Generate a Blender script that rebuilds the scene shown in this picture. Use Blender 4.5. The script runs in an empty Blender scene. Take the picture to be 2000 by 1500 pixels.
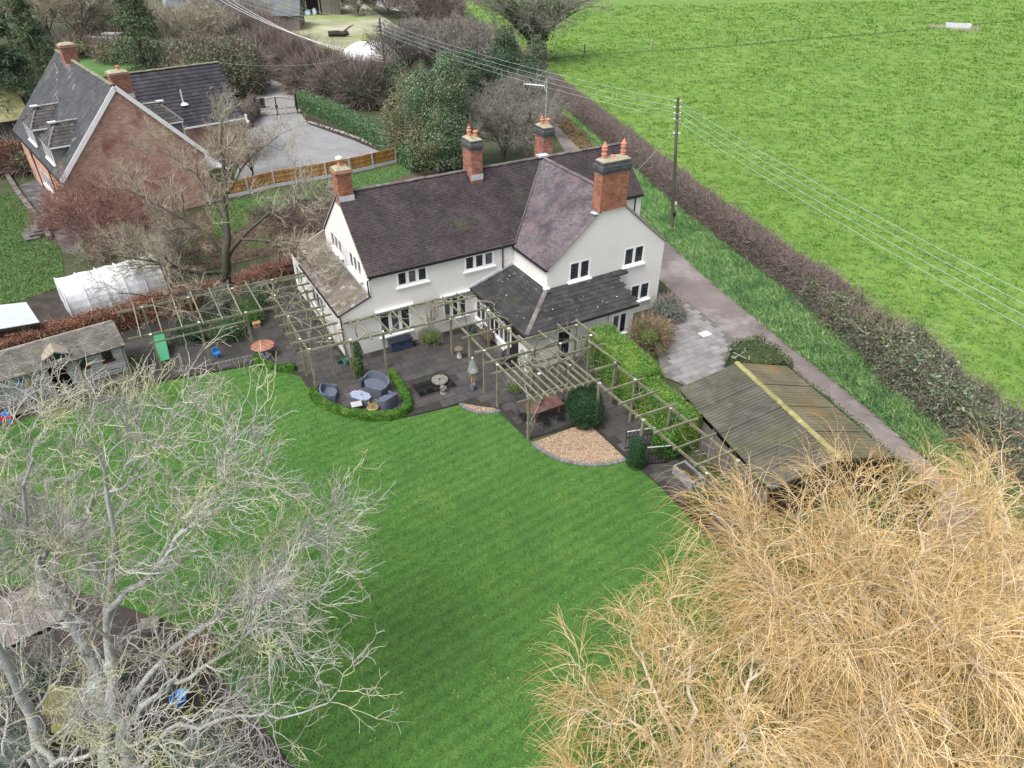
import bpy, bmesh, math, random
import numpy as np
from mathutils import Matrix, Vector

# ------------------------------------------------------------------ camera, sky, sun, exposure
SC = bpy.context.scene
COL = SC.collection
F_PX, PITCH, ROLL, CAM_H = 1380.73, 0.6133, 0.0106, 22.1526
cam_d = bpy.data.cameras.new('camera'); cam = bpy.data.objects.new('camera', cam_d); COL.objects.link(cam)
cam_d.sensor_width = 36.0; cam_d.lens = 36.0 * F_PX / 2000.0; cam_d.clip_start = 0.1; cam_d.clip_end = 5000
cam.matrix_world = Matrix.Translation((0, 0, CAM_H)) @ Matrix.Rotation(math.pi/2 - PITCH, 4, 'X') @ Matrix.Rotation(ROLL, 4, 'Z')
SC.camera = cam
SUN_EL, SUN_AZ = math.radians(60), math.radians(222)      # azimuth clockwise from +Y
world = bpy.data.worlds.new('World'); SC.world = world; world.use_nodes = True
wn = world.node_tree; wn.nodes.clear()
sky = wn.nodes.new('ShaderNodeTexSky'); sky.sky_type = 'NISHITA'; sky.sun_disc = False
sky.sun_elevation = SUN_EL; sky.sun_rotation = SUN_AZ; sky.air_density = 1.0; sky.dust_density = 4.0; sky.ozone_density = 1.0
hsv = wn.nodes.new('ShaderNodeHueSaturation'); hsv.inputs['Saturation'].default_value = 0.30
bg = wn.nodes.new('ShaderNodeBackground'); bg.inputs['Strength'].default_value = 0.13
wo = wn.nodes.new('ShaderNodeOutputWorld')
wn.links.new(sky.outputs[0], hsv.inputs['Color']); wn.links.new(hsv.outputs[0], bg.inputs['Color']); wn.links.new(bg.outputs[0], wo.inputs['Surface'])
sd = bpy.data.lights.new('sun', 'SUN'); sd.energy = 1.5; sd.angle = math.radians(25); sd.color = (1.0, 0.97, 0.93)
so = bpy.data.objects.new('sun', sd); COL.objects.link(so)
_sv = Vector((math.sin(SUN_AZ)*math.cos(SUN_EL), math.cos(SUN_AZ)*math.cos(SUN_EL), math.sin(SUN_EL)))
so.rotation_euler = _sv.to_track_quat('Z', 'Y').to_euler(); so.location = (-30, -10, 60)
SC.view_settings.view_transform = 'Standard'; SC.view_settings.look = 'None'; SC.view_settings.gamma = 1.0
SC.view_settings.use_curve_mapping = False; SC.view_settings.exposure = 0.92
SC.render.engine = 'CYCLES'
try:
    SC.cycles.use_denoising = True; SC.cycles.max_bounces = 6; SC.cycles.diffuse_bounces = 3; SC.cycles.glossy_bounces = 2
    SC.cycles.transparent_max_bounces = 6; SC.cycles.transmission_bounces = 3
except Exception: pass

# ------------------------------------------------------------------ geometry helpers
RNG = np.random.default_rng(7)
A = np.array
def ray(px, py):
    a, b = px-1000, py-750; c, s = math.cos(ROLL), math.sin(ROLL)
    a, b = (c*a+s*b)/F_PX, (-s*a+c*b)/F_PX
    return A([a, math.cos(PITCH)-b*math.sin(PITCH), -math.sin(PITCH)-b*math.cos(PITCH)])
def G(px, py, z=0.0):                 # survey point of the photograph at height z -> metres
    d = ray(px, py); t = (z-CAM_H)/d[2]; return A([0, 0, CAM_H]) + t*d
YAW, HX, HY = 0.5294, -7.8603, 34.6524
_c, _s = math.cos(YAW), math.sin(YAW)
def U(u, v, z=0.0):                   # farmhouse frame (u along the main range, v away) -> metres
    return A([HX+_c*u-_s*v, HY+_s*u+_c*v, z])
UX, VX, ZX = A([_c, _s, 0]), A([-_s, _c, 0]), A([0, 0, 1.0])
def nrm(v):
    v = A(v, float); return v/max(1e-9, np.linalg.norm(v))

class MB:                             # collects faces, builds ONE mesh object
    def __init__(s): s.v = []; s.f = []; s.t = []
    def add(s, vs, fs, t=0.5):
        o = len(s.v); s.v += [tuple(map(float, x)) for x in vs]; s.f += [tuple(o+i for i in f) for f in fs]; s.t += [t]*len(fs); return s
    def box(s, c, X, Y, Z, t=0.5):    # centre, three half-extent vectors
        c, X, Y, Z = A(c, float), A(X, float), A(Y, float), A(Z, float)
        vs = [c+i*X+j*Y+k*Z for i in (-1, 1) for j in (-1, 1) for k in (-1, 1)]
        if np.dot(np.cross(X, Y), Z) < 0: vs = [c-i*X+j*Y+k*Z for i in (-1, 1) for j in (-1, 1) for k in (-1, 1)]
        return s.add(vs, [(0, 1, 3, 2), (4, 6, 7, 5), (0, 4, 5, 1), (2, 3, 7, 6), (0, 2, 6, 4), (1, 5, 7, 3)], t)
    def abox(s, x0, x1, y0, y1, z0, z1, t=0.5):
        return s.box(((x0+x1)/2, (y0+y1)/2, (z0+z1)/2), ((x1-x0)/2, 0, 0), (0, (y1-y0)/2, 0), (0, 0, (z1-z0)/2), t)
    def ubox(s, u0, u1, v0, v1, z0, z1, t=0.5):
        return s.box(U((u0+u1)/2, (v0+v1)/2, (z0+z1)/2), UX*(u1-u0)/2, VX*(v1-v0)/2, ZX*(z1-z0)/2, t)
    def beam(s, p, q, w, h, t=0.5, up=(0, 0, 1)):
        p, q = A(p, float), A(q, float); d = q-p; L = np.linalg.norm(d); d = d/L
        side = np.cross(d, up); n = np.linalg.norm(side)
        side = side/n if n > 1e-6 else A([1.0, 0, 0]); upv = np.cross(side, d)
        return s.box((p+q)/2, d*L/2, side*w/2, upv*h/2, t)
    def prism(s, poly, ext, t=0.5):   # closed polygon (list of 3-D points) swept by ext
        poly = [A(p, float) for p in poly]; ext = A(ext, float); n = len(poly)
        nor = sum((np.cross(poly[i]-poly[0], poly[(i+1) % n]-poly[0]) for i in range(1, n)), A([0., 0, 0]))
        if np.dot(nor, ext) > 0: poly = poly[::-1]
        vs = poly+[p+ext for p in poly]
        fs = [tuple(range(n)), tuple(range(2*n-1, n-1, -1))]+[(i, n+i, n+(i+1) % n, (i+1) % n) for i in range(n)]
        fs = [f if k < 2 else f[::-1] for k, f in enumerate(fs)]
        return s.add(vs, fs, t)
    def poly(s, pts, t=0.5): return s.add(pts, [tuple(range(len(pts)))], t)
    def tube(s, pts, rad, n=8, t=0.5, cap=True):
        pts = [A(p, float) for p in pts]; rad = [rad]*len(pts) if np.isscalar(rad) else list(rad)
        vs, fs = [], []; ref = None
        for i, p in enumerate(pts):
            d = nrm(pts[min(i+1, len(pts)-1)]-pts[max(i-1, 0)])
            if ref is None: ref = np.cross(d, (0, 0, 1)) if abs(d[2]) < 0.9 else np.cross(d, (1, 0, 0))
            ref = nrm(ref-d*np.dot(ref, d)); b = np.cross(d, ref)
            vs += [p+rad[i]*(math.cos(2*math.pi*k/n)*ref+math.sin(2*math.pi*k/n)*b) for k in range(n)]
        for i in range(len(pts)-1):
            for k in range(n): fs.append((i*n+k, i*n+(k+1) % n, (i+1)*n+(k+1) % n, (i+1)*n+k))
        if cap: fs += [tuple(range(n-1, -1, -1)), tuple((len(pts)-1)*n+k for k in range(n))]
        return s.add(vs, fs, t)
    def lathe(s, base, prof, n=16, t=0.5, ax=(0, 0, 1)):   # prof: (radius, height)
        base = A(base, float); vs, fs = [], []
        for r, h in prof: vs += [base+A([r*math.cos(2*math.pi*k/n), r*math.sin(2*math.pi*k/n), h]) for k in range(n)]
        for i in range(len(prof)-1):
            for k in range(n): fs.append((i*n+k, i*n+(k+1) % n, (i+1)*n+(k+1) % n, (i+1)*n+k))
        fs += [tuple(range(n-1, -1, -1)), tuple((len(prof)-1)*n+k for k in range(n))]
        return s.add(vs, fs, t)
    def build(s, name, mat, parent=None, smooth=False, **kw):
        return mkobj(name, np.array(s.v, float).reshape(-1, 3), s.f, mat, parent, smooth, s.t, **kw)

ORG = {}                              # world origin of every object that may parent others
def mkmesh(name, V, F, smooth=False, tint=None):
    me = bpy.data.meshes.new(name); V = np.asarray(V, np.float32)
    if isinstance(F, np.ndarray):
        nf, k = F.shape; loops = F.ravel().astype(np.int32); starts = np.arange(nf, dtype=np.int32)*k
    else:
        ln = np.fromiter((len(f) for f in F), np.int32, len(F)); loops = np.fromiter((i for f in F for i in f), np.int32, int(ln.sum()))
        starts = np.concatenate([[0], np.cumsum(ln)[:-1]]).astype(np.int32); nf = len(F)
    me.vertices.add(len(V)); me.vertices.foreach_set('co', V.ravel())
    me.loops.add(len(loops)); me.loops.foreach_set('vertex_index', loops)
    me.polygons.add(nf); me.polygons.foreach_set('loop_start', starts)
    me.polygons.foreach_set('use_smooth', np.full(nf, bool(smooth)))
    if tint is not None:
        at = me.attributes.new('tint', 'FLOAT', 'FACE'); at.data.foreach_set('value', np.asarray(tint, np.float32))
    me.update(calc_edges=True); return me
def mkobj(name, V, F, mat, parent=None, smooth=False, tint=None, **kw):
    V = np.asarray(V, float)
    if parent is not None: org = ORG[parent.name]
    else:
        org = A([V[:, 0].mean(), V[:, 1].mean(), V[:, 2].min()]) if len(V) else A([0., 0, 0])
        if kw.get('kind') in ('structure', 'stuff'): org = A([0., 0, 0])
    me = mkmesh(name, V-org, F, smooth, tint)
    if mat: me.materials.append(mat)
    return addobj(name, me, parent, org, **kw)
def addobj(name, me, parent, org, **kw):
    o = bpy.data.objects.new(name, me); COL.objects.link(o)
    if parent is not None: o.parent = parent
    else: o.location = org
    ORG[o.name] = A(org, float)
    for k, v in kw.items(): o[k] = v
    return o
def thing(name, loc, label, cat, group=None, rz=0.0):
    o = bpy.data.objects.new(name, None); COL.objects.link(o); o.empty_display_size = 0.2
    o.location = tuple(map(float, loc)); o.rotation_euler = (0, 0, rz); ORG[o.name] = A(loc, float)
    o['label'] = label; o['category'] = cat
    if group: o['group'] = group
    return o
def piece(name, me, parent, pos, rot=(0, 0, 0), scale=None):   # shared-mesh piece at world pos
    o = bpy.data.objects.new(name, me); COL.objects.link(o); o.parent = parent
    o.location = tuple(A(pos, float)-ORG[parent.name]); o.rotation_euler = rot; ORG[o.name] = A(pos, float)
    if scale: o.scale = scale
    return o
def copy_tree(o, loc, rz=0.0, label=None, group=None, parent=None):
    c = o.copy(); COL.objects.link(c)
    if parent is None:
        c.location = tuple(map(float, loc)); c.rotation_euler = (0, 0, rz)
        if label: c['label'] = label
        if group: c['group'] = group
    else: c.parent = parent
    ORG[c.name] = A(loc, float)
    for ch in list(o.children): copy_tree(ch, loc, parent=c)
    return c

# ------------------------------------------------------------------ materials
def new_mat(name):
    m = bpy.data.materials.new(name); m.use_nodes = True; nt = m.node_tree
    return m, nt, nt.nodes, nt.links, nt.nodes['Principled BSDF']
def ramp(n, stops):
    r = n.new('ShaderNodeValToRGB'); e = r.color_ramp.elements
    while len(e) < len(stops): e.new(0.5)
    for el, (p, c) in zip(e, stops): el.position = p; el.color = (*c, 1) if len(c) == 3 else c
    return r
def coords(n, l, scale=(1, 1, 1), obj=False, rot=(0, 0, 0)):
    if obj: tc = n.new('ShaderNodeTexCoord'); out = tc.outputs['Object']
    else: g = n.new('ShaderNodeNewGeometry'); out = g.outputs['Position']
    mp = n.new('ShaderNodeMapping'); mp.inputs['Scale'].default_value = scale; mp.inputs['Rotation'].default_value = rot
    l.new(out, mp.inputs[0]); return mp.outputs[0]
def noise(n, l, vec, scale, detail=4, rough=0.6, dist=0.0):
    t = n.new('ShaderNodeTexNoise'); t.inputs['Scale'].default_value = scale; t.inputs['Detail'].default_value = detail
    t.inputs['Roughness'].default_value = rough; t.inputs['Distortion'].default_value = dist
    l.new(vec, t.inputs['Vector']); return t.outputs['Fac']
def mix(n, l, fac, a, b, mode='MIX'):
    m = n.new('ShaderNodeMix'); m.data_type = 'RGBA'; m.blend_type = mode
    for sock, val in ((m.inputs[0], fac), (m.inputs[6], a), (m.inputs[7], b)):
        if isinstance(val, (int, float)): sock.default_value = val
        elif isinstance(val, tuple): sock.default_value = (*val, 1) if len(val) == 3 else val
        else: l.new(val, sock)
    return m.outputs[2]
def bump(n, l, p, h, strength, dist=0.02):
    b = n.new('ShaderNodeBump'); b.inputs['Strength'].default_value = strength; b.inputs['Distance'].default_value = dist
    l.new(h, b.inputs['Height']); l.new(b.outputs[0], p.inputs['Normal'])
# general surface: two to four colours over noise, optional blotches, per-face tint or per-object random
def surf(name, stops, scale=3.0, detail=6, rough=0.85, bmp=0.3, bscale=None, bdist=0.02, tint=0.0, rnd=0.0, stain=None, stain_scale=0.6,
         stain_at=0.55, stain_w=0.12, stretch=(1, 1, 1), rot=(0, 0, 0), obj=False, metal=0.0, spec=0.4, stain2=None, nrough=0.6):
    m, nt, n, l, p = new_mat(name)
    vec = coords(n, l, stretch, obj, rot)
    r = ramp(n, [(0.30+0.40*i/max(1, len(stops)-1), c) for i, c in enumerate(stops)])
    l.new(noise(n, l, vec, scale, detail, nrough), r.inputs[0]); c = r.outputs[0]
    if tint:
        a = n.new('ShaderNodeAttribute'); a.attribute_name = 'tint'
        mr = n.new('ShaderNodeMapRange'); mr.inputs['To Min'].default_value = 1-tint; mr.inputs['To Max'].default_value = 1+tint; l.new(a.outputs['Fac'], mr.inputs[0])
        c = mix(n, l, 1.0, c, mr.outputs[0], 'MULTIPLY')
    if rnd:
        a = n.new('ShaderNodeObjectInfo'); mr = n.new('ShaderNodeMapRange'); mr.inputs['To Min'].default_value = 1-rnd; mr.inputs['To Max'].default_value = 1+rnd
        l.new(a.outputs['Random'], mr.inputs[0]); c = mix(n, l, 1.0, c, mr.outputs[0], 'MULTIPLY')
    for k, st in enumerate([stain, stain2]):
        if st:
            v2 = coords(n, l, (1, 1, 1), obj); sr = ramp(n, [(stain_at+0.02*k, (0, 0, 0)), (min(1, stain_at+stain_w), (1, 1, 1))])
            l.new(noise(n, l, v2, stain_scale*(1+1.7*k), 8, 0.7), sr.inputs[0]); c = mix(n, l, sr.outputs[0], c, st)
    l.new(c, p.inputs['Base Color']); p.inputs['Roughness'].default_value = rough; p.inputs['Metallic'].default_value = metal
    p.inputs['Specular IOR Level'].default_value = spec
    if bmp: bump(n, l, p, noise(n, l, vec, bscale or scale*4, 5, 0.65), bmp, bdist)
    return m
def leafmat(name, stops, rough=0.65, patch=None, patch_scale=0.5, trans=0.0):
    m, nt, n, l, p = new_mat(name)
    a = n.new('ShaderNodeAttribute'); a.attribute_name = 'tint'
    r = ramp(n, [(i/max(1, len(stops)-1), c) for i, c in enumerate(stops)]); l.new(a.outputs['Fac'], r.inputs[0]); c = r.outputs[0]
    if patch:
        vec = coords(n, l); pr = ramp(n, [(0.48, (0, 0, 0)), (0.62, (1, 1, 1))]); l.new(noise(n, l, vec, patch_scale, 4), pr.inputs[0])
        c = mix(n, l, pr.outputs[0], c, mix(n, l, 0.75, c, patch))
    l.new(c, p.inputs['Base Color']); p.inputs['Roughness'].default_value = rough; p.inputs['Specular IOR Level'].default_value = 0.25
    return m
def plain(name, c, rough=0.5, metal=0.0, spec=0.4, var=0.12, scale=6.0, **kw):
    return surf(name, [tuple(x*(1-var) for x in c), c, tuple(min(1, x*(1+var)) for x in c)], scale=scale, rough=rough, metal=metal, spec=spec, bmp=kw.pop('bmp', 0.1), **kw)
def glassmat(name, c=(0.012, 0.014, 0.018)):
    m, nt, n, l, p = new_mat(name)
    vec = coords(n, l, (1, 1, 1)); r = ramp(n, [(0.35, c), (0.6, tuple(x*2.2 for x in c)), (0.72, (0.10, 0.10, 0.105))])
    l.new(noise(n, l, vec, 2.2, 3, 0.5), r.inputs[0]); l.new(r.outputs[0], p.inputs['Base Color'])
    p.inputs['Roughness'].default_value = 0.04; p.inputs['Specular IOR Level'].default_value = 0.55
    return m

# ------------------------------------------------------------------ batch builders for foliage, twigs and strands
def unit(n, rng):
    v = rng.normal(size=(n, 3)); return v/np.linalg.norm(v, axis=1, keepdims=True)
def leaf_arrays(P, size, rng, tint=None, asp=0.55, nor=None, flat=0.0):
    N = len(P); d = unit(N, rng)
    if nor is not None: d = d - (1-flat)*0.7*nor*np.sum(d*nor, 1, keepdims=True); d /= np.linalg.norm(d, axis=1, keepdims=True)+1e-9
    e = np.cross(d, unit(N, rng)); e /= np.linalg.norm(e, axis=1, keepdims=True)+1e-9
    s = size*rng.uniform(0.6, 1.35, (N, 1))
    V = np.stack([P-d*s*0.5, P+e*s*asp*0.5, P+d*s*0.5, P-e*s*asp*0.5], 1).reshape(-1, 3)
    F = np.arange(4*N).reshape(N, 4)
    if tint is None: tint = rng.uniform(0, 1, N)
    return V, F, tint
def tube_arrays(P, R, k=3):           # P (N,n,3), R (N,n)
    N, n, _ = P.shape
    d = np.empty_like(P); d[:, 1:-1] = P[:, 2:]-P[:, :-2]; d[:, 0] = P[:, 1]-P[:, 0]; d[:, -1] = P[:, -1]-P[:, -2]
    d /= np.linalg.norm(d, axis=2, keepdims=True)+1e-9
    ref = np.where(np.abs(d[:, :1, 2:3]) < 0.85, A([0, 0, 1.0]), A([1.0, 0.2, 0]))
    ref = np.broadcast_to(ref, d.shape); a = np.cross(d, ref); a /= np.linalg.norm(a, axis=2, keepdims=True)+1e-9
    b = np.cross(d, a)
    th = 2*np.pi*np.arange(k)/k
    V = P[:, :, None, :]+R[:, :, None, None]*(np.cos(th)[None, None, :, None]*a[:, :, None, :]+np.sin(th)[None, None, :, None]*b[:, :, None, :])
    V = V.reshape(-1, 3)
    idx = np.arange(N*n*k).reshape(N, n, k)
    q = np.stack([idx[:, :-1, :], np.roll(idx, -1, 2)[:, :-1, :], np.roll(idx, -1, 2)[:, 1:, :], idx[:, 1:, :]], -1).reshape(-1, 4)
    return V, q
def ribbon_arrays(P, Q, w, rng):      # straight flat twigs from P to Q
    N = len(P); d = Q-P; e = np.cross(d, unit(N, rng)); e /= np.linalg.norm(e, axis=1, keepdims=True)+1e-9
    w = np.broadcast_to(np.asarray(w, float).reshape(-1, 1), (N, 1))
    V = np.stack([P-e*w/2, P+e*w/2, Q+e*w/5, Q-e*w/5], 1).reshape(-1, 3)
    return V, np.arange(4*N).reshape(N, 4)
def join(parts):                      # list of (V,F,tint) with equal face size
    Vs, Fs, Ts, o = [], [], [], 0
    for V, F, t in parts: Vs.append(V); Fs.append(F+o); Ts.append(np.broadcast_to(t, (len(F),)) if np.isscalar(t) else t); o += len(V)
    return np.concatenate(Vs), np.concatenate(Fs), np.concatenate(Ts)
def grow(start, dirs, length, n, rng, wig=0.25, trop=(0, 0, 0.0)):
    N = len(start); P = np.empty((N, n, 3)); P[:, 0] = start; d = dirs.copy(); step = (length/(n-1)).reshape(-1, 1)
    for i in range(1, n):
        d = d+rng.normal(scale=wig, size=(N, 3))+A(trop); d /= np.linalg.norm(d, axis=1, keepdims=True)+1e-9
        P[:, i] = P[:, i-1]+d*step
    return P
def children(P, R, k, rng, t0=0.25, t1=1.0, ang=(0.5, 1.1), up=0.15, out=None, outw=0.0):
    N, n, _ = P.shape
    t = rng.uniform(t0, t1, (N, k)); t[:, 0] = rng.uniform(0.92, 1.0, N)
    f = t*(n-1); i = np.minimum(f.astype(int), n-2); fr = (f-i)[..., None]
    rows = np.arange(N)[:, None]
    S = P[rows, i]*(1-fr)+P[rows, i+1]*fr; T = P[rows, i+1]-P[rows, i]; T /= np.linalg.norm(T, axis=2, keepdims=True)+1e-9
    r = R[rows, i]*(1-fr[..., 0])+R[rows, i+1]*fr[..., 0]
    S, T, r, t = S.reshape(-1, 3), T.reshape(-1, 3), r.reshape(-1), t.reshape(-1)
    a = rng.uniform(ang[0], ang[1], len(S)); a[::k] *= 0.4
    x = unit(len(S), rng); x -= T*np.sum(x*T, 1, keepdims=True); x /= np.linalg.norm(x, axis=1, keepdims=True)+1e-9
    D = T*np.cos(a)[:, None]+x*np.sin(a)[:, None]+A([0, 0, up])
    if out is not None: o = S-A(out); o /= np.linalg.norm(o, axis=1, keepdims=True)+1e-9; D = D+o*outw
    D /= np.linalg.norm(D, axis=1, keepdims=True)+1e-9
    return S, D, r, t
def resample(pts, n):
    pts = A(pts, float); s = np.concatenate([[0], np.cumsum(np.linalg.norm(np.diff(pts, axis=0), axis=1))]); x = np.linspace(0, s[-1], n)
    # smooth by Catmull-like interpolation over the polyline
    q = np.stack([np.interp(x, s, pts[:, k]) for k in range(3)], 1)
    for _ in range(2): q[1:-1] = (q[:-2]+2*q[1:-1]+q[2:])/4
    return q
# ================================================================== THE SETTING
def sheet(name, pts, z, mat, **kw):
    V = A([[p[0], p[1], z] for p in pts]); kw.setdefault('kind', 'structure')
    a = 0.5*sum(V[i, 0]*V[(i+1) % len(V), 1]-V[(i+1) % len(V), 0]*V[i, 1] for i in range(len(V)))
    if a < 0: V = V[::-1]
    return mkobj(name, V, [tuple(range(len(V)))], mat, **kw)
def PX(*pts): return [G(*p) for p in pts]
def UV(*pts): return [U(*p) for p in pts]
def inside(P, poly):
    P = np.atleast_2d(P); poly = A([p[:2] for p in poly]); x, y = P[:, 0], P[:, 1]; c = np.zeros(len(P), bool); j = len(poly)-1
    for i in range(len(poly)):
        xi, yi = poly[i]; xj, yj = poly[j]
        with np.errstate(divide='ignore', invalid='ignore'):
            c ^= ((yi > y) != (yj > y)) & (x < (xj-xi)*(y-yi)/(yj-yi+1e-12)+xi)
        j = i
    return c
def offset(pts, d):
    pts = A([p[:2] for p in pts]); t = np.gradient(pts, axis=0); t /= np.linalg.norm(t, axis=1, keepdims=True); n = np.stack([t[:, 1], -t[:, 0]], 1)
    return pts+n*d
def rs2(pts, step):
    pts = A([p[:2] for p in pts]); s = np.concatenate([[0], np.cumsum(np.linalg.norm(np.diff(pts, axis=0), axis=1))]); k = max(3, int(s[-1]/step))
    x = np.linspace(0, s[-1], k); q = np.stack([np.interp(x, s, pts[:, i]) for i in range(2)], 1)
    for _ in range(3): q[1:-1] = (q[:-2]+2*q[1:-1]+q[2:])/4
    return q

M = {}
M['ground'] = surf('rough_ground', [(0.030, 0.040, 0.018), (0.050, 0.065, 0.025), (0.075, 0.075, 0.040)], scale=0.35, stain=(0.055, 0.040, 0.028), stain_scale=0.15, bmp=0.6, bscale=3)
M['lawn'] = surf('lawn_turf', [(0.037, 0.098, 0.019), (0.053, 0.144, 0.025), (0.067, 0.164, 0.028), (0.106, 0.190, 0.039)], scale=0.55, detail=10, nrough=0.75,
                 stain=(0.042, 0.125, 0.022), stain_scale=1.1, stain_at=0.52, bmp=0.8, bscale=30, bdist=0.03, stretch=(1, 0.75, 1), rot=(0, 0, 0.9))
def stripes(m, ang, wl, amt):
    nt = m.node_tree; n, l = nt.nodes, nt.links; p = n['Principled BSDF']; src = p.inputs['Base Color'].links[0].from_socket
    w = n.new('ShaderNodeTexWave'); w.inputs['Scale'].default_value = 1.0; w.inputs['Distortion'].default_value = 1.2; w.inputs['Detail'].default_value = 2; w.inputs['Detail Scale'].default_value = 0.5
    l.new(coords(n, l, (0.314/wl*2, )*3, rot=(0, 0, ang)), w.inputs['Vector']); mr = n.new('ShaderNodeMapRange'); mr.inputs['To Min'].default_value = 1-amt; mr.inputs['To Max'].default_value = 1+amt; l.new(w.outputs['Fac'], mr.inputs[0])
    l.new(mix(n, l, 1.0, src, mr.outputs[0], 'MULTIPLY'), p.inputs['Base Color'])
stripes(M['lawn'], 0.95, 1.1, 0.10)
M['field'] = surf('pasture', [(0.073, 0.147, 0.018), (0.111, 0.218, 0.030), (0.145, 0.259, 0.039), (0.204, 0.295, 0.065)], scale=0.12, detail=12, nrough=0.78,
                  stain=(0.062, 0.15, 0.02), stain_scale=0.9, stain_at=0.50, bmp=0.6, bscale=2.2, bdist=0.2, stretch=(0.6, 1, 1), stain2=(0.16, 0.17, 0.07))
M['verge'] = surf('verge_turf', [(0.068, 0.180, 0.034), (0.127, 0.298, 0.061), (0.186, 0.373, 0.086)], scale=0.7, detail=8, bmp=0.8, bscale=8, bdist=0.1)
M['nlawn'] = surf('neighbour_turf', [(0.041, 0.114, 0.024), (0.068, 0.162, 0.038), (0.099, 0.190, 0.057)], scale=0.5, detail=9, stain=(0.09, 0.10, 0.04), stain_scale=0.4, bmp=0.6, bscale=12)
M['lane'] = surf('lane_tarmac', [(0.111, 0.089, 0.085), (0.159, 0.133, 0.127), (0.204, 0.178, 0.169)], scale=0.35, detail=8, rough=0.62, stain=(0.25, 0.225, 0.215), stain_scale=0.28, stain_at=0.5, bmp=0.25, bscale=40, bdist=0.01)
M['drive'] = surf('drive_gravel_tarmac', [(0.172, 0.172, 0.180), (0.228, 0.228, 0.236), (0.284, 0.280, 0.276)], scale=0.6, detail=10, nrough=0.75, rough=0.75, stain=(0.33, 0.315, 0.285), stain_scale=0.22, stain_at=0.60, bmp=0.4, bscale=30)
M['soil'] = surf('dark_soil', [(0.020, 0.016, 0.013), (0.040, 0.031, 0.026), (0.065, 0.052, 0.042)], scale=1.6, bmp=0.8, bscale=9, bdist=0.06)
M['litter'] = surf('leaf_litter', [(0.045, 0.030, 0.022), (0.085, 0.058, 0.044), (0.12, 0.095, 0.07)], scale=1.3, stain=(0.055, 0.095, 0.03), stain_scale=0.35, stain_at=0.52, bmp=0.8, bscale=10, bdist=0.05)
M['patio_base'] = surf('patio_joint_bed', [(0.022, 0.020, 0.018), (0.038, 0.034, 0.031)], scale=3, bmp=0.3)
M['slab'] = surf('dark_paving_slab', [(0.040, 0.037, 0.037), (0.062, 0.057, 0.056), (0.088, 0.080, 0.077)], scale=0.9, detail=9, rnd=0.10, rough=0.6, stain=(0.040, 0.050, 0.026), stain_scale=0.55, stain_at=0.55, bmp=0.3, bscale=20)
M['slab2'] = surf('pale_paving_slab', [(0.170, 0.162, 0.162), (0.225, 0.215, 0.212), (0.281, 0.270, 0.264)], scale=1.2, detail=9, rnd=0.12, rough=0.65, stain=(0.14, 0.132, 0.125), stain_scale=0.5, bmp=0.3, bscale=20)
M['gravel'] = surf('tan_gravel', [(0.18, 0.11, 0.07), (0.36, 0.25, 0.16), (0.52, 0.40, 0.28)], scale=22, detail=3, bmp=1.0, bscale=28, bdist=0.04)
M['edge_brick'] = surf('grey_block', [(0.15, 0.14, 0.15), (0.21, 0.20, 0.205)], scale=8, rnd=0.25, rough=0.8)
M['water'] = plain('pond_water', (0.006, 0.007, 0.006), rough=0.05, spec=0.5, bmp=0.02)
M['yard'] = surf('farmyard_ground', [(0.18, 0.175, 0.10), (0.32, 0.31, 0.22), (0.42, 0.40, 0.30)], scale=0.12, detail=8, stain=(0.20, 0.245, 0.075), stain_scale=0.07, stain_at=0.48, bmp=0.4, bscale=4)
M['track'] = surf('track_gravel', [(0.22, 0.205, 0.20), (0.31, 0.29, 0.28), (0.38, 0.36, 0.34)], scale=0.4, detail=7, stain=(0.16, 0.15, 0.12), stain_scale=0.3, bmp=0.3)

# grass blades as real single-triangle faces
M['blade'] = leafmat('grass_blade', [(0.032, 0.090, 0.016), (0.056, 0.151, 0.025), (0.078, 0.187, 0.035), (0.144, 0.231, 0.065)], patch=(0.09, 0.145, 0.034), patch_scale=0.45)
M['fblade'] = leafmat('pasture_blade', [(0.048, 0.116, 0.013), (0.097, 0.223, 0.026), (0.145, 0.295, 0.039), (0.261, 0.386, 0.095)], patch=(0.15, 0.23, 0.06), patch_scale=0.3)
M['vblade'] = leafmat('verge_blade', [(0.084, 0.173, 0.053), (0.175, 0.338, 0.106), (0.257, 0.427, 0.158), (0.444, 0.526, 0.330)], patch=(0.085, 0.20, 0.085), patch_scale=0.5)
def blades(P, h, w, rng, lean=0.6, tint=None, dirn=None):
    N = len(P); a = rng.uniform(0, 2*np.pi, N); h = h*rng.uniform(0.5, 1.4, N); w = w*rng.uniform(0.6, 1.4, N)
    e = np.stack([np.cos(a), np.sin(a), np.zeros(N)], 1); l = rng.normal(scale=lean, size=(N, 2))
    if dirn is not None: l = l+A(dirn)
    top = P+np.stack([l[:, 0]*h, l[:, 1]*h, h], 1)
    V = np.stack([P-e*w[:, None]/2, P+e*w[:, None]/2, top], 1).reshape(-1, 3)
    return V, np.arange(3*N).reshape(N, 3), rng.uniform(0, 1, N) if tint is None else tint
def scatter(poly, n, rng, z=0.0, fn=None):
    poly2 = A([p[:2] for p in poly]); lo, hi = poly2.min(0), poly2.max(0); out = []; got = 0
    while got < n:
        q = rng.uniform(lo, hi, (n*2, 2))
        if fn is not None: q = q[rng.uniform(0, 1, len(q)) < fn(q)]
        q = q[inside(q, poly2)]; out.append(q); got += len(q)
    q = np.concatenate(out)[:n]; return np.column_stack([q, np.full(n, z)])

# ---- wide ground sheet
sheet('ground', [(-1500, -900), (1500, -900), (1500, 2200), (-1500, 2200)], -0.03, M['ground'])

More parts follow.
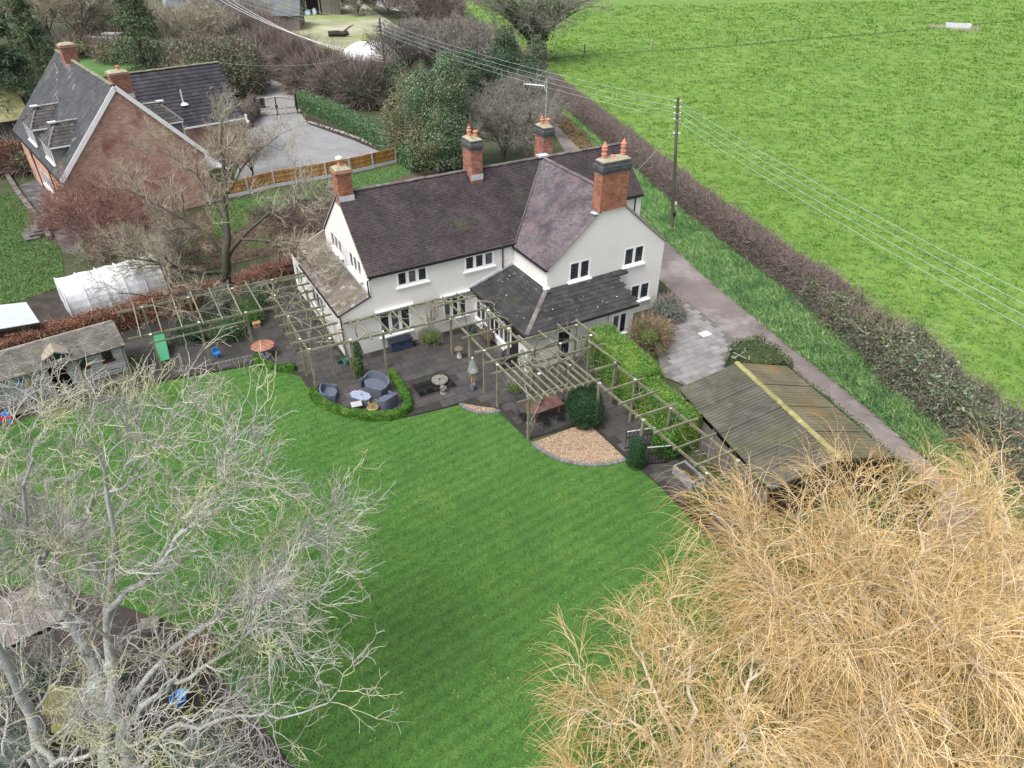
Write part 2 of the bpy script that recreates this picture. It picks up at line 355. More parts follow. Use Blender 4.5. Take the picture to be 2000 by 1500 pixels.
# ---- field, hedge line, verge, lane
HEDGE = rs2([(24.6, 21.5), (23.2, 25.5), (22.6, 28.5), (21.6, 33.6), (19.9, 40.9), (17.9, 47.0), (16.6, 51.4), (14.6, 58.5), (12.4, 68.0), (9.4, 80), (6.4, 92), (4.6, 99)], 1.0)
field_poly = [tuple(p) for p in offset(HEDGE, 0.2)]+[tuple(G(1000, 70)[:2]), tuple(G(930, 35)[:2]), tuple(G(850, -10)[:2]), (-60, 420), (900, 420), (900, -60), (40, -60)]
sheet('field', [(x, y, 0) for x, y in field_poly], -0.012, M['field'])
LANE_FAR = rs2([(22.2, 16), (21.2, 20.5), (19.97, 24.96), (18.71, 29.5), (16.73, 34.9), (13.86, 43.23), (12.3, 48.6), (10.58, 55.42), (9.2, 63), (8.6, 72), (7.6, 80), (5.4, 90), (2.4, 101), (-2, 115), (-8, 131), (-14, 150)], 1.0)
LANE_NEAR = offset(LANE_FAR, -3.3)
sheet('lane', list(map(tuple, LANE_FAR))+list(map(tuple, LANE_NEAR[::-1])), 0.004, M['lane'])
verge_poly = [tuple(p) for p in offset(LANE_FAR[:int(len(LANE_FAR)*0.72)], -0.05)]+[tuple(p) for p in offset(HEDGE, -0.2)[::-1]]
verge_poly = [tuple(p) for p in offset(LANE_FAR, -0.02) if p[1] < 98]+[tuple(p) for p in offset(HEDGE, 0.3)[::-1]]
sheet('verge', verge_poly, -0.002, M['verge'])

# ---- lawn
lawn_px = [(-160, 905), (60, 815), (180, 797), (255, 775), (320, 746), (500, 713), (590, 736), (612, 776), (645, 800), (700, 820), (760, 823), (808, 813), (900, 791), (925, 803), (950, 803),
           (970, 799), (1030, 860), (1060, 885), (1100, 900), (1150, 905), (1222, 896), (1290, 952), (1335, 1002), (1440, 1120), (1500, 1330), (1480, 1640), (540, 1640), (575, 1500), (520, 1425), (440, 1335), (400, 1250), (330, 1215), (140, 1150), (-160, 1140)]
lawn_poly = PX(*lawn_px)
sheet('lawn', lawn_poly, 0.004, M['lawn'])
def lawn_w(q): return np.clip((30.0/np.hypot(q[:, 1]+4, 16))**2, 0.25, 1)
P = scatter(lawn_poly, 230000, RNG, 0.004, lawn_w)
V, F, T = blades(P, 0.055, 0.028, RNG, lean=0.8, dirn=(0.25, -0.15)); mkobj('lawn_grass', V, F, M['blade'], tint=T, kind='stuff', label='short bright green mown grass of the garden lawn', category='grass')

stripes(M['blade'], 0.95, 1.1, 0.10)
# ---- field tussocks: lumps of blades, denser close by
def field_w(q): return np.clip((42.0/np.hypot(q[:, 0], q[:, 1]))**2, 0.02, 1)
near_field = [tuple(p) for p in offset(HEDGE, 1.6)]+[(2.5, 112), (-10, 150), (-16, 175), (190, 215), (105, 60), (42, 18), (27, 16)]
C = scatter(near_field, 30000, RNG, -0.012, field_w)
k = 9; P = np.repeat(C, k, 0); dist = np.hypot(P[:, 0], P[:, 1]); P[:, :2] += RNG.normal(scale=0.16, size=(len(P), 2))*(dist/55)[:, None]
tt = np.clip(np.repeat(0.22+0.68*RNG.beta(2, 2.2, len(C)), k)+RNG.normal(scale=0.10, size=len(P)), 0, 1)
V, F, T = blades(P, 0.12*np.sqrt(dist/55), 0.06*dist/55, RNG, lean=0.9, tint=tt, dirn=(-0.5, -0.2)); mkobj('field_grass', V, F, M['fblade'], tint=T, kind='stuff', label='tufty bright pasture grass filling the field beyond the hedge', category='grass')
# ---- verge grass, long and leaning
P = scatter(verge_poly, 90000, RNG, 0.0, lambda q: np.clip((34/np.hypot(q[:, 0], q[:, 1]))**2, 0.05, 1))
V, F, T = blades(P, 0.26, 0.05, RNG, lean=0.55, dirn=(-0.55, -0.25)); mkobj('verge_grass', V, F, M['vblade'], tint=T, kind='stuff', label='long pale green grass leaning along the lane verge', category='grass')

# ---- patio: bed, slabs one by one
patio_uv = [(-17.5, 4.4), (-11.3, 2.85), (-6.5, 2.0), (-4.6, -0.45), (-4.62, -2.6), (-4.0, -4.3), (-3.2, -5.6), (-1.8, -6.4), (-0.6, -6.7), (1.95, -6.95), (3.3, -8.2), (3.45, -11.2), (6.8, -11.5), (6.85, -14.6), (7.0, -17), (6.85, -21.0), (9.1, -21.0), (9.6, -10), (13.6, -7.0), (13.6, -3.75), (9.1, -3.75), (9.1, 0.0), (-1.8, 0.0), (-1.8, 12), (-17.5, 8.2)]
patio_poly = UV(*patio_uv)
patio = sheet('patio', patio_poly, 0.040, M['patio_base'])
ORG[patio.name] = A([0., 0, 0])
POND = (0.35, 2.45, -5.42, -4.22)
def slab_field(base, poly_uv, us, vs, w, d, gap, mat, z, name='slab', skip=None, jitter=0.004, limit=300, bond=True):
    me = bpy.data.meshes.new(name); mb = MB(); a, b = (w-gap)/2, (d-gap)/2; e = 0.008
    mb.add([(-a, -b, 0), (a, -b, 0), (a, b, 0), (-a, b, 0), (-a+e, -b+e, 0.045), (a-e, -b+e, 0.045), (a-e, b-e, 0.045), (-a+e, b-e, 0.045)],
           [(0, 1, 5, 4), (1, 2, 6, 5), (2, 3, 7, 6), (3, 0, 4, 7), (4, 5, 6, 7)])
    me = mkmesh(name, mb.v, mb.f); me.materials.append(mat); cnt = 0; cand = []
    for r, v in enumerate(np.arange(vs[0], vs[1], d)):
        for u in np.arange(us[0]+(w/2 if bond and r % 2 else 0), us[1], w):
            cs = [(u+i*w*0.49, v+j*d*0.49) for i in (-1, 1) for j in (-1, 1)]
            if not inside(A(cs), poly_uv).all(): continue
            if skip and any(skip(*c) for c in cs+[(u, v)]): continue
            P = U(u, v, z); cand.append((np.hypot(P[0], P[1]), u, v))
    cand.sort()
    for _, u, v in cand[:limit]:
        P = U(u, v, z+random.uniform(0, 0.004))
        piece(name, me, base, P, (random.gauss(0, jitter*0.4), random.gauss(0, jitter*0.4), YAW+random.gauss(0, 0.003)))
    if len(cand) > limit:
        mb = MB()
        for _, u, v in cand[limit:]: mb.ubox(u-a, u+a, v-b, v+b, z, z+0.045, random.random())
        mb.build(name+'s_beyond', mat, base, kind='stuff')
random.seed(3)
def patio_skip(u, v):
    if POND[0]-0.05 < u < POND[1]+0.05 and POND[2]-0.05 < v < POND[3]+0.05: return True
    if -0.5 < v < 0 and u > 0 and u < 6: return True
    return False
slab_field(patio, patio_uv, (-17, 14), (-20.8, 8), 0.75, 0.62, 0.016, M['slab'], 0.004, skip=patio_skip)
pond = sheet('pond_water', UV((POND[0], POND[2]), (POND[1], POND[2]), (POND[1], POND[3]), (POND[0], POND[3])), 0.046, M['water'])
# ---- gravel beds with block edging
blk = MB(); blk.abox(-0.055, 0.055, -0.10, 0.10, 0, 0.06); blkme = mkmesh('edging_block', blk.v, blk.f); blkme.materials.append(M['edge_brick'])
M['stone'] = leafmat('gravel_stone', [(0.20, 0.12, 0.075), (0.38, 0.26, 0.17), (0.52, 0.41, 0.30), (0.60, 0.53, 0.44)])
for nm, (cu, cv), r, a0, a1, lab in [('gravel_bed', (3.42, -6.98), 1.42, 180, 270, 'small quarter-round bed of tan gravel by the patio'), ('gravel_bed', (6.8, -11.5), 3.15, 180, 270, 'large quarter-round bed of tan gravel beside the lawn')]:
    arc = [(cu+r*math.cos(math.radians(a)), cv+r*math.sin(math.radians(a))) for a in np.linspace(a0, a1, 24)]
    bed = sheet(nm, UV((cu, cv), *arc), 0.012, M['gravel'], label=lab); ORG[bed.name] = A([0., 0, 0])
    P = scatter(UV((cu, cv), *arc), int(1400*r*r*0.785), RNG, 0.02); V, F, T = leaf_arrays(P, 0.05, RNG, asp=0.8); mkobj('gravel_stones', V, F, M['stone'], bed, tint=T, kind='stuff')
    nb = int(r*math.radians(a1-a0)/0.125)
    for i in range(nb):
        a = math.radians(a0+(a1-a0)*(i+0.5)/nb); piece('edging_block', blkme, bed, U(cu+(r+0.08)*math.cos(a), cv+(r+0.08)*math.sin(a), 0.0), (0, 0, YAW+a+math.pi/2+random.gauss(0, 0.02)))
# ---- strip of small setts between walkway and lawn path
setts = sheet('sett_strip', UV((-10.6, 3.18), (-4.9, 2.75), (-4.9, 2.95), (-10.6, 3.38)), 0.056, M['soil']); ORG[setts.name] = A([0., 0, 0])
M['sett'] = surf('pale_sett', [(0.10, 0.095, 0.09), (0.16, 0.15, 0.14)], scale=5, rnd=0.25)
sb = MB(); sb.abox(-0.075, 0.075, -0.085, 0.085, 0, 0.03); sme = mkmesh('sett', sb.v, sb.f); sme.materials.append(M['sett'])
for i in range(30):
    t = (i+0.5)/30; piece('sett', sme, setts, U(-10.6+5.7*t, 3.28-0.43*t, 0.042), (0, 0, YAW-0.075+random.gauss(0, 0.05)))
# ---- forecourt paving by the lane
fore_uv_px = [(1300, 596), (1345, 590), (1432, 662), (1428, 720), (1352, 760), (1290, 735), (1285, 690), (1312, 640)]
def toUV(P): d = A(P[:2])-A([HX, HY]); return (float(d@UX[:2]), float(d@VX[:2]))
fore_uv = [toUV(G(*p)) for p in fore_uv_px]
fore = sheet('forecourt_paving', [U(*p) for p in fore_uv], 0.050, surf('forecourt_joints', [(0.10, 0.095, 0.085), (0.15, 0.14, 0.13)], scale=3)); ORG[fore.name] = A([0., 0, 0])
slab_field(fore, fore_uv, (10, 20), (-15, 0), 0.62, 0.47, 0.014, M['slab2'], 0.012, name='paving_slab')
# ---- neighbour's ground, drive, track, yard, soil beds
sheet('neighbour_driveway', PX((476, 302), (478, 262), (505, 230), (583, 221), (622, 240), (690, 268), (762, 300), (740, 322), (640, 342), (538, 362), (480, 378), (440, 385)), 0.004, M['drive'])
sheet('farm_track', PX((505, 231), (498, 190), (500, 168), (480, 150), (470, 140), (498, 138), (520, 150), (560, 168), (600, 195), (583, 222)), 0.002, M['track'])
sheet('neighbour_lawn', PX((-120, 600), (0, 598), (128, 560), (120, 500), (95, 440), (60, 395), (30, 375), (0, 380), (-200, 400)), 0.002, M['nlawn'])
sheet('far_lawn', PX((140, 118), (230, 95), (260, 110), (270, 155), (200, 160)), 0.004, M['nlawn'])
sheet('neighbour_terrace', PX((95, 440), (30, 365), (90, 345), (170, 440), (150, 500), (122, 490)), 0.012, surf('terrace_dark', [(0.055, 0.05, 0.055), (0.10, 0.092, 0.098), (0.20, 0.19, 0.19)], scale=1.4, detail=9, rough=0.5))
sheet('farmyard', PX((560, 10), (700, 0), (790, 60), (770, 110), (720, 120), (690, 95), (640, 100), (575, 70), (545, 40)), 0.002, M['yard'])
sheet('far_track', PX((690, -12), (790, -12), (800, 25), (755, 18)), 0.003, M['track'])
sheet('rear_garden', PX((405, 405), (776, 322), (850, 335), (700, 470), (600, 480), (440, 520), (330, 540), (240, 560), (200, 520)), 0.002, M['litter'])
sheet('rear_lawn', PX((412, 402), (776, 322), (830, 325), (700, 385), (640, 385), (560, 400), (500, 415), (470, 450), (420, 470)), 0.006, M['nlawn'])
sheet('soil_bed', PX((20, 600), (125, 555), (330, 560), (440, 540), (480, 560), (250, 620), (100, 640), (0, 660)), 0.006, M['soil'])
sheet('play_area', PX((-200, 1150), (140, 1152), (330, 1217), (400, 1252), (440, 1337), (520, 1427), (575, 1502), (545, 1660), (-200, 1660)), 0.002, M['soil'])
sheet('willow_soil', PX((1335, 1003), (1400, 960), (1500, 960), (1900, 900), (2300, 1000), (2300, 1700), (1480, 1700), (1500, 1330), (1440, 1120)), 0.000, surf('dark_grass', [(0.02, 0.045, 0.012), (0.035, 0.07, 0.018), (0.06, 0.06, 0.03)], scale=1.0, bmp=0.6))  # dark green and brown grassy ground under the willows
sheet('leaf_strewn_verge', PX((1130, 290), (1078, 235), (1098, 222), (1150, 262), (1215, 330), (1200, 345)), 0.008, surf('fallen_leaves', [(0.10, 0.065, 0.04), (0.16, 0.11, 0.065), (0.11, 0.12, 0.055), (0.20, 0.15, 0.10)], scale=3.5, detail=8, bmp=0.8, bscale=6))
ft = rs2([G(1058, 116), G(1141, 107), G(1270, 100), G(1437, 89), G(1579, 76), G(1709, 66), G(1840, 54), G(1920, 46), G(2010, 37)], 2.0)
sheet('cattle_path', list(map(tuple, offset(ft, 0.55)))+list(map(tuple, offset(ft, -0.55)[::-1])), 0.0, surf('trodden_grass', [(0.035, 0.085, 0.014), (0.06, 0.125, 0.022)], scale=1.5))
M['nblade'] = leafmat('neighbour_blade', [(0.05, 0.10, 0.03), (0.08, 0.15, 0.045), (0.11, 0.175, 0.06), (0.16, 0.20, 0.09)], patch=(0.10, 0.115, 0.05), patch_scale=0.5)
P = np.concatenate([scatter(PX((-60, 600), (0, 598), (128, 560), (120, 500), (95, 440), (60, 395), (30, 375), (0, 380), (-60, 390)), 26000, RNG, 0.0), scatter(PX((412, 402), (776, 322), (830, 325), (700, 385), (640, 385), (560, 400), (500, 415), (470, 450), (420, 470)), 12000, RNG, 0.0)])
V, F, T = blades(P, 0.10, 0.06, RNG, lean=0.8); mkobj('rough_grass', V, F, M['nblade'], tint=T, kind='stuff', label='rough grass of the neighbouring and rear lawns', category='grass')
M['litterleaf'] = leafmat('brown_litter_leaf', [(0.09, 0.05, 0.03), (0.17, 0.10, 0.055), (0.25, 0.17, 0.10), (0.10, 0.14, 0.05)])
P = scatter(PX((1130, 290), (1078, 235), (1098, 222), (1150, 262), (1215, 330), (1200, 345)), 5000, RNG, 0.03); V, F, T = leaf_arrays(P, 0.20, RNG, nor=np.tile(A([0, 0, 1.0]), (5000, 1))); mkobj('leaf_litter', V, F, M['litterleaf'], tint=T, kind='stuff', label='brown fallen leaves beside the lane behind the house', category='leaves')
P = scatter(PX((405, 405), (640, 400), (640, 470), (600, 480), (440, 520), (330, 540), (240, 560), (200, 520)), 6000, RNG, 0.03); V, F, T = leaf_arrays(P, 0.14, RNG, nor=np.tile(A([0, 0, 1.0]), (6000, 1))); mkobj('leaf_litter', V, F, M['litterleaf'], tint=T, kind='stuff', label='brown leaf litter under the spreading mossy tree', category='leaves')
# ================================================================== BUILDING KIT
from mathutils.geometry import tessellate_polygon
class Frame:
    def __init__(s, x, y, yaw): s.o = A([x, y, 0.]); s.x = A([math.cos(yaw), math.sin(yaw), 0]); s.y = A([-math.sin(yaw), math.cos(yaw), 0]); s.yaw = yaw
    def __call__(s, u, v, z=0.0): return s.o+s.x*u+s.y*v+ZX*z
    def box(s, mb, u0, u1, v0, v1, z0, z1, t=0.5): return mb.box(s((u0+u1)/2, (v0+v1)/2, (z0+z1)/2), s.x*(u1-u0)/2, s.y*(v1-v0)/2, ZX*(z1-z0)/2, t)
HF = Frame(HX, HY, YAW)
def wall_mb(mb, O, a, outer, holes, inward, depth=0.12):
    """wall in the plane O + a*s + z*ZX, polygon with rectangular openings, real reveals"""
    def P(s, z): return A(O, float)+a*s+ZX*z
    loops = [[Vector((s, z, 0)) for s, z in outer]]+[[Vector((h[0], h[2], 0)), Vector((h[0], h[3], 0)), Vector((h[1], h[3], 0)), Vector((h[1], h[2], 0))] for h in holes]
    flat = [(v.x, v.y) for lp in loops for v in lp]
    mb.add([P(*q) for q in flat], [tuple(t) for t in tessellate_polygon(loops)])
    for s0, s1, z0, z1 in holes:
        c = [P(s0, z0), P(s1, z0), P(s1, z1), P(s0, z1)]; d = [x+inward*depth for x in c]
        mb.add(c+d, [(i, (i+1) % 4, 4+(i+1) % 4, 4+i) for i in range(4)])
    return mb
def window(parent, O, a, n, s0, s1, z0, z1, lights=2, frame=0.09, mframe=None, mglass=None, sill=True, lead=0, depth=0.025, transom=False, name='window', sillw=0.06, door=False):
    """n: outward normal.  frame part > pane, glazing_bars, sill"""
    O = A(O, float); mb = MB(); W = s1-s0; c = lambda s, z, d=0.0: O+a*s+ZX*z-n*d
    def bar(sa, sb, za, zb, d0=depth-0.03, d1=depth+0.05): mb.box((c((sa+sb)/2, (za+zb)/2, (d0+d1)/2)), a*(sb-sa)/2, n*(d1-d0)/2, ZX*(zb-za)/2)
    bar(s0, s1, z0, z0+frame); bar(s0, s1, z1-frame, z1); bar(s0, s0+frame, z0+frame, z1-frame); bar(s1-frame, s1, z0+frame, z1-frame)
    xs = np.linspace(s0+frame*0.5, s1-frame*0.5, lights+1)
    for x in xs[1:-1]: bar(x-frame*0.7, x+frame*0.7, z0+frame, z1-frame)
    if transom: bar(s0+frame, s1-frame, z1-0.45, z1-0.45+frame*0.8)
    w = mb.build(name, mframe or M['white_pvc'], parent)
    for i in range(lights):
        p = MB(); p.box(c((xs[i]+xs[i+1])/2, (z0+z1)/2, depth+0.02), a*((xs[i+1]-xs[i])/2-frame*0.4), n*0.006, ZX*((z1-z0)/2-frame*0.6)); p.build('pane', mglass or (M['glass'] if (i+int(s0*7)) % 3 else M['curtain']), w)
    if lead:
        g = MB()
        for i in range(lights):
            for k in range(1, lead): x = xs[i]+(xs[i+1]-xs[i])*k/lead; g.box(c(x, (z0+z1)/2, depth+0.008), a*0.006, n*0.004, ZX*((z1-z0)/2-frame))
            nz = max(2, int((z1-z0)/0.2))
            for k in range(1, nz): z = z0+(z1-z0)*k/nz; g.box(c((xs[i]+xs[i+1])/2, z, depth+0.007), a*((xs[i+1]-xs[i])/2-frame*0.5), n*0.004, ZX*0.006)
        g.build('glazing_bars', M['lead_came'], w)
    if sill:
        q = MB(); q.box(c((s0+s1)/2, z0-0.04, -sillw/2+0.01), a*(W/2+0.07), n*(sillw/2+0.05), ZX*0.04); q.build('sill', mframe or M['white_pvc'], w)
    return w
def tile_slope(O, a, s, L, S, gauge, tw, rng, keep=None, lift=0.030, base=0.010, jit=0.003, bond=True):
    """overlapping tiles laid row by row on the plane O + a*x + s*y; returns arrays"""
    a, s = nrm(a), nrm(s); n = np.cross(a, s); n = n if n[2] > 0 else -n
    rows = int(math.ceil(S/gauge)); cols = int(math.ceil(L/tw))+1
    I, J = np.meshgrid(np.arange(rows), np.arange(cols), indexing='ij'); I, J = I.ravel(), J.ravel()
    x0 = J*tw-(np.where(I % 2 == 1, tw/2, 0.0) if bond else 0); x1 = np.minimum(x0+tw*0.982, L); x0 = np.maximum(x0, 0); y0 = I*gauge; y1 = np.minimum(y0+gauge*1.08, S)
    ok = (x1-x0 > tw*0.12) & (y1 > y0+0.01); x0, x1, y0, y1 = x0[ok], x1[ok], y0[ok], y1[ok]
    C = A(O)+np.outer((x0+x1)/2, a)+np.outer((y0+y1)/2, s)
    if keep is not None: k = keep(C); x0, x1, y0, y1, C = x0[k], x1[k], y0[k], y1[k], C[k]
    N = len(x0); h = lift+base+rng.normal(scale=jit, size=N); sk = rng.normal(scale=jit, size=N)
    def pt(x, y, z): return A(O)+np.outer(x, a)+np.outer(y, s)+np.outer(z, n)
    yy = y0+rng.normal(scale=jit, size=N)
    V = np.stack([pt(x0, yy, h+sk), pt(x1, yy, h-sk), pt(x1, y1, np.full(N, base)), pt(x0, y1, np.full(N, base)),
                  pt(x0, yy, h*0-0.005), pt(x1, yy, h*0-0.005), pt(x1, y1, h*0-0.005), pt(x0, y1, h*0-0.005)], 1).reshape(-1, 3)
    b = np.arange(N)[:, None]*8
    F = np.concatenate([b+A([0, 1, 2, 3]), b+A([4, 5, 1, 0]), b+A([5, 6, 2, 1]), b+A([7, 4, 0, 3])], 0)
    t = np.tile(np.clip(rng.normal(0.5, 0.2, N), 0, 1), 4)
    return V, F, t
def brick_face(O, a, L, Hh, n, rng, bl=0.225, bh=0.075, keep=None, proud=0.008):
    rows = int(Hh/bh); cols = int(L/bl)+2
    I, J = np.meshgrid(np.arange(rows), np.arange(cols), indexing='ij'); I, J = I.ravel(), J.ravel()
    x0 = J*bl-np.where(I % 2 == 1, bl/2, 0); x1 = np.minimum(x0+bl-0.012, L); x0 = np.maximum(x0, 0); ok = x1-x0 > 0.03
    x0, x1, z0 = x0[ok], x1[ok], I[ok]*bh; z1 = z0+bh-0.012
    if keep is not None: k = keep((x0+x1)/2, (z0+z1)/2); x0, x1, z0, z1 = x0[k], x1[k], z0[k], z1[k]
    N = len(x0); pr = proud+rng.uniform(-0.002, 0.003, N)
    def pt(x, z, d): return A(O, float)+np.outer(x, a)+np.outer(z, ZX)+np.outer(d, n)
    zr = np.zeros(N)
    V = np.stack([pt(x0, z0, pr), pt(x1, z0, pr), pt(x1, z1, pr), pt(x0, z1, pr), pt(x0, z0, zr), pt(x1, z0, zr), pt(x1, z1, zr), pt(x0, z1, zr)], 1).reshape(-1, 3)
    b = np.arange(N)[:, None]*8
    F = np.concatenate([b+A([0, 1, 2, 3]), b+A([4, 5, 1, 0]), b+A([3, 2, 6, 7]), b+A([5, 6, 2, 1]), b+A([7, 4, 0, 3])], 0)
    return V, F, np.tile(np.clip(rng.normal(0.5, 0.22, N), 0, 1), 5)
def brick_stack(part_of, fr, u0, u1, v0, v1, z0, z1, mbrick, name='brickwork', core='mortar'):
    mb = MB(); fr.box(mb, u0, u1, v0, v1, z0, z1); st = mb.build('stack', M[core], part_of)
    parts = [brick_face(fr(u0, v0, z0), fr.x, u1-u0, z1-z0, -fr.y, RNG), brick_face(fr(u0, v1, z0), -fr.y, v1-v0, z1-z0, -fr.x, RNG),
             brick_face(fr(u1, v0, z0), fr.y, v1-v0, z1-z0, fr.x, RNG), brick_face(fr(u1, v1, z0), -fr.x, u1-u0, z1-z0, fr.y, RNG)]
    V, F, T = join(parts); mkobj(name, V, F, mbrick, st, tint=T, kind='stuff'); return st

M['white_pvc'] = plain('white_frame', (0.86, 0.87, 0.88), rough=0.35, var=0.03)
M['glass'] = glassmat('window_glass')
M['curtain'] = glassmat('curtained_glass', (0.075, 0.075, 0.08)); M['lead_came'] = plain('lead_came', (0.10, 0.10, 0.11), rough=0.5)
M['cream'] = surf('cream_render', [(0.70, 0.685, 0.655), (0.735, 0.72, 0.69), (0.755, 0.742, 0.715)], scale=0.6, detail=5, rough=0.9, bmp=0.15, bscale=30, bdist=0.006)
M['tile'] = surf('plain_clay_tile', [(0.035, 0.027, 0.031), (0.052, 0.041, 0.044), (0.071, 0.055, 0.057)], scale=0.9, detail=8, rough=0.50, tint=0.38, stain=(0.070, 0.080, 0.042), stain_scale=0.55, stain_at=0.60, stain2=(0.11, 0.07, 0.07), bmp=0.35, bscale=25, spec=0.45)
M['tile_wing'] = surf('sky_sheen_clay_tile', [(0.086, 0.072, 0.083), (0.127, 0.109, 0.121), (0.167, 0.146, 0.157)], scale=0.9, detail=8, rough=0.45, tint=0.42, stain=(0.062, 0.050, 0.057), stain_scale=0.35, stain_at=0.52, stain2=(0.18, 0.125, 0.125), bmp=0.35, bscale=25, spec=0.5)  # paler mauve than the main roof: sky sheen put into the wing tile colour
M['deck'] = plain('roof_underlay', (0.03, 0.026, 0.026), rough=0.9)
M['conc_tile'] = surf('dark_concrete_tile', [(0.023, 0.023, 0.024), (0.034, 0.034, 0.035), (0.048, 0.046, 0.045)], scale=1.2, rnd=0.28, rough=0.6, stain=(0.050, 0.058, 0.030), stain_scale=0.6, stain_at=0.56, stain2=(0.10, 0.10, 0.09), bmp=0.35, bscale=25)
M['mossy_tile'] = surf('mossy_brown_tile', [(0.086, 0.072, 0.061), (0.137, 0.115, 0.097), (0.187, 0.158, 0.137)], scale=1.0, tint=0.3, rough=0.75, stain=(0.13, 0.125, 0.055), stain_scale=0.7, stain_at=0.53, stain2=(0.36, 0.34, 0.32), bmp=0.4, bscale=25)
M['ridge'] = surf('ridge_tile', [(0.10, 0.085, 0.085), (0.16, 0.14, 0.135)], scale=2, rnd=0.3, rough=0.7, stain=(0.20, 0.20, 0.18), stain_scale=1.5)
M['brick'] = surf('orange_red_brick', [(0.243, 0.092, 0.056), (0.324, 0.135, 0.081), (0.373, 0.189, 0.123)], scale=2.5, tint=0.35, rough=0.85, stain=(0.16, 0.075, 0.05), stain_scale=0.9, stain_at=0.58, bmp=0.3, bscale=40)
M['brick_dull'] = surf('weathered_red_brick', [(0.209, 0.089, 0.065), (0.304, 0.131, 0.097), (0.361, 0.189, 0.140)], scale=2.5, tint=0.4, rough=0.9, stain=(0.13, 0.10, 0.07), stain_scale=1.2, stain_at=0.56, bmp=0.3, bscale=40)
M['blue_brick'] = surf('blue_black_brick', [(0.045, 0.048, 0.052), (0.075, 0.08, 0.085), (0.11, 0.115, 0.115)], scale=3, tint=0.3, rough=0.7, stain=(0.10, 0.11, 0.07), stain_scale=1.6, bmp=0.3, bscale=40)
M['mortar'] = plain('mortar', (0.30, 0.22, 0.17), rough=0.95)
M['mortar_dark'] = plain('dark_mortar', (0.12, 0.115, 0.11), rough=0.95)
M['flaunch'] = surf('flaunching', [(0.26, 0.24, 0.17), (0.38, 0.35, 0.25)], scale=5, stain=(0.16, 0.16, 0.07), stain_scale=3, bmp=0.4)
M['terracotta'] = surf('terracotta_pot', [(0.48, 0.19, 0.12), (0.58, 0.27, 0.18)], scale=6, rough=0.8, stain=(0.25, 0.12, 0.09), stain_scale=4)
M['lead'] = surf('lead_flashing', [(0.36, 0.39, 0.43), (0.48, 0.51, 0.55), (0.58, 0.61, 0.64)], scale=3, rough=0.5, bmp=0.15)
M['black_plastic'] = plain('black_gutter', (0.015, 0.015, 0.017), rough=0.35)
M['alu'] = plain('aerial_metal', (0.62, 0.62, 0.62), rough=0.35, metal=0.6)

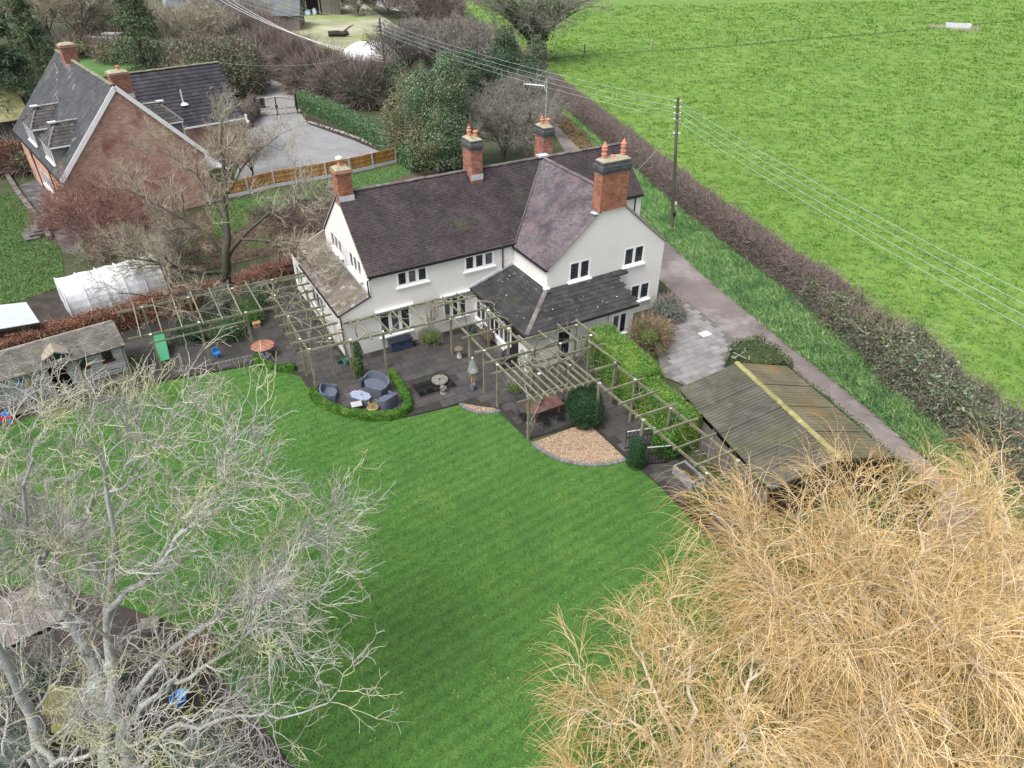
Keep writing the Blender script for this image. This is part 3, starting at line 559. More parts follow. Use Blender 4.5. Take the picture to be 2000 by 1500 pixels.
def ridge_run(parent, p, q, n, mat, r=0.11, name='ridge_tile', L=None):
    p, q = A(p, float), A(q, float); d = q-p; Lt = np.linalg.norm(d)/n; mb = MB(); k = 7; vs = []
    for x in (-Lt*0.495, Lt*0.495):
        for i in range(k+1): th = math.pi*i/k; vs.append((x, r*math.cos(th)*1.15, r*math.sin(th)*0.85-0.03))
    mb.add(vs, [(i, i+1, k+2+i, k+1+i) for i in range(k)]+[tuple(range(k, -1, -1)), tuple(range(k+1, 2*k+2))])
    me = mkmesh(name, mb.v, mb.f); me.materials.append(mat); e = Vector(d).to_track_quat('X', 'Z').to_euler()
    for i in range(n):
        t = (i+0.5)/n; piece(name, me, parent, p+d*t+A([0, 0, random.uniform(-0.01, 0.012)]), (e.x, e.y, e.z+random.gauss(0, 0.01)))
def chimney(parent, fr, u0, u1, v0, v1, z0, zb, zc, mbrick, pots, cap='blue_brick', flash=True, step=True, cowl=None):
    c = brick_stack(parent, fr, u0, u1, v0, v1, z0, zb, mbrick); c.name = 'chimney'; ORG[c.name] = ORG[parent.name]
    # corbelled head: three oversailing courses of darker brick
    steps = [(0.035, zb, zb+(zc-zb)*0.28), (0.085, zb+(zc-zb)*0.28, zb+(zc-zb)*0.68), (0.045, zb+(zc-zb)*0.68, zc)]
    for e, za, zz in steps:
        mb = MB(); fr.box(mb, u0-e, u1+e, v0-e, v1+e, za, zz-0.002); mb.build('head_course', M['mortar_dark'] if cap == 'blue_brick' else M['mortar'], c)
        parts = [brick_face(fr(u0-e, v0-e, za), fr.x, u1-u0+2*e, zz-za, -fr.y, RNG), brick_face(fr(u0-e, v1+e, za), -fr.y, v1-v0+2*e, zz-za, -fr.x, RNG), brick_face(fr(u1+e, v0-e, za), fr.y, v1-v0+2*e, zz-za, fr.x, RNG)]
        V, F, T = join(parts); mkobj('head_bricks', V, F, M[cap], c, tint=T, kind='stuff')
    mb = MB(); e = 0.02; ti = 0.2*min(u1-u0, v1-v0)
    b = [fr(u0-e, v0-e, zc), fr(u1+e, v0-e, zc), fr(u1+e, v1+e, zc), fr(u0-e, v1+e, zc)]; t_ = [fr(u0+ti, v0+ti, zc+0.12), fr(u1-ti, v0+ti, zc+0.12), fr(u1-ti, v1-ti, zc+0.12), fr(u0+ti, v1-ti, zc+0.12)]
    mb.add(b+t_, [(0, 1, 5, 4), (1, 2, 6, 5), (2, 3, 7, 6), (3, 0, 4, 7), (4, 5, 6, 7)]); mb.build('flaunching', M['flaunch'], c)
    for (pu, pv, h, kind) in pots:
        mb = MB(); B = fr(pu, pv, zc+0.06)
        if kind == 'plain': mb.lathe(B, [(0.13, 0), (0.125, 0.05), (0.115, h-0.10), (0.15, h-0.09), (0.15, h-0.02), (0.12, h), (0.09, h-0.06)], 14)
        elif kind == 'cowl': mb.lathe(B, [(0.13, 0), (0.115, h*0.45), (0.15, h*0.5), (0.15, h*0.56), (0.07, h*0.62), (0.10, h*0.72), (0.05, h*0.85), (0.012, h)], 14)
        elif kind == 'tall': mb.lathe(B, [(0.15, 0), (0.14, h*0.25), (0.165, h*0.27), (0.165, h*0.31), (0.13, h*0.33), (0.125, h*0.5), (0.17, h*0.52), (0.17, h*0.57), (0.14, h*0.6), (0.16, h*0.64), (0.16, h*0.72), (0.12, h*0.76), (0.06, h*0.9), (0.015, h)], 16)
        mb.build('chimney_pot', M['terracotta'], c, smooth=False)
    if flash:
        mb = MB(); mb.box(fr((u0+u1)/2, v0-0.02, z0+0.42), fr.x*((u1-u0)/2+0.03), fr.y*0.015, ZX*0.16); mb.build('flashing', M['lead'], c)
    return c

# ================================================================== CREAM FARMHOUSE
hs = thing('farmhouse', U(8, 2, 0), 'large cream rendered farmhouse with dark tiled roofs and four brick chimneys', 'house')
W_, ZR, ZE = 7.588, 8.213, 4.80
VR = W_/2; XW, WW, YG, ZEW = 9.143, 8.468, -3.733, 4.62; UR = XW+WW/2; XE = 19.45
# -- walls
mb = MB()
wins_front = [(1.58, 3.50, 3.70, 4.67), (5.80, 7.80, 3.67, 4.66), (0.30, 2.28, 0.82, 2.42), (4.30, 5.92, 0.84, 2.36)]
wall_mb(mb, U(0, 0, 0), UX, [(-1.82, 0), (XW+0.3, 0), (XW+0.3, 4.78), (0, 4.78), (0, 3.62), (-1.82, 2.88)], wins_front, VX); mb.build('wall', M['cream'], hs)
mb = MB(); wins_gable = [(1.48, 2.98, 3.46, 4.70), (5.39, 6.95, 3.50, 4.73), (6.19, 7.76, 0.86, 2.08)]
wall_mb(mb, U(XW, YG, 0), UX, [(0, 0), (WW, 0), (WW, ZEW), (WW/2, ZR-0.05), (0, ZEW)], wins_gable, VX); mb.build('wall', M['cream'], hs)
mb = MB(); wall_mb(mb, U(XW, 0.4, 0), -VX, [(0, 0), (0.4-YG, 0), (0.4-YG, 4.66), (0, 4.66)], [], UX); mb.build('wall', M['cream'], hs)
mb = MB(); wall_mb(mb, U(XW+WW, YG, 0), VX, [(0, 0), (4.7, 0), (4.7, 4.62), (0, 4.62)], [], -UX); mb.build('wall', M['cream'], hs)
mb = MB(); wall_mb(mb, U(XW+WW, 0.98, 0), UX, [(0, 0), (XE-XW-WW, 0), (XE-XW-WW, 5.72), (0, 5.72)], [], VX); mb.build('wall', M['cream'], hs)
mb = MB(); wall_mb(mb, U(XE, 0.98, 0), VX, [(0, 0), (5.6, 0), (5.6, 5.7), (VR-0.98, ZR-0.04), (0, 5.7)], [], -UX); mb.build('wall', M['cream'], hs)
mb = MB(); wins_left = [(W_-6.45, W_-4.30, 4.12, 5.18), (W_-3.12, W_-1.05, 4.08, 5.22)]
wall_mb(mb, U(0, W_, 0), -VX, [(0, 0), (W_, 0), (W_, 4.78), (VR, ZR-0.05), (0, 4.78)], wins_left, UX); mb.build('wall', M['cream'], hs)
mb = MB(); wall_mb(mb, U(XE, W_, 0), -UX, [(0, 0), (XE, 0), (XE, 4.78), (0, 4.78)], [], -VX); mb.build('wall', M['cream'], hs)
for (a0, a1, z0, z1), li in zip(wins_front, (3, 3, 3, 3)):
    window(hs, U(0, 0, 0), UX, -VX, a0, a1, z0, z1, li, lead=3, frame=0.135)
for (a0, a1, z0, z1) in wins_front[2:]:      # shallow pelmet hoods over the ground-floor windows
    mb = MB(); mb.ubox(a0-0.15, a1+0.15, -0.16, 0.0, z1+0.06, z1+0.14); mb.build('window_hood', M['white_pvc'], hs)
for (a0, a1, z0, z1) in wins_gable: window(hs, U(XW, YG, 0), UX, -VX, a0, a1, z0, z1, 2, lead=3, frame=0.12, sillw=0.12)
for (a0, a1, z0, z1) in wins_left: window(hs, U(0, W_, 0), -VX, -UX, a0, a1, z0, z1, 3, frame=0.13, sillw=0.16)
# -- main roof: decks and tiles
def deck(name, pts, th=0.10):
    mb = MB(); mb.prism(pts, (0, 0, -th)); return mb.build(name, M['deck'], hs)
def plane_z(C, p, n): return p[2]-((C[:, 0]-p[0])*n[0]+(C[:, 1]-p[1])*n[1])/n[2]
rise = (ZR-ZE)/(VR+0.05); sl = nrm(VX+ZX*rise); sb_ = nrm(-VX+ZX*rise); SL = math.hypot(VR+0.05, ZR-ZE)
risew = (ZR-ZEW)/(WW/2+0.06); swl = nrm(UX+ZX*risew); swr = nrm(-UX+ZX*risew); SW = math.hypot(WW/2+0.06, ZR-ZEW)
nW = np.cross(-VX, swl); nW = nW if nW[2] > 0 else -nW; nWr = np.cross(-VX, swr); nWr = nWr if nWr[2] > 0 else -nWr; nM = np.cross(UX, sl); nM = nM if nM[2] > 0 else -nM
rf = deck('roof', [U(-0.06, -0.05, ZE-0.02), U(XW+WW, -0.05, ZE-0.02), U(XW+WW, 0.92, ZE-0.02+0.97*rise), U(XE+0.08, 0.92, ZE-0.02+0.97*rise), U(XE+0.08, VR, ZR-0.02), U(-0.06, VR, ZR-0.02)])
def loc_uv(C): d = C[:, :2]-A([HX, HY]); return d@UX[:2], d@VX[:2]
def keep_main(C):
    u, v = loc_uv(C); zw = np.minimum(plane_z(C, U(XW, 0, ZEW), nW), plane_z(C, U(XW+WW, 0, ZEW), nWr))
    inwing = (u > XW-0.1) & (u < XW+WW+0.1) & (zw > C[:, 2]+0.05)
    return ~inwing & ~((u > XW+WW) & (v < 0.92))
V, F, T = tile_slope(U(-0.09, -0.07, ZE-0.02), UX, sl, XE+0.2, SL+0.02, 0.113, 0.172, RNG, keep_main); mkobj('roof_tiles', V, F, M['tile'], rf, tint=T, kind='stuff')
rf2 = deck('roof', [U(-0.06, W_+0.05, ZE-0.02), U(XE+0.08, W_+0.05, ZE-0.02), U(XE+0.08, VR, ZR-0.021), U(-0.06, VR, ZR-0.021)])
V, F, T = tile_slope(U(-0.09, W_+0.07, ZE-0.02), UX, sb_, XE+0.2, SL+0.02, 0.113, 0.172, RNG); mkobj('roof_tiles', V, F, M['tile'], rf2, tint=T, kind='stuff')
rw = deck('roof', [U(XW-0.06, YG-0.08, ZEW-0.02), U(XW-0.06, VR, ZEW-0.02), U(UR, VR, ZR-0.02), U(UR, YG-0.08, ZR-0.02)])
def keep_wing(C): return plane_z(C, U(0, -0.05, ZE), nM) < C[:, 2]+0.05
def keep_wing2(C):
    u, v = loc_uv(C); return keep_wing(C) | (v < 0)
V, F, T = tile_slope(U(XW-0.07, YG-0.10, ZEW-0.02), VX, swl, VR-YG+0.1, SW+0.02, 0.113, 0.172, RNG, keep_wing2); mkobj('roof_tiles', V, F, M['tile_wing'], rw, tint=T, kind='stuff')
rw2 = deck('roof', [U(XW+WW+0.06, YG-0.08, ZEW-0.02), U(XW+WW+0.06, VR, ZEW-0.02), U(UR, VR, ZR-0.021), U(UR, YG-0.08, ZR-0.021)])
V, F, T = tile_slope(U(XW+WW+0.07, YG-0.10, ZEW-0.02), VX, swr, VR-YG+0.1, SW+0.02, 0.113, 0.172, RNG, keep_wing2); mkobj('roof_tiles', V, F, M['tile_wing'], rw2, tint=T, kind='stuff')
random.seed(11)
ridge_run(rf, U(0.85, VR, ZR+0.03), U(XE+0.08, VR, ZR+0.03), 41, M['ridge']); ridge_run(rw, U(UR, VR-0.3, ZR+0.03), U(UR, -3.05, ZR+0.03), 15, M['ridge'])
# valley leads, verge boards
mb = MB(); vb = U(XW+0.02, -0.02, ZE+0.03); mb.beam(U(XW+0.0, -0.03, ZE+0.02), U(UR-0.05, VR-0.03, ZR+0.02), 0.10, 0.03); mb.build('valley_lead', M['lead_came'], hs)
M['verge_board'] = plain('verge_mortar', (0.42, 0.36, 0.31), rough=0.9)
for p, q in [(U(-0.075, -0.06, ZE-0.03), U(-0.075, VR, ZR-0.03)), (U(-0.075, W_+0.06, ZE-0.03), U(-0.075, VR, ZR-0.03)), (U(XW-0.05, YG-0.085, ZEW-0.03), U(12.36, YG-0.085, ZEW-0.03+(12.36-XW+0.05)*risew)), (U(XW+WW+0.05, YG-0.085, ZEW-0.03), U(14.22, YG-0.085, ZEW-0.03+(XW+WW+0.05-14.22)*risew))]:
    mb = MB(); mb.beam(p, q, 0.03, 0.075); mb.build('verge', M['verge_board'], hs)
# gutters and downpipes
def gutter(p, q, parent=hs):
    mb = MB(); mb.beam(p, q, 0.11, 0.09); mb.build('gutter', M['black_plastic'], parent)
def pipe(pts, parent=hs, r=0.04, mat='black_plastic', name='downpipe'):
    mb = MB(); mb.tube(pts, r, 8); mb.build(name, M[mat], parent)
gutter(U(-0.02, -0.13, ZE-0.07), U(XW-0.12, -0.13, ZE-0.07)); gutter(U(XW-0.13, -0.10, ZEW-0.06), U(XW-0.13, YG-0.05, ZEW-0.06)); gutter(U(XW+WW+0.1, 0.86, 5.60), U(XE+0.06, 0.86, 5.60))
gutter(U(XW+WW+0.13, YG-0.05, ZEW-0.06), U(XW+WW+0.13, 0.9, ZEW-0.06))
pipe([U(0.15, -0.13, 4.72), U(0.02, -0.12, 4.60), U(-0.10, -0.06, 4.55), U(-0.10, -0.06, 3.62)]); pipe([U(8.35, -0.12, 4.7), U(8.35, -0.06, 4.55), U(8.35, -0.06, 3.35)])
pipe([U(XE-0.55, 0.86, 5.6), U(XE-0.55, 0.92, 5.4), U(XE-0.55, 0.92, 0.1)])
# -- chimneys
chimney(hs, HF, -0.02, 0.80, 3.38, 4.22, 7.55, 9.28, 9.56, M['brick'], [(0.36, 3.8, 0.42, 'plain')], cap='brick_dull')
mb = MB(); mb.lathe(U(0.36, 3.8, 10.02), [(0.16, 0), (0.20, 0.03), (0.20, 0.10), (0.12, 0.17), (0.02, 0.19)], 14); mb.build('chimney_cowl', plain('white_cowl', (0.75, 0.74, 0.72), rough=0.5), hs, smooth=True)
chimney(hs, HF, 7.98, 8.70, 3.05, 4.15, 7.55, 9.58, 10.12, M['brick_dull'], [(8.22, 3.75, 0.72, 'cowl'), (8.46, 3.4, 0.42, 'plain')])
ch3 = chimney(hs, HF, 13.66, 14.34, 4.15, 5.2, 7.3, 9.28, 9.86, M['brick_dull'], [(13.86, 4.75, 0.6, 'cowl'), (14.12, 4.45, 0.42, 'plain')])
chimney(hs, HF, 12.38, 14.20, YG-0.11, YG+0.62, 7.42, 9.50, 10.14, M['brick'], [(12.68, YG+0.3, 0.95, 'tall'), (13.95, YG+0.3, 0.95, 'tall'), (13.25, YG+0.3, 0.14, 'plain')], flash=False)
mb = MB(); mb.box(U(12.22, YG+0.1, 7.32), UX*0.17, VX*0.22, ZX*0.02); mb.build('flashing', M['lead'], hs)
mb = MB(); mb.box(U(13.4, VR+0.02, ZR+0.10), UX*0.35, VX*0.25, ZX*0.05); mb.build('flashing', M['lead'], hs)
# -- television aerial on the rear stack
mb = MB(); mb.tube([U(14.22, 4.9, 9.9), U(14.22, 4.9, 12.3)], 0.03, 8); ma = mb.build('aerial_mast', M['alu'], hs)
mb = MB(); ad = nrm(A([-1.0, 0.25, 0.02])); bs = A(U(14.22, 4.9, 12.15)); mb.tube([bs+ad*0.1, bs-ad*-1.45], 0.02, 6)
for k in range(7):
    c = bs+ad*(0.3+0.19*k); sd_ = nrm(np.cross(ad, ZX)); mb.beam(c-ZX*0.15, c+ZX*0.15, 0.03, 0.03, up=(1, 0, 0))
for sgn in (1, -1): mb.beam(bs+ad*0.15+ZX*0.02*sgn, bs+ad*0.0+ZX*0.42*sgn, 0.05, 0.12, up=(0, 1, 0))
mb.build('aerial_boom', M['alu'], ma)
# -- hipped porch range wrapping the wing corner
EV, EU, ZPE, ZPT, UPR = -6.42, 6.18, 2.50, 3.40, 13.75
pw = MB(); wall_mb(pw, U(EU+0.22, 0, 0), -VX, [(0, 0), (-EV-0.2, 0), (-EV-0.2, 2.52), (0, 2.52)], [(0.25, 4.2, 0.62, 2.28), (4.5, 5.3, 0.05, 2.25)], UX); pw.build('wall', M['cream'], hs)
pw = MB(); wall_mb(pw, U(EU+0.22, EV+0.2, 0), UX, [(0, 0), (UPR-EU-0.35, 0), (UPR-EU-0.35, 2.52), (0, 2.52)], [(1.9, 2.9, 0.05, 2.15), (5.7, 6.8, 0.7, 2.1)], VX); pw.build('wall', M['cream'], hs)
pw = MB(); wall_mb(pw, U(UPR-0.13, EV+0.2, 0), VX, [(0, 0), (YG-EV-0.2, 0), (YG-EV-0.2, 3.3), (0, 2.5)], [], -UX); pw.build('wall', M['cream'], hs)
window(hs, U(EU+0.22, 0, 0), -VX, -UX, 0.25, 4.2, 0.62, 2.28, 7, frame=0.06, transom=True)
window(hs, U(EU+0.22, 0, 0), -VX, -UX, 4.5, 5.3, 0.05, 2.25, 1, frame=0.10, sill=False, mframe=plain('brown_door_frame', (0.10, 0.055, 0.04), rough=0.5), name='door')
window(hs, U(EU+0.22, EV+0.2, 0), UX, -VX, 1.9, 2.9, 0.05, 2.15, 1, frame=0.12, sill=False, lead=2, name='door'); window(hs, U(EU+0.22, EV+0.2, 0), UX, -VX, 5.7, 6.8, 0.7, 2.1, 2)
pr = deck('porch_roof', [U(EU, 0.0, ZPE), U(EU, EV, ZPE), U(XW, YG, ZPT), U(XW, 0.0, ZPT)], 0.06)
pr2 = deck('porch_roof', [U(EU, EV, ZPE), U(UPR, EV, ZPE), U(UPR, YG, ZPT), U(XW, YG, ZPT)], 0.06)
def tile_pieces(parent, O, a, s, L, S, gauge, tw, mat, keep, limit=170, name='roof_tile'):
    a, s = nrm(a), nrm(s); n = np.cross(a, s)
    if n[2] < 0: a = -a; O = A(O)-a*L; n = -n
    mb = MB(); w = tw*0.495
    mb.add([(-w, 0, 0.042), (w, 0, 0.042), (w, gauge*1.1, 0.018), (-w, gauge*1.1, 0.018), (-w, 0, 0), (w, 0, 0), (w, gauge*1.1, 0), (-w, gauge*1.1, 0)], [(0, 1, 2, 3), (4, 5, 1, 0), (5, 6, 2, 1), (7, 4, 0, 3), (6, 7, 3, 2)])
    me = mkmesh(name, mb.v, mb.f); me.materials.append(mat); R = Matrix((a, s, n)).transposed(); c = 0
    for i in range(int(round(S/gauge))):
        for j in range(-1, int(L/tw)+1):
            x = (j+0.5)*tw+(tw/2 if i % 2 else 0)
            if not keep(x, i*gauge+gauge/2): continue
            P = A(O)+a*x+s*(i*gauge-0.03)+n*random.uniform(0, 0.006); e = (R @ Matrix.Rotation(random.gauss(0, 0.006), 3, 'Z')).to_euler(); piece(name, me, parent, P, e); c += 1
    return c
S1 = nrm(UX*(XW-EU)+ZX*(ZPT-ZPE)); L1 = math.hypot(XW-EU, ZPT-ZPE); S2 = nrm(VX*(YG-EV)+ZX*(ZPT-ZPE)); L2 = math.hypot(YG-EV, ZPT-ZPE)
hipk = (YG-EV)/L1
tile_pieces(pr, U(EU-0.04, EV, ZPE+0.02), VX, S1, -EV, L1, 0.31, 0.36, M['conc_tile'], lambda x, y: (x > 0.05 and x < -EV-0.1 and True) if False else None) if False else None
a_rev = VX                                   # left slope runs along v; hip side is the low-v end
n1 = tile_pieces(pr, U(EU, EV, ZPE+0.02), VX, S1, -EV, L1, 0.31, 0.36, M['conc_tile'], lambda x, y: (0.1 < x < -EV-0.05) and ((-EV-x) > y*hipk-0.1))
n2 = tile_pieces(pr2, U(EU, EV, ZPE+0.02), UX, S2, UPR-EU+0.1, L2, 0.31, 0.36, M['conc_tile'], lambda x, y: (x > y*((XW-EU)/L2)-0.1) and (x < UPR-EU))
ridge_run(pr, U(EU+0.05, EV+0.05, ZPE+0.07), U(XW-0.02, YG-0.02, ZPT+0.05), 9, M['ridge'], r=0.13, name='hip_tile')
tile_pieces(pr2, U(UPR-0.2, YG-0.42, ZPT-0.06), UX, S2, 1.1, 0.3, 0.31, 0.36, M['conc_tile'], lambda x, y: 0 < x < 1.1)
mb = MB(); mb.prism([U(UPR-0.2, YG-0.40, ZPT-0.10), U(UPR+0.9, YG-0.40, ZPT-0.10), U(UPR+0.9, YG, ZPT+0.02), U(UPR-0.2, YG, ZPT+0.02)], (0, 0, -0.05)); mb.build('porch_roof', M['deck'], hs)
gutter(U(EU-0.05, 0, ZPE-0.03), U(EU-0.05, EV, ZPE-0.03)); gutter(U(EU, EV-0.05, ZPE-0.03), U(UPR, EV-0.05, ZPE-0.03)); pipe([U(UPR-2.0, EV-0.02, 2.45), U(UPR-2.0, EV+0.12, 2.2), U(UPR-2.0, EV+0.12, 0.1)], mat='lead')
mb = MB(); mb.beam(U(EU, -0.02, ZPE+0.10), U(XW, -0.02, ZPT+0.12), 0.05, 0.16); mb.build('flashing', M['lead'], hs)
mb = MB(); mb.beam(U(XW-0.02, 0, ZPT+0.06), U(XW-0.02, YG, ZPT+0.06), 0.05, 0.10); mb.build('flashing', M['white_pvc'], hs)
mb = MB(); mb.box(U(XW-0.05, YG-0.06, ZPT+0.08), UX*0.16, VX*0.13, ZX*0.05); mb.build('flashing', M['white_pvc'], hs)
# -- lean-to along the left gable
LT = -1.92
mb = MB(); wall_mb(mb, U(LT+0.12, 9.9, 0), -VX, [(0, 0), (9.9, 0), (9.9, 2.86), (2.5, 2.86), (2.5, 2.6), (0, 2.6)], [(4.0, 6.4, 0.9, 2.2), (0.5, 2.0, 0.9, 2.1)], UX); mb.build('wall', M['cream'], hs)
window(hs, U(LT+0.12, 9.9, 0), -VX, -UX, 4.0, 6.4, 0.9, 2.2, 3); window(hs, U(LT+0.12, 9.9, 0), -VX, -UX, 0.5, 2.0, 0.9, 2.1, 2)
lr = deck('lean_to_roof', [U(LT, -0.06, 2.87), U(LT, 7.4, 2.87), U(0, 7.4, 3.62), U(0, -0.06, 3.62)], 0.07)
sL = nrm(UX*(-LT)+ZX*0.75); V, F, T = tile_slope(U(LT-0.03, -0.08, 2.87), VX, sL, 7.5, math.hypot(LT, 0.75)-0.02, 0.23, 0.30, RNG, lift=0.03, bond=False); mkobj('roof_tiles', V, F, M['mossy_tile'], lr, tint=T, kind='stuff')
lr2 = deck('lean_to_roof', [U(LT+0.7, 7.4, 2.80), U(LT+0.7, 9.95, 2.80), U(0.6, 9.95, 3.6), U(0.6, 7.4, 3.6)], 0.07)
sL2 = nrm(UX*(0.6-LT-0.7)+ZX*0.8); V, F, T = tile_slope(U(LT+0.67, 7.4, 2.80), VX, sL2, 2.6, 1.95, 0.23, 0.30, RNG, lift=0.03, bond=False); mkobj('roof_tiles', V, F, M['mossy_tile'], lr2, tint=T, kind='stuff')
mb = MB(); mb.beam(U(-0.03, 0, 3.72), U(-0.03, 7.2, 3.72), 0.06, 0.26); mb.build('flashing', M['lead'], hs)
mb = MB(); mb.beam(U(LT+0.7, 9.97, 2.86), U(0.6, 9.97, 3.66), 0.12, 0.10); mb.build('verge', M['verge_board'], hs)
gutter(U(LT-0.05, -0.05, 2.82), U(LT-0.05, 7.4, 2.82)); pipe([U(LT+0.02, -0.1, 2.8), U(LT+0.06, -0.06, 2.6), U(LT+0.06, -0.06, 0.1)])
M['lime'] = plain('white_droppings', (0.80, 0.80, 0.78), rough=0.8)
mb = MB()
for k in range(20):
    y = random.uniform(0.3, 2.6); s_ = y/2.8
    if k % 2: c = U(EU+0.3+random.uniform(s_*2.9, 7.0), EV+y*0.95, ZPE+0.068+(ZPT-ZPE)*y*0.95/2.69)
    else: c = U(EU+y, random.uniform(EV+0.4+y, -0.3), ZPE+0.068+(ZPT-ZPE)*y/2.96)
    r_ = random.uniform(0.015, 0.045); mb.lathe(c, [(r_, 0), (r_*0.7, 0.008), (0.004, 0.01)], 6)
mb.build('bird_droppings', M['lime'], hs, kind='stuff')
# ================================================================== NEIGHBOUR'S RED BRICK HOUSE
M['nbrick'] = surf('soft_red_brick', [(0.399, 0.229, 0.177), (0.506, 0.317, 0.246), (0.585, 0.414, 0.330)], scale=1.2, tint=0.30, rough=0.9, stain=(0.25, 0.085, 0.065), stain_scale=0.35, stain_at=0.53, bmp=0.2, bscale=40)
M['nmortar'] = plain('pink_mortar', (0.42, 0.30, 0.25), rough=0.95)
M['slate_tile'] = surf('grey_concrete_tile', [(0.030, 0.032, 0.037), (0.046, 0.048, 0.053), (0.066, 0.068, 0.072)], scale=0.8, tint=0.25, rough=0.55, stain=(0.115, 0.13, 0.07), stain_scale=0.30, stain_at=0.58, stain2=(0.25, 0.25, 0.25), bmp=0.3, bscale=20)
M['dark_tile'] = surf('black_pantile', [(0.022, 0.022, 0.028), (0.038, 0.036, 0.044), (0.058, 0.055, 0.06)], scale=0.9, tint=0.35, rough=0.42, stain2=(0.12, 0.11, 0.11), stain=(0.05, 0.045, 0.05), stain_at=0.6, bmp=0.3, bscale=20)
M['white_board'] = plain('white_bargeboard', (0.87, 0.87, 0.88), rough=0.4, var=0.05)
NY = math.radians(40.5); NF = Frame(-33.196, 51.086, NY)
NW, NE, NR, NL = 10.36, 4.40, 10.0, 16.9
nb = thing('brick_house', NF(5, 6, 0), 'red brick house with white bargeboards, grey tiled roof and two dormers', 'house')
def tile_poly(parent, O, a, s, poly, gauge, tw, mat, name='roof_tiles', lift=0.03, bond=False):
    O = A(O, float); a = nrm(a); s = nrm(s); P2 = A(poly); L, S = P2.max(0)
    def keep(C): d = C-O; return inside(np.column_stack([d@a, d@s]), poly)
    V, F, T = tile_slope(O, a, s, L, S, gauge, tw, RNG, keep, lift=lift, bond=bond); return mkobj(name, V, F, mat, parent, tint=T, kind='stuff')
def ndeck(pts, parent=None, th=0.12, name='roof'):
    mb = MB(); mb.prism(pts, (0, 0, -th)); return mb.build(name, M['deck'], parent or nb)
def brick_wall(parent, O, a, outer, holes, n, L, Hh, mat, mort, name='wall'):
    mb = MB(); wall_mb(mb, O, a, outer, holes, -n); w = mb.build(name, M[mort], parent)
    def keep(x, z):
        ok = inside(np.column_stack([x, z+0.03]), outer)
        for h in holes: ok &= ~((x > h[0]-0.08) & (x < h[1]+0.08) & (z > h[2]-0.05) & (z < h[3]+0.03))
        return ok
    V, F, T = brick_face(O, a, L, Hh, n, RNG, keep=keep); mkobj('bricks', V, F, mat, w, tint=T, kind='stuff'); return w
brick_wall(nb, NF(0, 0, 0), NF.x, [(0, 0), (NW, 0), (NW, NE), (NW/2, NR-0.05), (0, NE)], [], -NF.y, NW, NR, M['nbrick'], 'nmortar')
nwin = [(NL-4.9, NL-1.7, 0.95, 2.25), (NL-11.0, NL-7.6, 0.95, 2.25)]
brick_wall(nb, NF(0, NL, 0), -NF.y, [(0, 0), (NL, 0), (NL, NE), (0, NE)], nwin, -NF.x, NL, NE, M['nbrick'], 'nmortar')
for h in nwin: window(nb, NF(0, NL, 0), -NF.y, -NF.x, *h, 3, frame=0.09, sillw=0.1)
brick_wall(nb, NF(NW, 0, 0), NF.y, [(0, 0), (NL, 0), (NL, NE), (0, NE)], [], NF.x, NL, NE, M['nbrick'], 'nmortar')
rs = (NR-NE)/(NW/2); s1 = nrm(NF.x+ZX*rs); s2 = nrm(-NF.x+ZX*rs); SS = math.hypot(NW/2+0.25, (NW/2+0.25)*rs); ov = 0.25
r1 = ndeck([NF(-ov, -0.2, NE-ov*rs), NF(-ov, NL+0.2, NE-ov*rs), NF(NW/2, NL+0.2, NR), NF(NW/2, -0.2, NR)])
tile_poly(r1, NF(-ov, -0.2, NE-ov*rs), NF.y, s1, [(0, 0), (NL+0.4, 0), (NL+0.4, SS), (0, SS)], 0.33, 0.31, M['slate_tile'])
r2 = ndeck([NF(NW+ov, -0.2, NE-ov*rs), NF(NW+ov, NL+0.2, NE-ov*rs), NF(NW/2, NL+0.2, NR-0.001), NF(NW/2, -0.2, NR-0.001)])
tile_poly(r2, NF(NW+ov, -0.2, NE-ov*rs), NF.y, s2, [(0, 0), (NL+0.4, 0), (NL+0.4, SS), (0, SS)], 0.33, 0.31, M['dark_tile'])
M['nridge'] = surf('mossy_ridge', [(0.13, 0.13, 0.08), (0.24, 0.24, 0.18)], scale=2, rnd=0.2, stain=(0.16, 0.19, 0.06), stain_scale=1.0)
ridge_run(r1, NF(NW/2, 0.2, NR+0.04), NF(NW/2, NL+0.2, NR+0.04), 36, M['nridge'], r=0.14)
for sgn in (0, 1):
    mb = MB(); e = NF(-ov if sgn == 0 else NW+ov, -0.22, NE-ov*rs-0.05); mb.beam(e, NF(NW/2, -0.22, NR-0.05), 0.05, 0.32); mb.build('bargeboard', M['white_board'], nb)
mb = MB(); mb.beam(NF(-ov-0.08, -0.1, NE-ov*rs-0.02), NF(-ov-0.08, NL+0.1, NE-ov*rs-0.02), 0.12, 0.09); mb.build('gutter', M['black_plastic'], nb)
for qv in (0.12, 5.9, 12.4): pipe([NF(-ov-0.08, qv, NE-0.32), NF(-0.06, qv, NE-0.65), NF(-0.06, qv, 0.1)], nb)
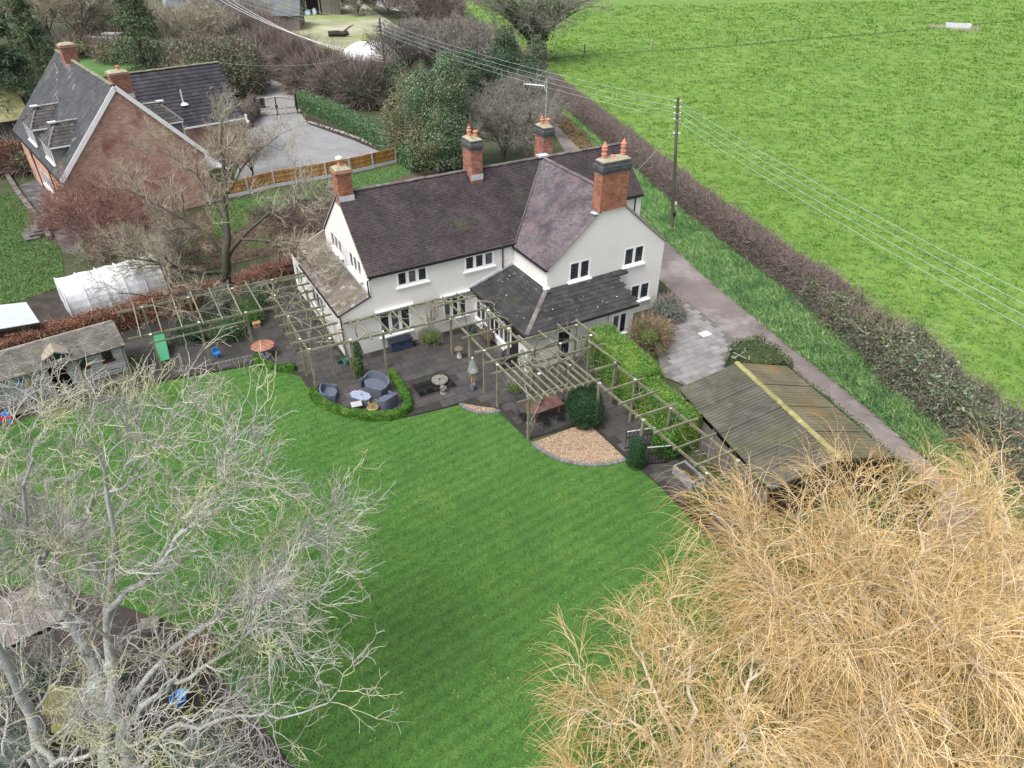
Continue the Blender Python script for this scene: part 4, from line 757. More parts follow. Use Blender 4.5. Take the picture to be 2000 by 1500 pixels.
# dormers
def dormer(q0, q1, side=0):
    qm = (q0+q1)/2; zt, zr = 6.05, 7.35; d = MB()
    pf = lambda p: (p if side == 0 else NW-p)
    Fq = lambda p, q, z: NF(pf(p), q, z)
    mb = MB(); ax = NF.x if side == 0 else -NF.x
    for q in (q0+0.12, q1-0.12): mb = MB(); mb.prism([Fq(0.12, q, NE+0.1), Fq(1.5, q, zt), Fq(0.12, q, zt)], NF.y*0.03); mb.build('dormer_cheek', M['dark_board'], nb)
    window(nb, Fq(0.05, q1-0.1, 0) if side == 0 else Fq(0.05, q0+0.1, 0), -NF.y if side == 0 else NF.y, -ax, 0, q1-q0-0.2, 4.70, 6.0, 3, frame=0.10, sillw=0.06, mglass=M['glass'])
    pts = [Fq(0.0, q0-0.12, zt), Fq(0.0, q1+0.12, zt), Fq(1.15, qm, zr), Fq(2.76, qm, zr+0.02), Fq(1.58, q0-0.15, zt), Fq(1.58, q1+0.15, zt)]
    mb = MB(); mb.poly([pts[0], pts[1], pts[2]]); mb.poly([pts[0], pts[2], pts[3], pts[4]]); mb.poly([pts[1], pts[5], pts[3], pts[2]]); rr = mb.build('dormer_roof', M['deck'], nb)
    def tri(O, a, P3, gauge=0.3):
        a = nrm(a); n = np.cross(a, A(P3[2])-A(O)); s = nrm(np.cross(n, a)); s = s if s[2] > 0 else -s
        poly = [((A(p)-A(O))@a, (A(p)-A(O))@s) for p in P3]; mn = min(x for x, _ in poly); O2 = A(O)+a*mn; poly = [(x-mn, y) for x, y in poly]
        tile_poly(rr, O2, a, s, poly, gauge, 0.3, M['dorm_tile'])
    tri(pts[0], NF.y, [pts[0], pts[1], pts[2]]); tri(pts[0], ax, [pts[0], pts[4], pts[3], pts[2]]); tri(pts[1], ax, [pts[1], pts[5], pts[3], pts[2]])
    ridge_run(rr, pts[2]+ZX*0.02, pts[3]+ZX*0.03, 4, M['pale_ridge'], r=0.11); ridge_run(rr, pts[0]+ZX*0.03, pts[2]+ZX*0.02, 5, M['ridge'], r=0.09, name='hip_tile'); ridge_run(rr, pts[1]+ZX*0.03, pts[2]+ZX*0.02, 5, M['ridge'], r=0.09, name='hip_tile')
    mb = MB(); mb.box(pts[2]+ZX*0.06-ax*0.15, NF.y*0.26, ax*0.28, ZX*0.05); mb.build('dormer_cap', M['lead'], nb)
    for q in (q0-0.12, q1+0.12): mb = MB(); mb.beam(Fq(0.06, q, zt-0.06), Fq(1.55, q, zt-0.06), 0.06, 0.12); mb.build('fascia', M['white_board'], nb)
    mb = MB(); mb.beam(Fq(0.03, q0-0.1, zt-0.05), Fq(0.03, q1+0.1, zt-0.05), 0.05, 0.08); mb.build('fascia', M['white_board'], nb)
M['dark_board'] = plain('dormer_cladding', (0.20, 0.20, 0.20), rough=0.7, stretch=(1, 1, 12))
M['dorm_tile'] = surf('lichened_pantile', [(0.030, 0.028, 0.030), (0.055, 0.050, 0.050), (0.085, 0.080, 0.075)], scale=2.0, tint=0.35, rough=0.6, stain=(0.42, 0.42, 0.40), stain_scale=5.5, stain_at=0.62, stain_w=0.05, stain2=(0.08, 0.08, 0.04))
M['pale_ridge'] = surf('lichened_ridge', [(0.10, 0.10, 0.10), (0.38, 0.38, 0.37)], scale=6, rnd=0.1)
dormer(2.0, 4.9); dormer(8.0, 11.0); dormer(3.4, 6.6, side=1)
# rear wing
W0, W1, Q0, Q1, WR = NW-0.2, 17.0, 8.28, 16.1, 8.40
brick_wall(nb, NF(NW, Q0, 0), NF.x, [(0, 0), (W1-NW, 0), (W1-NW, NE), (0, NE)], [(1.6, 3.0, 0.1, 2.2)], -NF.y, W1-NW, NE, M['nbrick'], 'nmortar')
window(nb, NF(NW, Q0, 0), NF.x, -NF.y, 1.6, 3.0, 0.1, 2.2, 2, sill=False, name='door')
brick_wall(nb, NF(W1, Q0, 0), NF.y, [(0, 0), (Q1-Q0, 0), (Q1-Q0, NE), ((Q1-Q0)/2, WR-0.05), (0, NE)], [], NF.x, Q1-Q0, WR, M['nbrick'], 'nmortar')
wrs = (WR-NE)/((Q1-Q0)/2); qm = (Q0+Q1)/2
r3 = ndeck([NF(NW-3.6, Q0-0.2, NE-0.2*wrs), NF(W1+0.3, Q0-0.2, NE-0.2*wrs), NF(W1+0.3, qm, WR), NF(NW-3.6, qm, WR)])
s3 = nrm(NF.y+ZX*wrs); S3 = math.hypot(qm-Q0+0.2, (qm-Q0+0.2)*wrs); nR2 = np.cross(NF.y, s2); nR2 = nR2 if nR2[2] > 0 else -nR2
O3 = NF(NW-3.6, Q0-0.2, NE-0.2*wrs)
V, F, T = tile_slope(O3, NF.x, s3, W1+0.3-NW+3.6, S3, 0.36, 0.30, RNG, lambda C: plane_z(C, NF(NW, 0, NE), nR2) < C[:, 2]+0.05, lift=0.045, bond=False); mkobj('roof_tiles', V, F, M['dark_tile'], r3, tint=T, kind='stuff')
r4 = ndeck([NF(NW-3.6, Q1+0.2, NE-0.2*wrs), NF(W1+0.3, Q1+0.2, NE-0.2*wrs), NF(W1+0.3, qm, WR-0.001), NF(NW-3.6, qm, WR-0.001)])
ridge_run(r3, NF(NW-2, qm, WR+0.04), NF(W1+0.3, qm, WR+0.04), 22, M['nridge'], r=0.12)
mb = MB(); mb.beam(NF(NW+1.2, Q0-0.26, NE-0.25), NF(W1+0.2, Q0-0.26, NE-0.25), 0.08, 0.14); mb.build('fascia', M['white_board'], nb)
pipe([NF(W1-0.1, Q0-0.2, NE-0.3), NF(W1-0.1, Q0-0.06, NE-0.6), NF(W1-0.1, Q0-0.06, 0.1)], nb)
# chimneys, vents, canopy
chimney(nb, NF, 5.4, 6.7, 1.3, 2.3, 8.5, 10.35, 10.6, M['brick_dull'], [(6.2, 1.8, 0.35, 'plain')], cap='brick_dull', flash=True)
chimney(nb, NF, 4.6, 5.7, 11.6, 12.5, 9.2, 10.9, 11.2, M['brick_dull'], [], cap='brick_dull')
for (p_, q_, z_) in [(2.9, 9.6, 7.4), (4.2, 13.6, 8.9)]: mb = MB(); mb.tube([NF(p_, q_, z_-0.1), NF(p_-0.05, q_, z_+0.7)], 0.06, 8); mb.lathe(NF(p_, q_, z_-0.12), [(0.2, 0), (0.1, 0.12)], 10); mb.build('vent_pipe', M['alu'], nb)
mb = MB(); mb.tube([NF(12.6, 9.8, 5.7), NF(12.6, 9.8, 7.0)], 0.07, 8); mb.lathe(NF(12.6, 9.7, 5.75), [(0.42, 0), (0.30, 0.1), (0.1, 0.2)], 10); mb.build('vent_pipe', plain('pale_vent', (0.6, 0.6, 0.6)), nb)
M['poly'] = surf('polycarbonate', [(0.55, 0.60, 0.64), (0.68, 0.72, 0.76)], scale=2, rough=0.25)
mb = MB(); mb.prism([NF(NW+0.02, 0.4, 2.95), NF(NW+1.9, 0.4, 2.35), NF(NW+1.9, 6.4, 2.35), NF(NW+0.02, 6.4, 2.95)], (0, 0, -0.04)); cp = mb.build('canopy', M['poly'], nb)
for k in range(6): mb = MB(); mb.beam(NF(NW+0.02, 0.4+1.2*k, 2.98), NF(NW+1.9, 0.4+1.2*k, 2.38), 0.05, 0.04); mb.build('glazing_bar', M['white_board'], cp)
mb = MB(); mb.beam(NF(W1+0.35, Q0-0.3, 4.0), NF(W1+0.35, Q0-0.3, 4.5), 0.16, 0.16, up=(1, 0, 0)); mb.box(NF(W1+0.35, Q0-0.5, 3.9), NF.x*0.1, NF.y*0.16, ZX*0.08); mb.build('security_light', M['white_board'], nb)

# terrace retaining wall and steps by the neighbour's lawn
M['wallstone'] = surf('dark_stone', [(0.07, 0.06, 0.055), (0.13, 0.115, 0.105), (0.19, 0.175, 0.16)], scale=3, rnd=0.3)
tw_ = thing('terrace_wall', G(70, 420), 'low dark stone terrace wall with steps beside neighbour lawn', 'wall')
pth = [G(15, 345), G(40, 385), G(75, 430), G(100, 470)]
for i in range(3):
    a_, b_ = pth[i], pth[i+1]; k = max(2, int(np.linalg.norm(b_-a_)/0.6)); d = nrm(b_-a_)
    for j in range(k):
        c = a_+(b_-a_)*((j+0.5)/k); mb = MB(); h = random.uniform(0.35, 0.45); mb.box(c+ZX*h/2, d*(np.linalg.norm(b_-a_)/k*0.48), np.cross(ZX, d)*0.17, ZX*h/2); mb.build('stone', M['wallstone'], tw_)
for j in range(4):
    c = G(88-9*j, 448+5*j); mb = MB(); mb.box(c+ZX*(0.30-0.07*j)/1, NF.x*0.5, NF.y*0.9, ZX*(0.30-0.07*j)); mb.build('step', M['wallstone'], tw_)
# ================================================================== TIMBER PANEL FENCE WITH CONCRETE POSTS
M['fence_wood'] = surf('orange_larch', [(0.30, 0.145, 0.045), (0.40, 0.215, 0.075), (0.50, 0.29, 0.12)], scale=2.5, stretch=(1, 1, 0.2), tint=0.22, rough=0.8, stain=(0.22, 0.10, 0.035), stain_scale=0.8, stain_at=0.56)
M['concrete'] = surf('pale_concrete', [(0.46, 0.48, 0.50), (0.58, 0.60, 0.62)], scale=3, rough=0.85)
fpx = [(411, 399), (434, 389), (486, 378.5), (537, 365.5), (590, 356), (638, 348), (684, 339), (729, 328.5), (773.5, 317.5)]
fl = [G(*p) for p in fpx]; FH = 1.42
fe = thing('panel_fence', fl[4], 'orange timber panel fence with white concrete posts along driveway', 'fence')
for i, p in enumerate(fl):
    d = nrm(fl[min(i+1, 8)]-fl[max(i-1, 0)]); mb = MB(); mb.box(p+ZX*(FH+0.06)/2, d*0.06, np.cross(ZX, d)*0.065, ZX*(FH+0.06)/2); mb.build('post', M['concrete'], fe)
    if i < 8:
        q = fl[i+1]; d = nrm(q-p); L = np.linalg.norm(q-p); n = np.cross(ZX, d)
        mb = MB(); mb.box((p+q)/2+ZX*0.14, d*(L/2-0.06), n*0.03, ZX*0.14); mb.build('gravel_board', M['concrete'], fe)
        mb = MB(); k = int(L/0.12)
        for j in range(k): c = p+d*(0.06+(L-0.12)*(j+0.5)/k); mb.box(c+ZX*(0.30+(FH-0.32)/2)+n*(0.012 if j % 2 else -0.004), d*(L/k*0.52), n*0.008, ZX*(FH-0.34)/2, random.random())
        pn = mb.build('fence_panel', M['fence_wood'], fe)
        for hz in (0.45, 0.9, 1.28): mb = MB(); mb.box((p+q)/2+ZX*hz-n*0.03, d*(L/2-0.06), n*0.018, ZX*0.03); mb.build('rail', M['fence_wood'], pn)
        mb = MB(); mb.box((p+q)/2+ZX*(FH-0.015), d*(L/2-0.05), n*0.035, ZX*0.018); mb.build('capping', M['fence_wood'], pn)
# ================================================================== DRIVEWAY GATES, BIN, STONE EDGING
M['iron'] = plain('black_iron', (0.012, 0.012, 0.013), rough=0.45)
ga, gb = G(503, 229.5), G(582, 221.5); gt = thing('driveway_gates', (ga+gb)/2, 'pair of arched black wrought iron gates closing neighbour driveway', 'gate')
gd = nrm(gb-ga); GLn = np.linalg.norm(gb-ga); gn = np.cross(ZX, gd)
for p in (ga, gb): mb = MB(); mb.box(p+ZX*1.05, gd*0.09, gn*0.09, ZX*1.05); mb.lathe(p+ZX*2.1, [(0.10, 0), (0.12, 0.06), (0.06, 0.14), (0.01, 0.17)], 10); mb.build('gate_post', M['iron'], gt)
for s in (0, 1):
    mb = MB(); x0, x1 = (0.12, GLn/2-0.03) if s == 0 else (GLn/2+0.03, GLn-0.12); nb_ = 15
    for j in range(nb_+1):
        x = x0+(x1-x0)*j/nb_; h = 1.55+0.45*math.sin(math.pi/2*(x/(GLn/2) if x < GLn/2 else (GLn-x)/(GLn/2))); mb.beam(ga+gd*x+ZX*0.1, ga+gd*x+ZX*h, 0.03, 0.03, up=(1, 0, 0))
    for zz in (0.12, 0.75): mb.beam(ga+gd*x0+ZX*zz, ga+gd*x1+ZX*zz, 0.04, 0.05)
    pts = [ga+gd*(x0+(x1-x0)*j/8)+ZX*(1.52+0.45*math.sin(math.pi/2*((x0+(x1-x0)*j/8)/(GLn/2) if s == 0 else (GLn-(x0+(x1-x0)*j/8))/(GLn/2)))) for j in range(9)]
    mb.tube(pts, 0.03, 6); gl = mb.build('gate_leaf', M['iron'], gt)
    mb = MB(); xm = x1 if s == 0 else x0; mb.beam(ga+gd*xm+ZX*0.05, ga+gd*xm+ZX*2.05, 0.07, 0.07, up=(1, 0, 0)); mb.build('stile', M['iron'], gl)
mb = MB(); mb.lathe(ga+gd*GLn/2+ZX*1.0, [(0.02, -0.16), (0.16, -0.1), (0.2, 0), (0.16, 0.1), (0.02, 0.16)], 12); mb.build('lock_boss', M['iron'], gt)
bn = thing('wheelie_bin', G(513, 211), 'black wheelie bin standing behind the iron driveway gates', 'bin'); B = ORG[bn.name]; q = [B+A([x*0.24, y*0.27, 0.1]) for x, y in ((-1, -1), (1, -1), (1, 1), (-1, 1))]; r = [B+A([x*0.29, y*0.34, 1.0]) for x, y in ((-1, -1), (1, -1), (1, 1), (-1, 1))]
mb = MB(); mb.add(q+r, [(0, 1, 2, 3), (0, 1, 5, 4), (1, 2, 6, 5), (2, 3, 7, 6), (3, 0, 4, 7)]); mb.build('body', M['iron'], bn); mb = MB(); mb.box(B+ZX*1.04, (0.31, 0, 0), (0, 0.37, 0), (0, 0, 0.035)); mb.build('lid', M['iron'], bn)
for s in (-1, 1): mb = MB(); mb.tube([B+A([s*0.2, 0.3, 0.1]), B+A([s*0.27, 0.3, 0.1])], 0.1, 10); mb.build('wheel', M['iron'], bn)
se = thing('stone_edging', G(690, 270), 'row of pale rough stones edging the neighbour driveway border', 'edging')
M['palestone'] = surf('pale_stone', [(0.22, 0.21, 0.17), (0.36, 0.345, 0.29), (0.46, 0.44, 0.38)], scale=4, rnd=0.25, stain=(0.14, 0.15, 0.08), stain_scale=2)
def rock_mesh(seed, r=0.2):
    bm = bmesh.new(); bmesh.ops.create_icosphere(bm, subdivisions=1, radius=r); rg = random.Random(seed)
    for v in bm.verts: v.co *= rg.uniform(0.7, 1.2); v.co.z *= 0.75
    me = bpy.data.meshes.new('stone'); bm.to_mesh(me); bm.free(); me.materials.append(M['palestone']); return me
rms = [rock_mesh(i) for i in range(4)]; a_, b_ = G(598, 238), G(772, 305)
for i in range(34):
    t = (i+random.uniform(-.2, .2))/33; p = a_+(b_-a_)*t+A([0.5*math.sin(t*math.pi), 0.4*math.sin(t*math.pi), 0.06]); piece('stone', rms[i % 4], se, p, (0, 0, random.uniform(0, 6)), (random.uniform(.8, 1.5), random.uniform(.8, 1.2), random.uniform(.8, 1.1)))
sheet('border_bed', PX((590, 225), (605, 228), (700, 262), (800, 305), (775, 310), (690, 274), (600, 242)), 0.006, M['soil'])

# ================================================================== FAR OUTBUILDINGS
def shed_building(name, label, c, yaw, L, D, eave, ridge, wallm, roofm, cat='barn', open_front=False, overhang=0.3, gauge=0.5):
    fr = Frame(c[0], c[1], yaw); t = thing(name, (c[0], c[1], 0), label, cat)
    if not open_front: mb = MB(); fr.box(mb, 0, L, 0, 0.2, 0, eave); mb.build('wall', wallm, t)
    for (u0, u1, v0, v1) in [(0, L, D-0.2, D)]: mb = MB(); fr.box(mb, u0, u1, v0, v1, 0, eave); mb.build('wall', wallm, t)
    for u0 in (0, L-0.2):
        mb = MB(); mb.prism([fr(u0, 0.2, 0), fr(u0, D-0.2, 0), fr(u0, D-0.2, eave), fr(u0, D/2, ridge-0.1), fr(u0, 0.2, eave)], fr.x*0.2); mb.build('wall', wallm, t)
    o = overhang
    for sgn in (0, 1):
        y0 = -o if sgn == 0 else D+o; z0 = eave-o*(ridge-eave)/(D/2); mb = MB(); mb.prism([fr(-o, y0, z0), fr(L+o, y0, z0), fr(L+o, D/2, ridge), fr(-o, D/2, ridge)], (0, 0, 0.06)); r = mb.build('roof', roofm, t)
        nrib = int(L/gauge); mb = MB()
        for k in range(nrib): x = -o+(L+2*o)*(k+0.5)/nrib; mb.beam(fr(x, y0, z0+0.07), fr(x, D/2, ridge+0.07), 0.06, 0.05)
        mb.build('roof_ribs', roofm, r, kind='stuff')
    return t, fr
M['grey_sheet'] = surf('grey_roof_sheet', [(0.075, 0.085, 0.095), (0.11, 0.122, 0.135), (0.15, 0.16, 0.17)], scale=0.5, rough=0.6, stain=(0.13, 0.14, 0.10), stain_scale=0.2)
M['pale_sheet'] = surf('pale_roof_sheet', [(0.42, 0.45, 0.50), (0.52, 0.55, 0.60)], scale=0.6, rough=0.5)
M['barn_board'] = surf('weathered_boards', [(0.10, 0.09, 0.08), (0.17, 0.155, 0.14), (0.24, 0.22, 0.20)], scale=1.2, stretch=(4, 4, 0.3))
M['mossroof'] = surf('mossy_yellow_roof', [(0.14, 0.135, 0.06), (0.22, 0.21, 0.10), (0.30, 0.28, 0.15)], scale=1.0)
bo, bof = shed_building('open_barn', 'open fronted timber barn with clutter at top of farmyard', G(543, 32)[:2], 0.26, 12.6, 8, 4.4, 6.2, M['barn_board'], M['grey_sheet'], open_front=True)
for k in range(4): mb = MB(); bof.box(mb, 0.1+k*4.1, 0.4+k*4.1, 0.0, 0.3, 0, 4.35); mb.build('post', M['barn_board'], bo)
mb = MB(); bof.box(mb, 8.9, 12.5, 0.02, 0.18, 0, 4.3); mb.build('wall', M['barn_board'], bo)
mb = MB(); bof.box(mb, 0.2, 3.8, 5.2, 5.4, 0, 4.3); mb.build('partition', M['barn_board'], bo)
for (u, v, s, c, lab, nm) in [(1.3, 0.6, (0.9, 0.6, 0.9), (0.10, 0.16, 0.18), 'teal covered machine parked in the open barn', 'covered_machine'), (3.0, 0.5, (0.8, 0.5, 0.5), (0.25, 0.20, 0.16), 'brown wooden crate at the mouth of the open barn', 'crate'), (6.0, 0.6, (0.7, 0.5, 0.7), (0.35, 0.5, 0.65), 'pale blue plastic drum stack in the open barn', 'drum'), (7.4, 0.6, (0.5, 0.5, 0.9), (0.42, 0.45, 0.5), 'grey sack pile leaning inside the open barn', 'sack_pile')]:
    B = bof(u, v+0.4, 0); t = thing(nm, B, lab, nm.replace('_', ' ').split()[-1]); mt = plain(nm+'_mat', c, rough=0.6)
    mb = MB(); mb.lathe(B, [(s[0]*0.9, 0), (s[0], s[2]*0.3), (s[0]*0.95, s[2]*0.9), (s[0]*0.5, s[2]*1.35), (0.05, s[2]*1.4)], 9); mb.build('body', mt, t)
    mb = MB(); mb.box(B+ZX*s[2]*0.5-bof.y*s[0]*0.95, bof.x*s[0]*0.5, bof.y*0.04, ZX*s[2]*0.3); mb.build('front_panel', plain(nm+'_front', tuple(x*1.6 for x in c)), t)
g_ = thing('hay_rack', bof(4.9, 0.5, 0), 'metal barred hay rack standing before the open barn', 'rack'); 
for k in range(7): mb = MB(); mb.beam(bof(4.1+k*0.28, 0.35, 1.6), bof(4.1+k*0.28, 0.35, 3.0), 0.05, 0.05, up=(1, 0, 0)); mb.build('bar', M['palestone'], g_)
for z in (1.6, 3.0): mb = MB(); mb.beam(bof(4.0, 0.35, z), bof(5.9, 0.35, z), 0.06, 0.06); mb.build('rail', M['palestone'], g_)
for u in (4.05, 5.85): mb = MB(); mb.beam(bof(u, 0.35, 0), bof(u, 0.35, 3.0), 0.07, 0.07, up=(1, 0, 0)); mb.build('leg', M['palestone'], g_)
shed_building('grey_barn', 'long low barn with a ribbed dark grey roof behind hedge', G(400, 62)[:2], 0.15, 17, 9, 2.6, 5.4, M['barn_board'], M['grey_sheet'])
shed_building('white_barn', 'pale barn with blue white roof at the top of picture', G(160, 33)[:2], 0.55, 9, 10, 3.5, 5.0, M['pale_sheet'], M['pale_sheet'], gauge=0.9)
shed_building('pale_shed', 'small pale roofed shed beside the long grey barn', G(330, 25)[:2], 0.5, 8, 9, 3.0, 4.4, M['pale_sheet'], M['pale_sheet'], gauge=0.9)
shed_building('mossy_outbuilding', 'grey outbuilding with a yellow mossy roof at far left', G(-60, 300)[:2], NY-math.pi/2+math.pi/2, 6, 8, 2.6, 4.6, M['slate_tile'], M['mossroof'], cat='outbuilding')
# white sheeted heap in the yard, log, white bag, trough, field posts
M['white_sheet'] = plain('white_plastic_sheet', (0.86, 0.87, 0.88), rough=0.3, var=0.03)
hp = thing('sheeted_heap', G(712, 128), 'big rounded heap under glossy white plastic sheet by farmyard', 'heap'); B = ORG[hp.name]
V, F = [], []; nu, nv = 28, 12
for j in range(nv+1):
    for i in range(nu):
        th, ph = 2*math.pi*i/nu, math.pi/2*j/nv; r = 1+0.05*math.sin(5*th+2)+0.03*math.sin(9*th); V.append(B+A([4.6*r*math.cos(th)*math.cos(ph)**0.8+1.2*math.sin(ph), 3.2*r*math.sin(th)*math.cos(ph)**0.8, 3.3*math.sin(ph)+0.06*math.sin(7*th+ph*5)]))
F = [(j*nu+i, j*nu+(i+1) % nu, (j+1)*nu+(i+1) % nu, (j+1)*nu+i) for j in range(nv) for i in range(nu)]; mkobj('sheet', V, F, M['white_sheet'], hp, smooth=True)
for k in range(9): th = k*0.7; mb = MB(); mb.lathe(B+A([4.8*math.cos(th), 3.4*math.sin(th), 0]), [(0.34, 0.0), (0.36, 0.1), (0.34, 0.2), (0.18, 0.2)], 10); mb.build('tyre', M['iron'], hp)
lg = thing('felled_log', G(664, 72), 'dark felled log lying on the farmyard grass', 'log'); B = ORG[lg.name]; mb = MB(); mb.tube([B+A([-2.0, 0, 0.5]), B+A([-0.6, 0.2, 0.55]), B+A([0.8, 0.1, 0.5]), B+A([1.6, 0.3, 0.6])], [0.45, 0.5, 0.42, 0.36], 9); mb.build('trunk', M['soil'], lg); mb = MB(); mb.tube([B+A([0.6, 0.1, 0.7]), B+A([1.7, 0.2, 1.5]), B+A([2.6, 0.3, 1.9])], [0.2, 0.14, 0.06], 6); mb.build('branch', M['soil'], lg)
bg_ = thing('white_sack', G(571, 37), 'plump white sack lying on grass before the open barn', 'sack'); B = ORG[bg_.name]; mb = MB(); mb.lathe(B, [(0.6, 0), (1.0, 0.2), (1.05, 0.5), (0.7, 0.85), (0.15, 0.95)], 11); mb.build('bag', M['white_sheet'], bg_, smooth=True); mb = MB(); mb.lathe(B+A([0.05, 0, 0.9]), [(0.14, 0), (0.1, 0.1), (0.22, 0.22), (0.02, 0.2)], 8); mb.build('neck', M['white_sheet'], bg_)
tr = thing('water_trough', G(1870, 54), 'pale concrete water trough standing in the field', 'trough'); B = ORG[tr.name]; tf = Frame(B[0], B[1], -0.35)
mb = MB(); tf.box(mb, -2.2, 2.2, -0.75, -0.6, 0.0, 0.75); tf.box(mb, -2.2, 2.2, 0.6, 0.75, 0.0, 0.75); tf.box(mb, -2.2, -2.05, -0.6, 0.6, 0, 0.75); tf.box(mb, 2.05, 2.2, -0.6, 0.6, 0, 0.75); mb.build('basin', M['concrete'], tr)
mb = MB(); tf.box(mb, -2.05, 2.05, -0.6, 0.6, 0.1, 0.62); mb.build('water', plain('trough_water', (0.25, 0.28, 0.3), rough=0.1), tr); mb = MB(); tf.box(mb, 1.4, 2.05, -0.6, 0.6, 0.70, 0.80); mb.build('valve_cover', M['concrete'], tr)
sheet('trough_mud', [B+A([5*math.cos(t)*(1+.2*math.sin(3*t)), 4*math.sin(t), 0]) for t in np.linspace(0, 6.28, 20)[:-1]], 0.05, surf('poached_ground', [(0.16, 0.15, 0.09), (0.27, 0.25, 0.17)], scale=0.8, stain=(0.13, 0.26, 0.05), stain_scale=0.4))
M['post'] = surf('field_post_wood', [(0.05, 0.045, 0.04), (0.10, 0.09, 0.08)], scale=4)
for i, (x, y) in enumerate([(11.2, 125.0), (22.5, 128.7), (38.3, 134.8), (53.3, 141.7), (68.0, 148.2)]):
    lab = ['dark thin post in field nearest the ivy clad tree', 'pale slim post in field second from ivy clad tree', 'third thin field post counting from ivy clad tree', 'fourth dark field post counting from ivy clad tree', 'thin field post nearest the water trough'][i]
    mb = MB(); mb.tube([(x, y, -0.05), (x+0.03, y, 0.6), (x, y, 1.45)], [0.10, 0.09, 0.085], 7); o = mb.build('fence_post', M['post'] if i != 1 else M['palestone'], label=lab, category='post', group='posts across the field')
# ================================================================== POLES AND WIRES
M['pole'] = surf('weathered_pole', [(0.055, 0.048, 0.038), (0.10, 0.088, 0.070), (0.15, 0.135, 0.11)], scale=3, stretch=(1, 1, 0.15), stain=(0.08, 0.10, 0.05), stain_scale=1)
M['ceramic'] = plain('white_insulator', (0.7, 0.7, 0.68), rough=0.2)
M['wire'] = plain('pale_wire', (0.42, 0.52, 0.48), rough=0.35, metal=0.3)
def pole(loc, h, label, lean=(0, 0)):
    t = thing('utility_pole', loc, label, 'pole', group='utility poles'); B = A(loc, float); L = A([lean[0], lean[1], 0])
    mb = MB(); mb.tube([B-ZX*0.1, B+ZX*h*0.5+L*0.5, B+ZX*h+L], [0.15, 0.13, 0.10], 12); mb.build('shaft', M['pole'], t)
    for k in range(4):
        z = h-0.25-0.42*k
        for s in (-1, 1): mb = MB(); p = B+L*(z/h)+ZX*z; mb.tube([p+A([0.10*s, 0, 0]), p+A([0.2*s, 0, 0.02])], 0.02, 6); mb.lathe(p+A([0.22*s, 0, -0.04]), [(0.03, 0), (0.055, 0.03), (0.055, 0.07), (0.03, 0.1)], 8); mb.build('insulator', M['ceramic'], t)
    mb = MB(); mb.box(B+A([0.0, -0.15, 2.1]), (0.09, 0, 0), (0, 0.012, 0), (0, 0, 0.13)); mb.build('number_plate', plain('plate', (0.62, 0.56, 0.36)), t)
    return t, B+L
p1, P1 = pole((12.61, 53.34, 0), 9.9, 'tall weathered timber power pole on the lane verge', (-0.92, 0))
mb = MB(); mb.box(P1*A([1, 1, 0])+A([0.25, 0, 7.4]), (0.28, 0, 0), (0, 0.05, 0), (0, 0, 0.05)); mb.build('crossarm', M['ceramic'], p1); mb = MB(); mb.box(A([12.62, 53.18, 1.2]), (0.09, 0, 0), (0, 0.08, 0), (0, 0, 0.16)); mb.build('junction_box', M['iron'], p1)
p2, P2 = pole((-15.5, 90.6, 0), 9.6, 'dark power pole rising from bushes near the sheeted heap', (-0.2, 0))
def wire(name, p, q, sag, r, label, grp, n=14, mat='wire'):
    p, q = A(p, float), A(q, float); ts = np.linspace(0, 1, n); mb = MB(); mb.tube([p+(q-p)*t-ZX*4*sag*t*(1-t) for t in ts], r, 5); return mb.build(name, M[mat], label=label, category='wire', group=grp)
nP = A([25.4, 8.2, 0.4])
ordn = ['topmost', 'second highest', 'third highest', 'lowest']
for k in range(4):
    z1, z2 = 9.65-0.42*k, 9.35-0.42*k
    wire('power_line', P1+ZX*z1, P2+ZX*z2, 0.55, 0.013, ordn[k]+' pale power line strung between the two power poles', 'lines between the poles')
    wire('power_line', P1+ZX*z1, nP+ZX*(z1-0.1), 0.7, 0.0115, ordn[k]+' pale green line crossing the field from verge pole', 'lines over the field')
    wire('power_line', P2+ZX*z2, G(500-22*k, -14+2*k, 8.6), 0.6, 0.012, ordn[k]+' line from far pole across the farmyard', 'lines over the farmyard')
for k in range(3): wire('overhead_cable', P2+A([0, 0, 5.6-0.3*k]), G(424+12*k, -3, 8.6), 1.1, 0.026, ['upper', 'middle', 'lower'][k]+' thick shiny cable sagging over the track hedge', 'thick cables', mat='ceramic')
wire('telephone_cable', P1+ZX*7.6, U(19.2, 2.0, 6.6), 0.15, 0.012, 'thin cable from verge pole down to the farmhouse eaves', 'telephone cables'); wire('telephone_cable', NF(17.2, 12.2, 8.4), P2+ZX*6.3, 0.9, 0.014, 'thin cable from brick house roof across the track', 'telephone cables')
wire('telephone_cable', P1+ZX*7.5, G(1010, 175, 7.0), 0.5, 0.012, 'thin dark cable running from verge pole into evergreen trees', 'telephone cables', mat='pole')
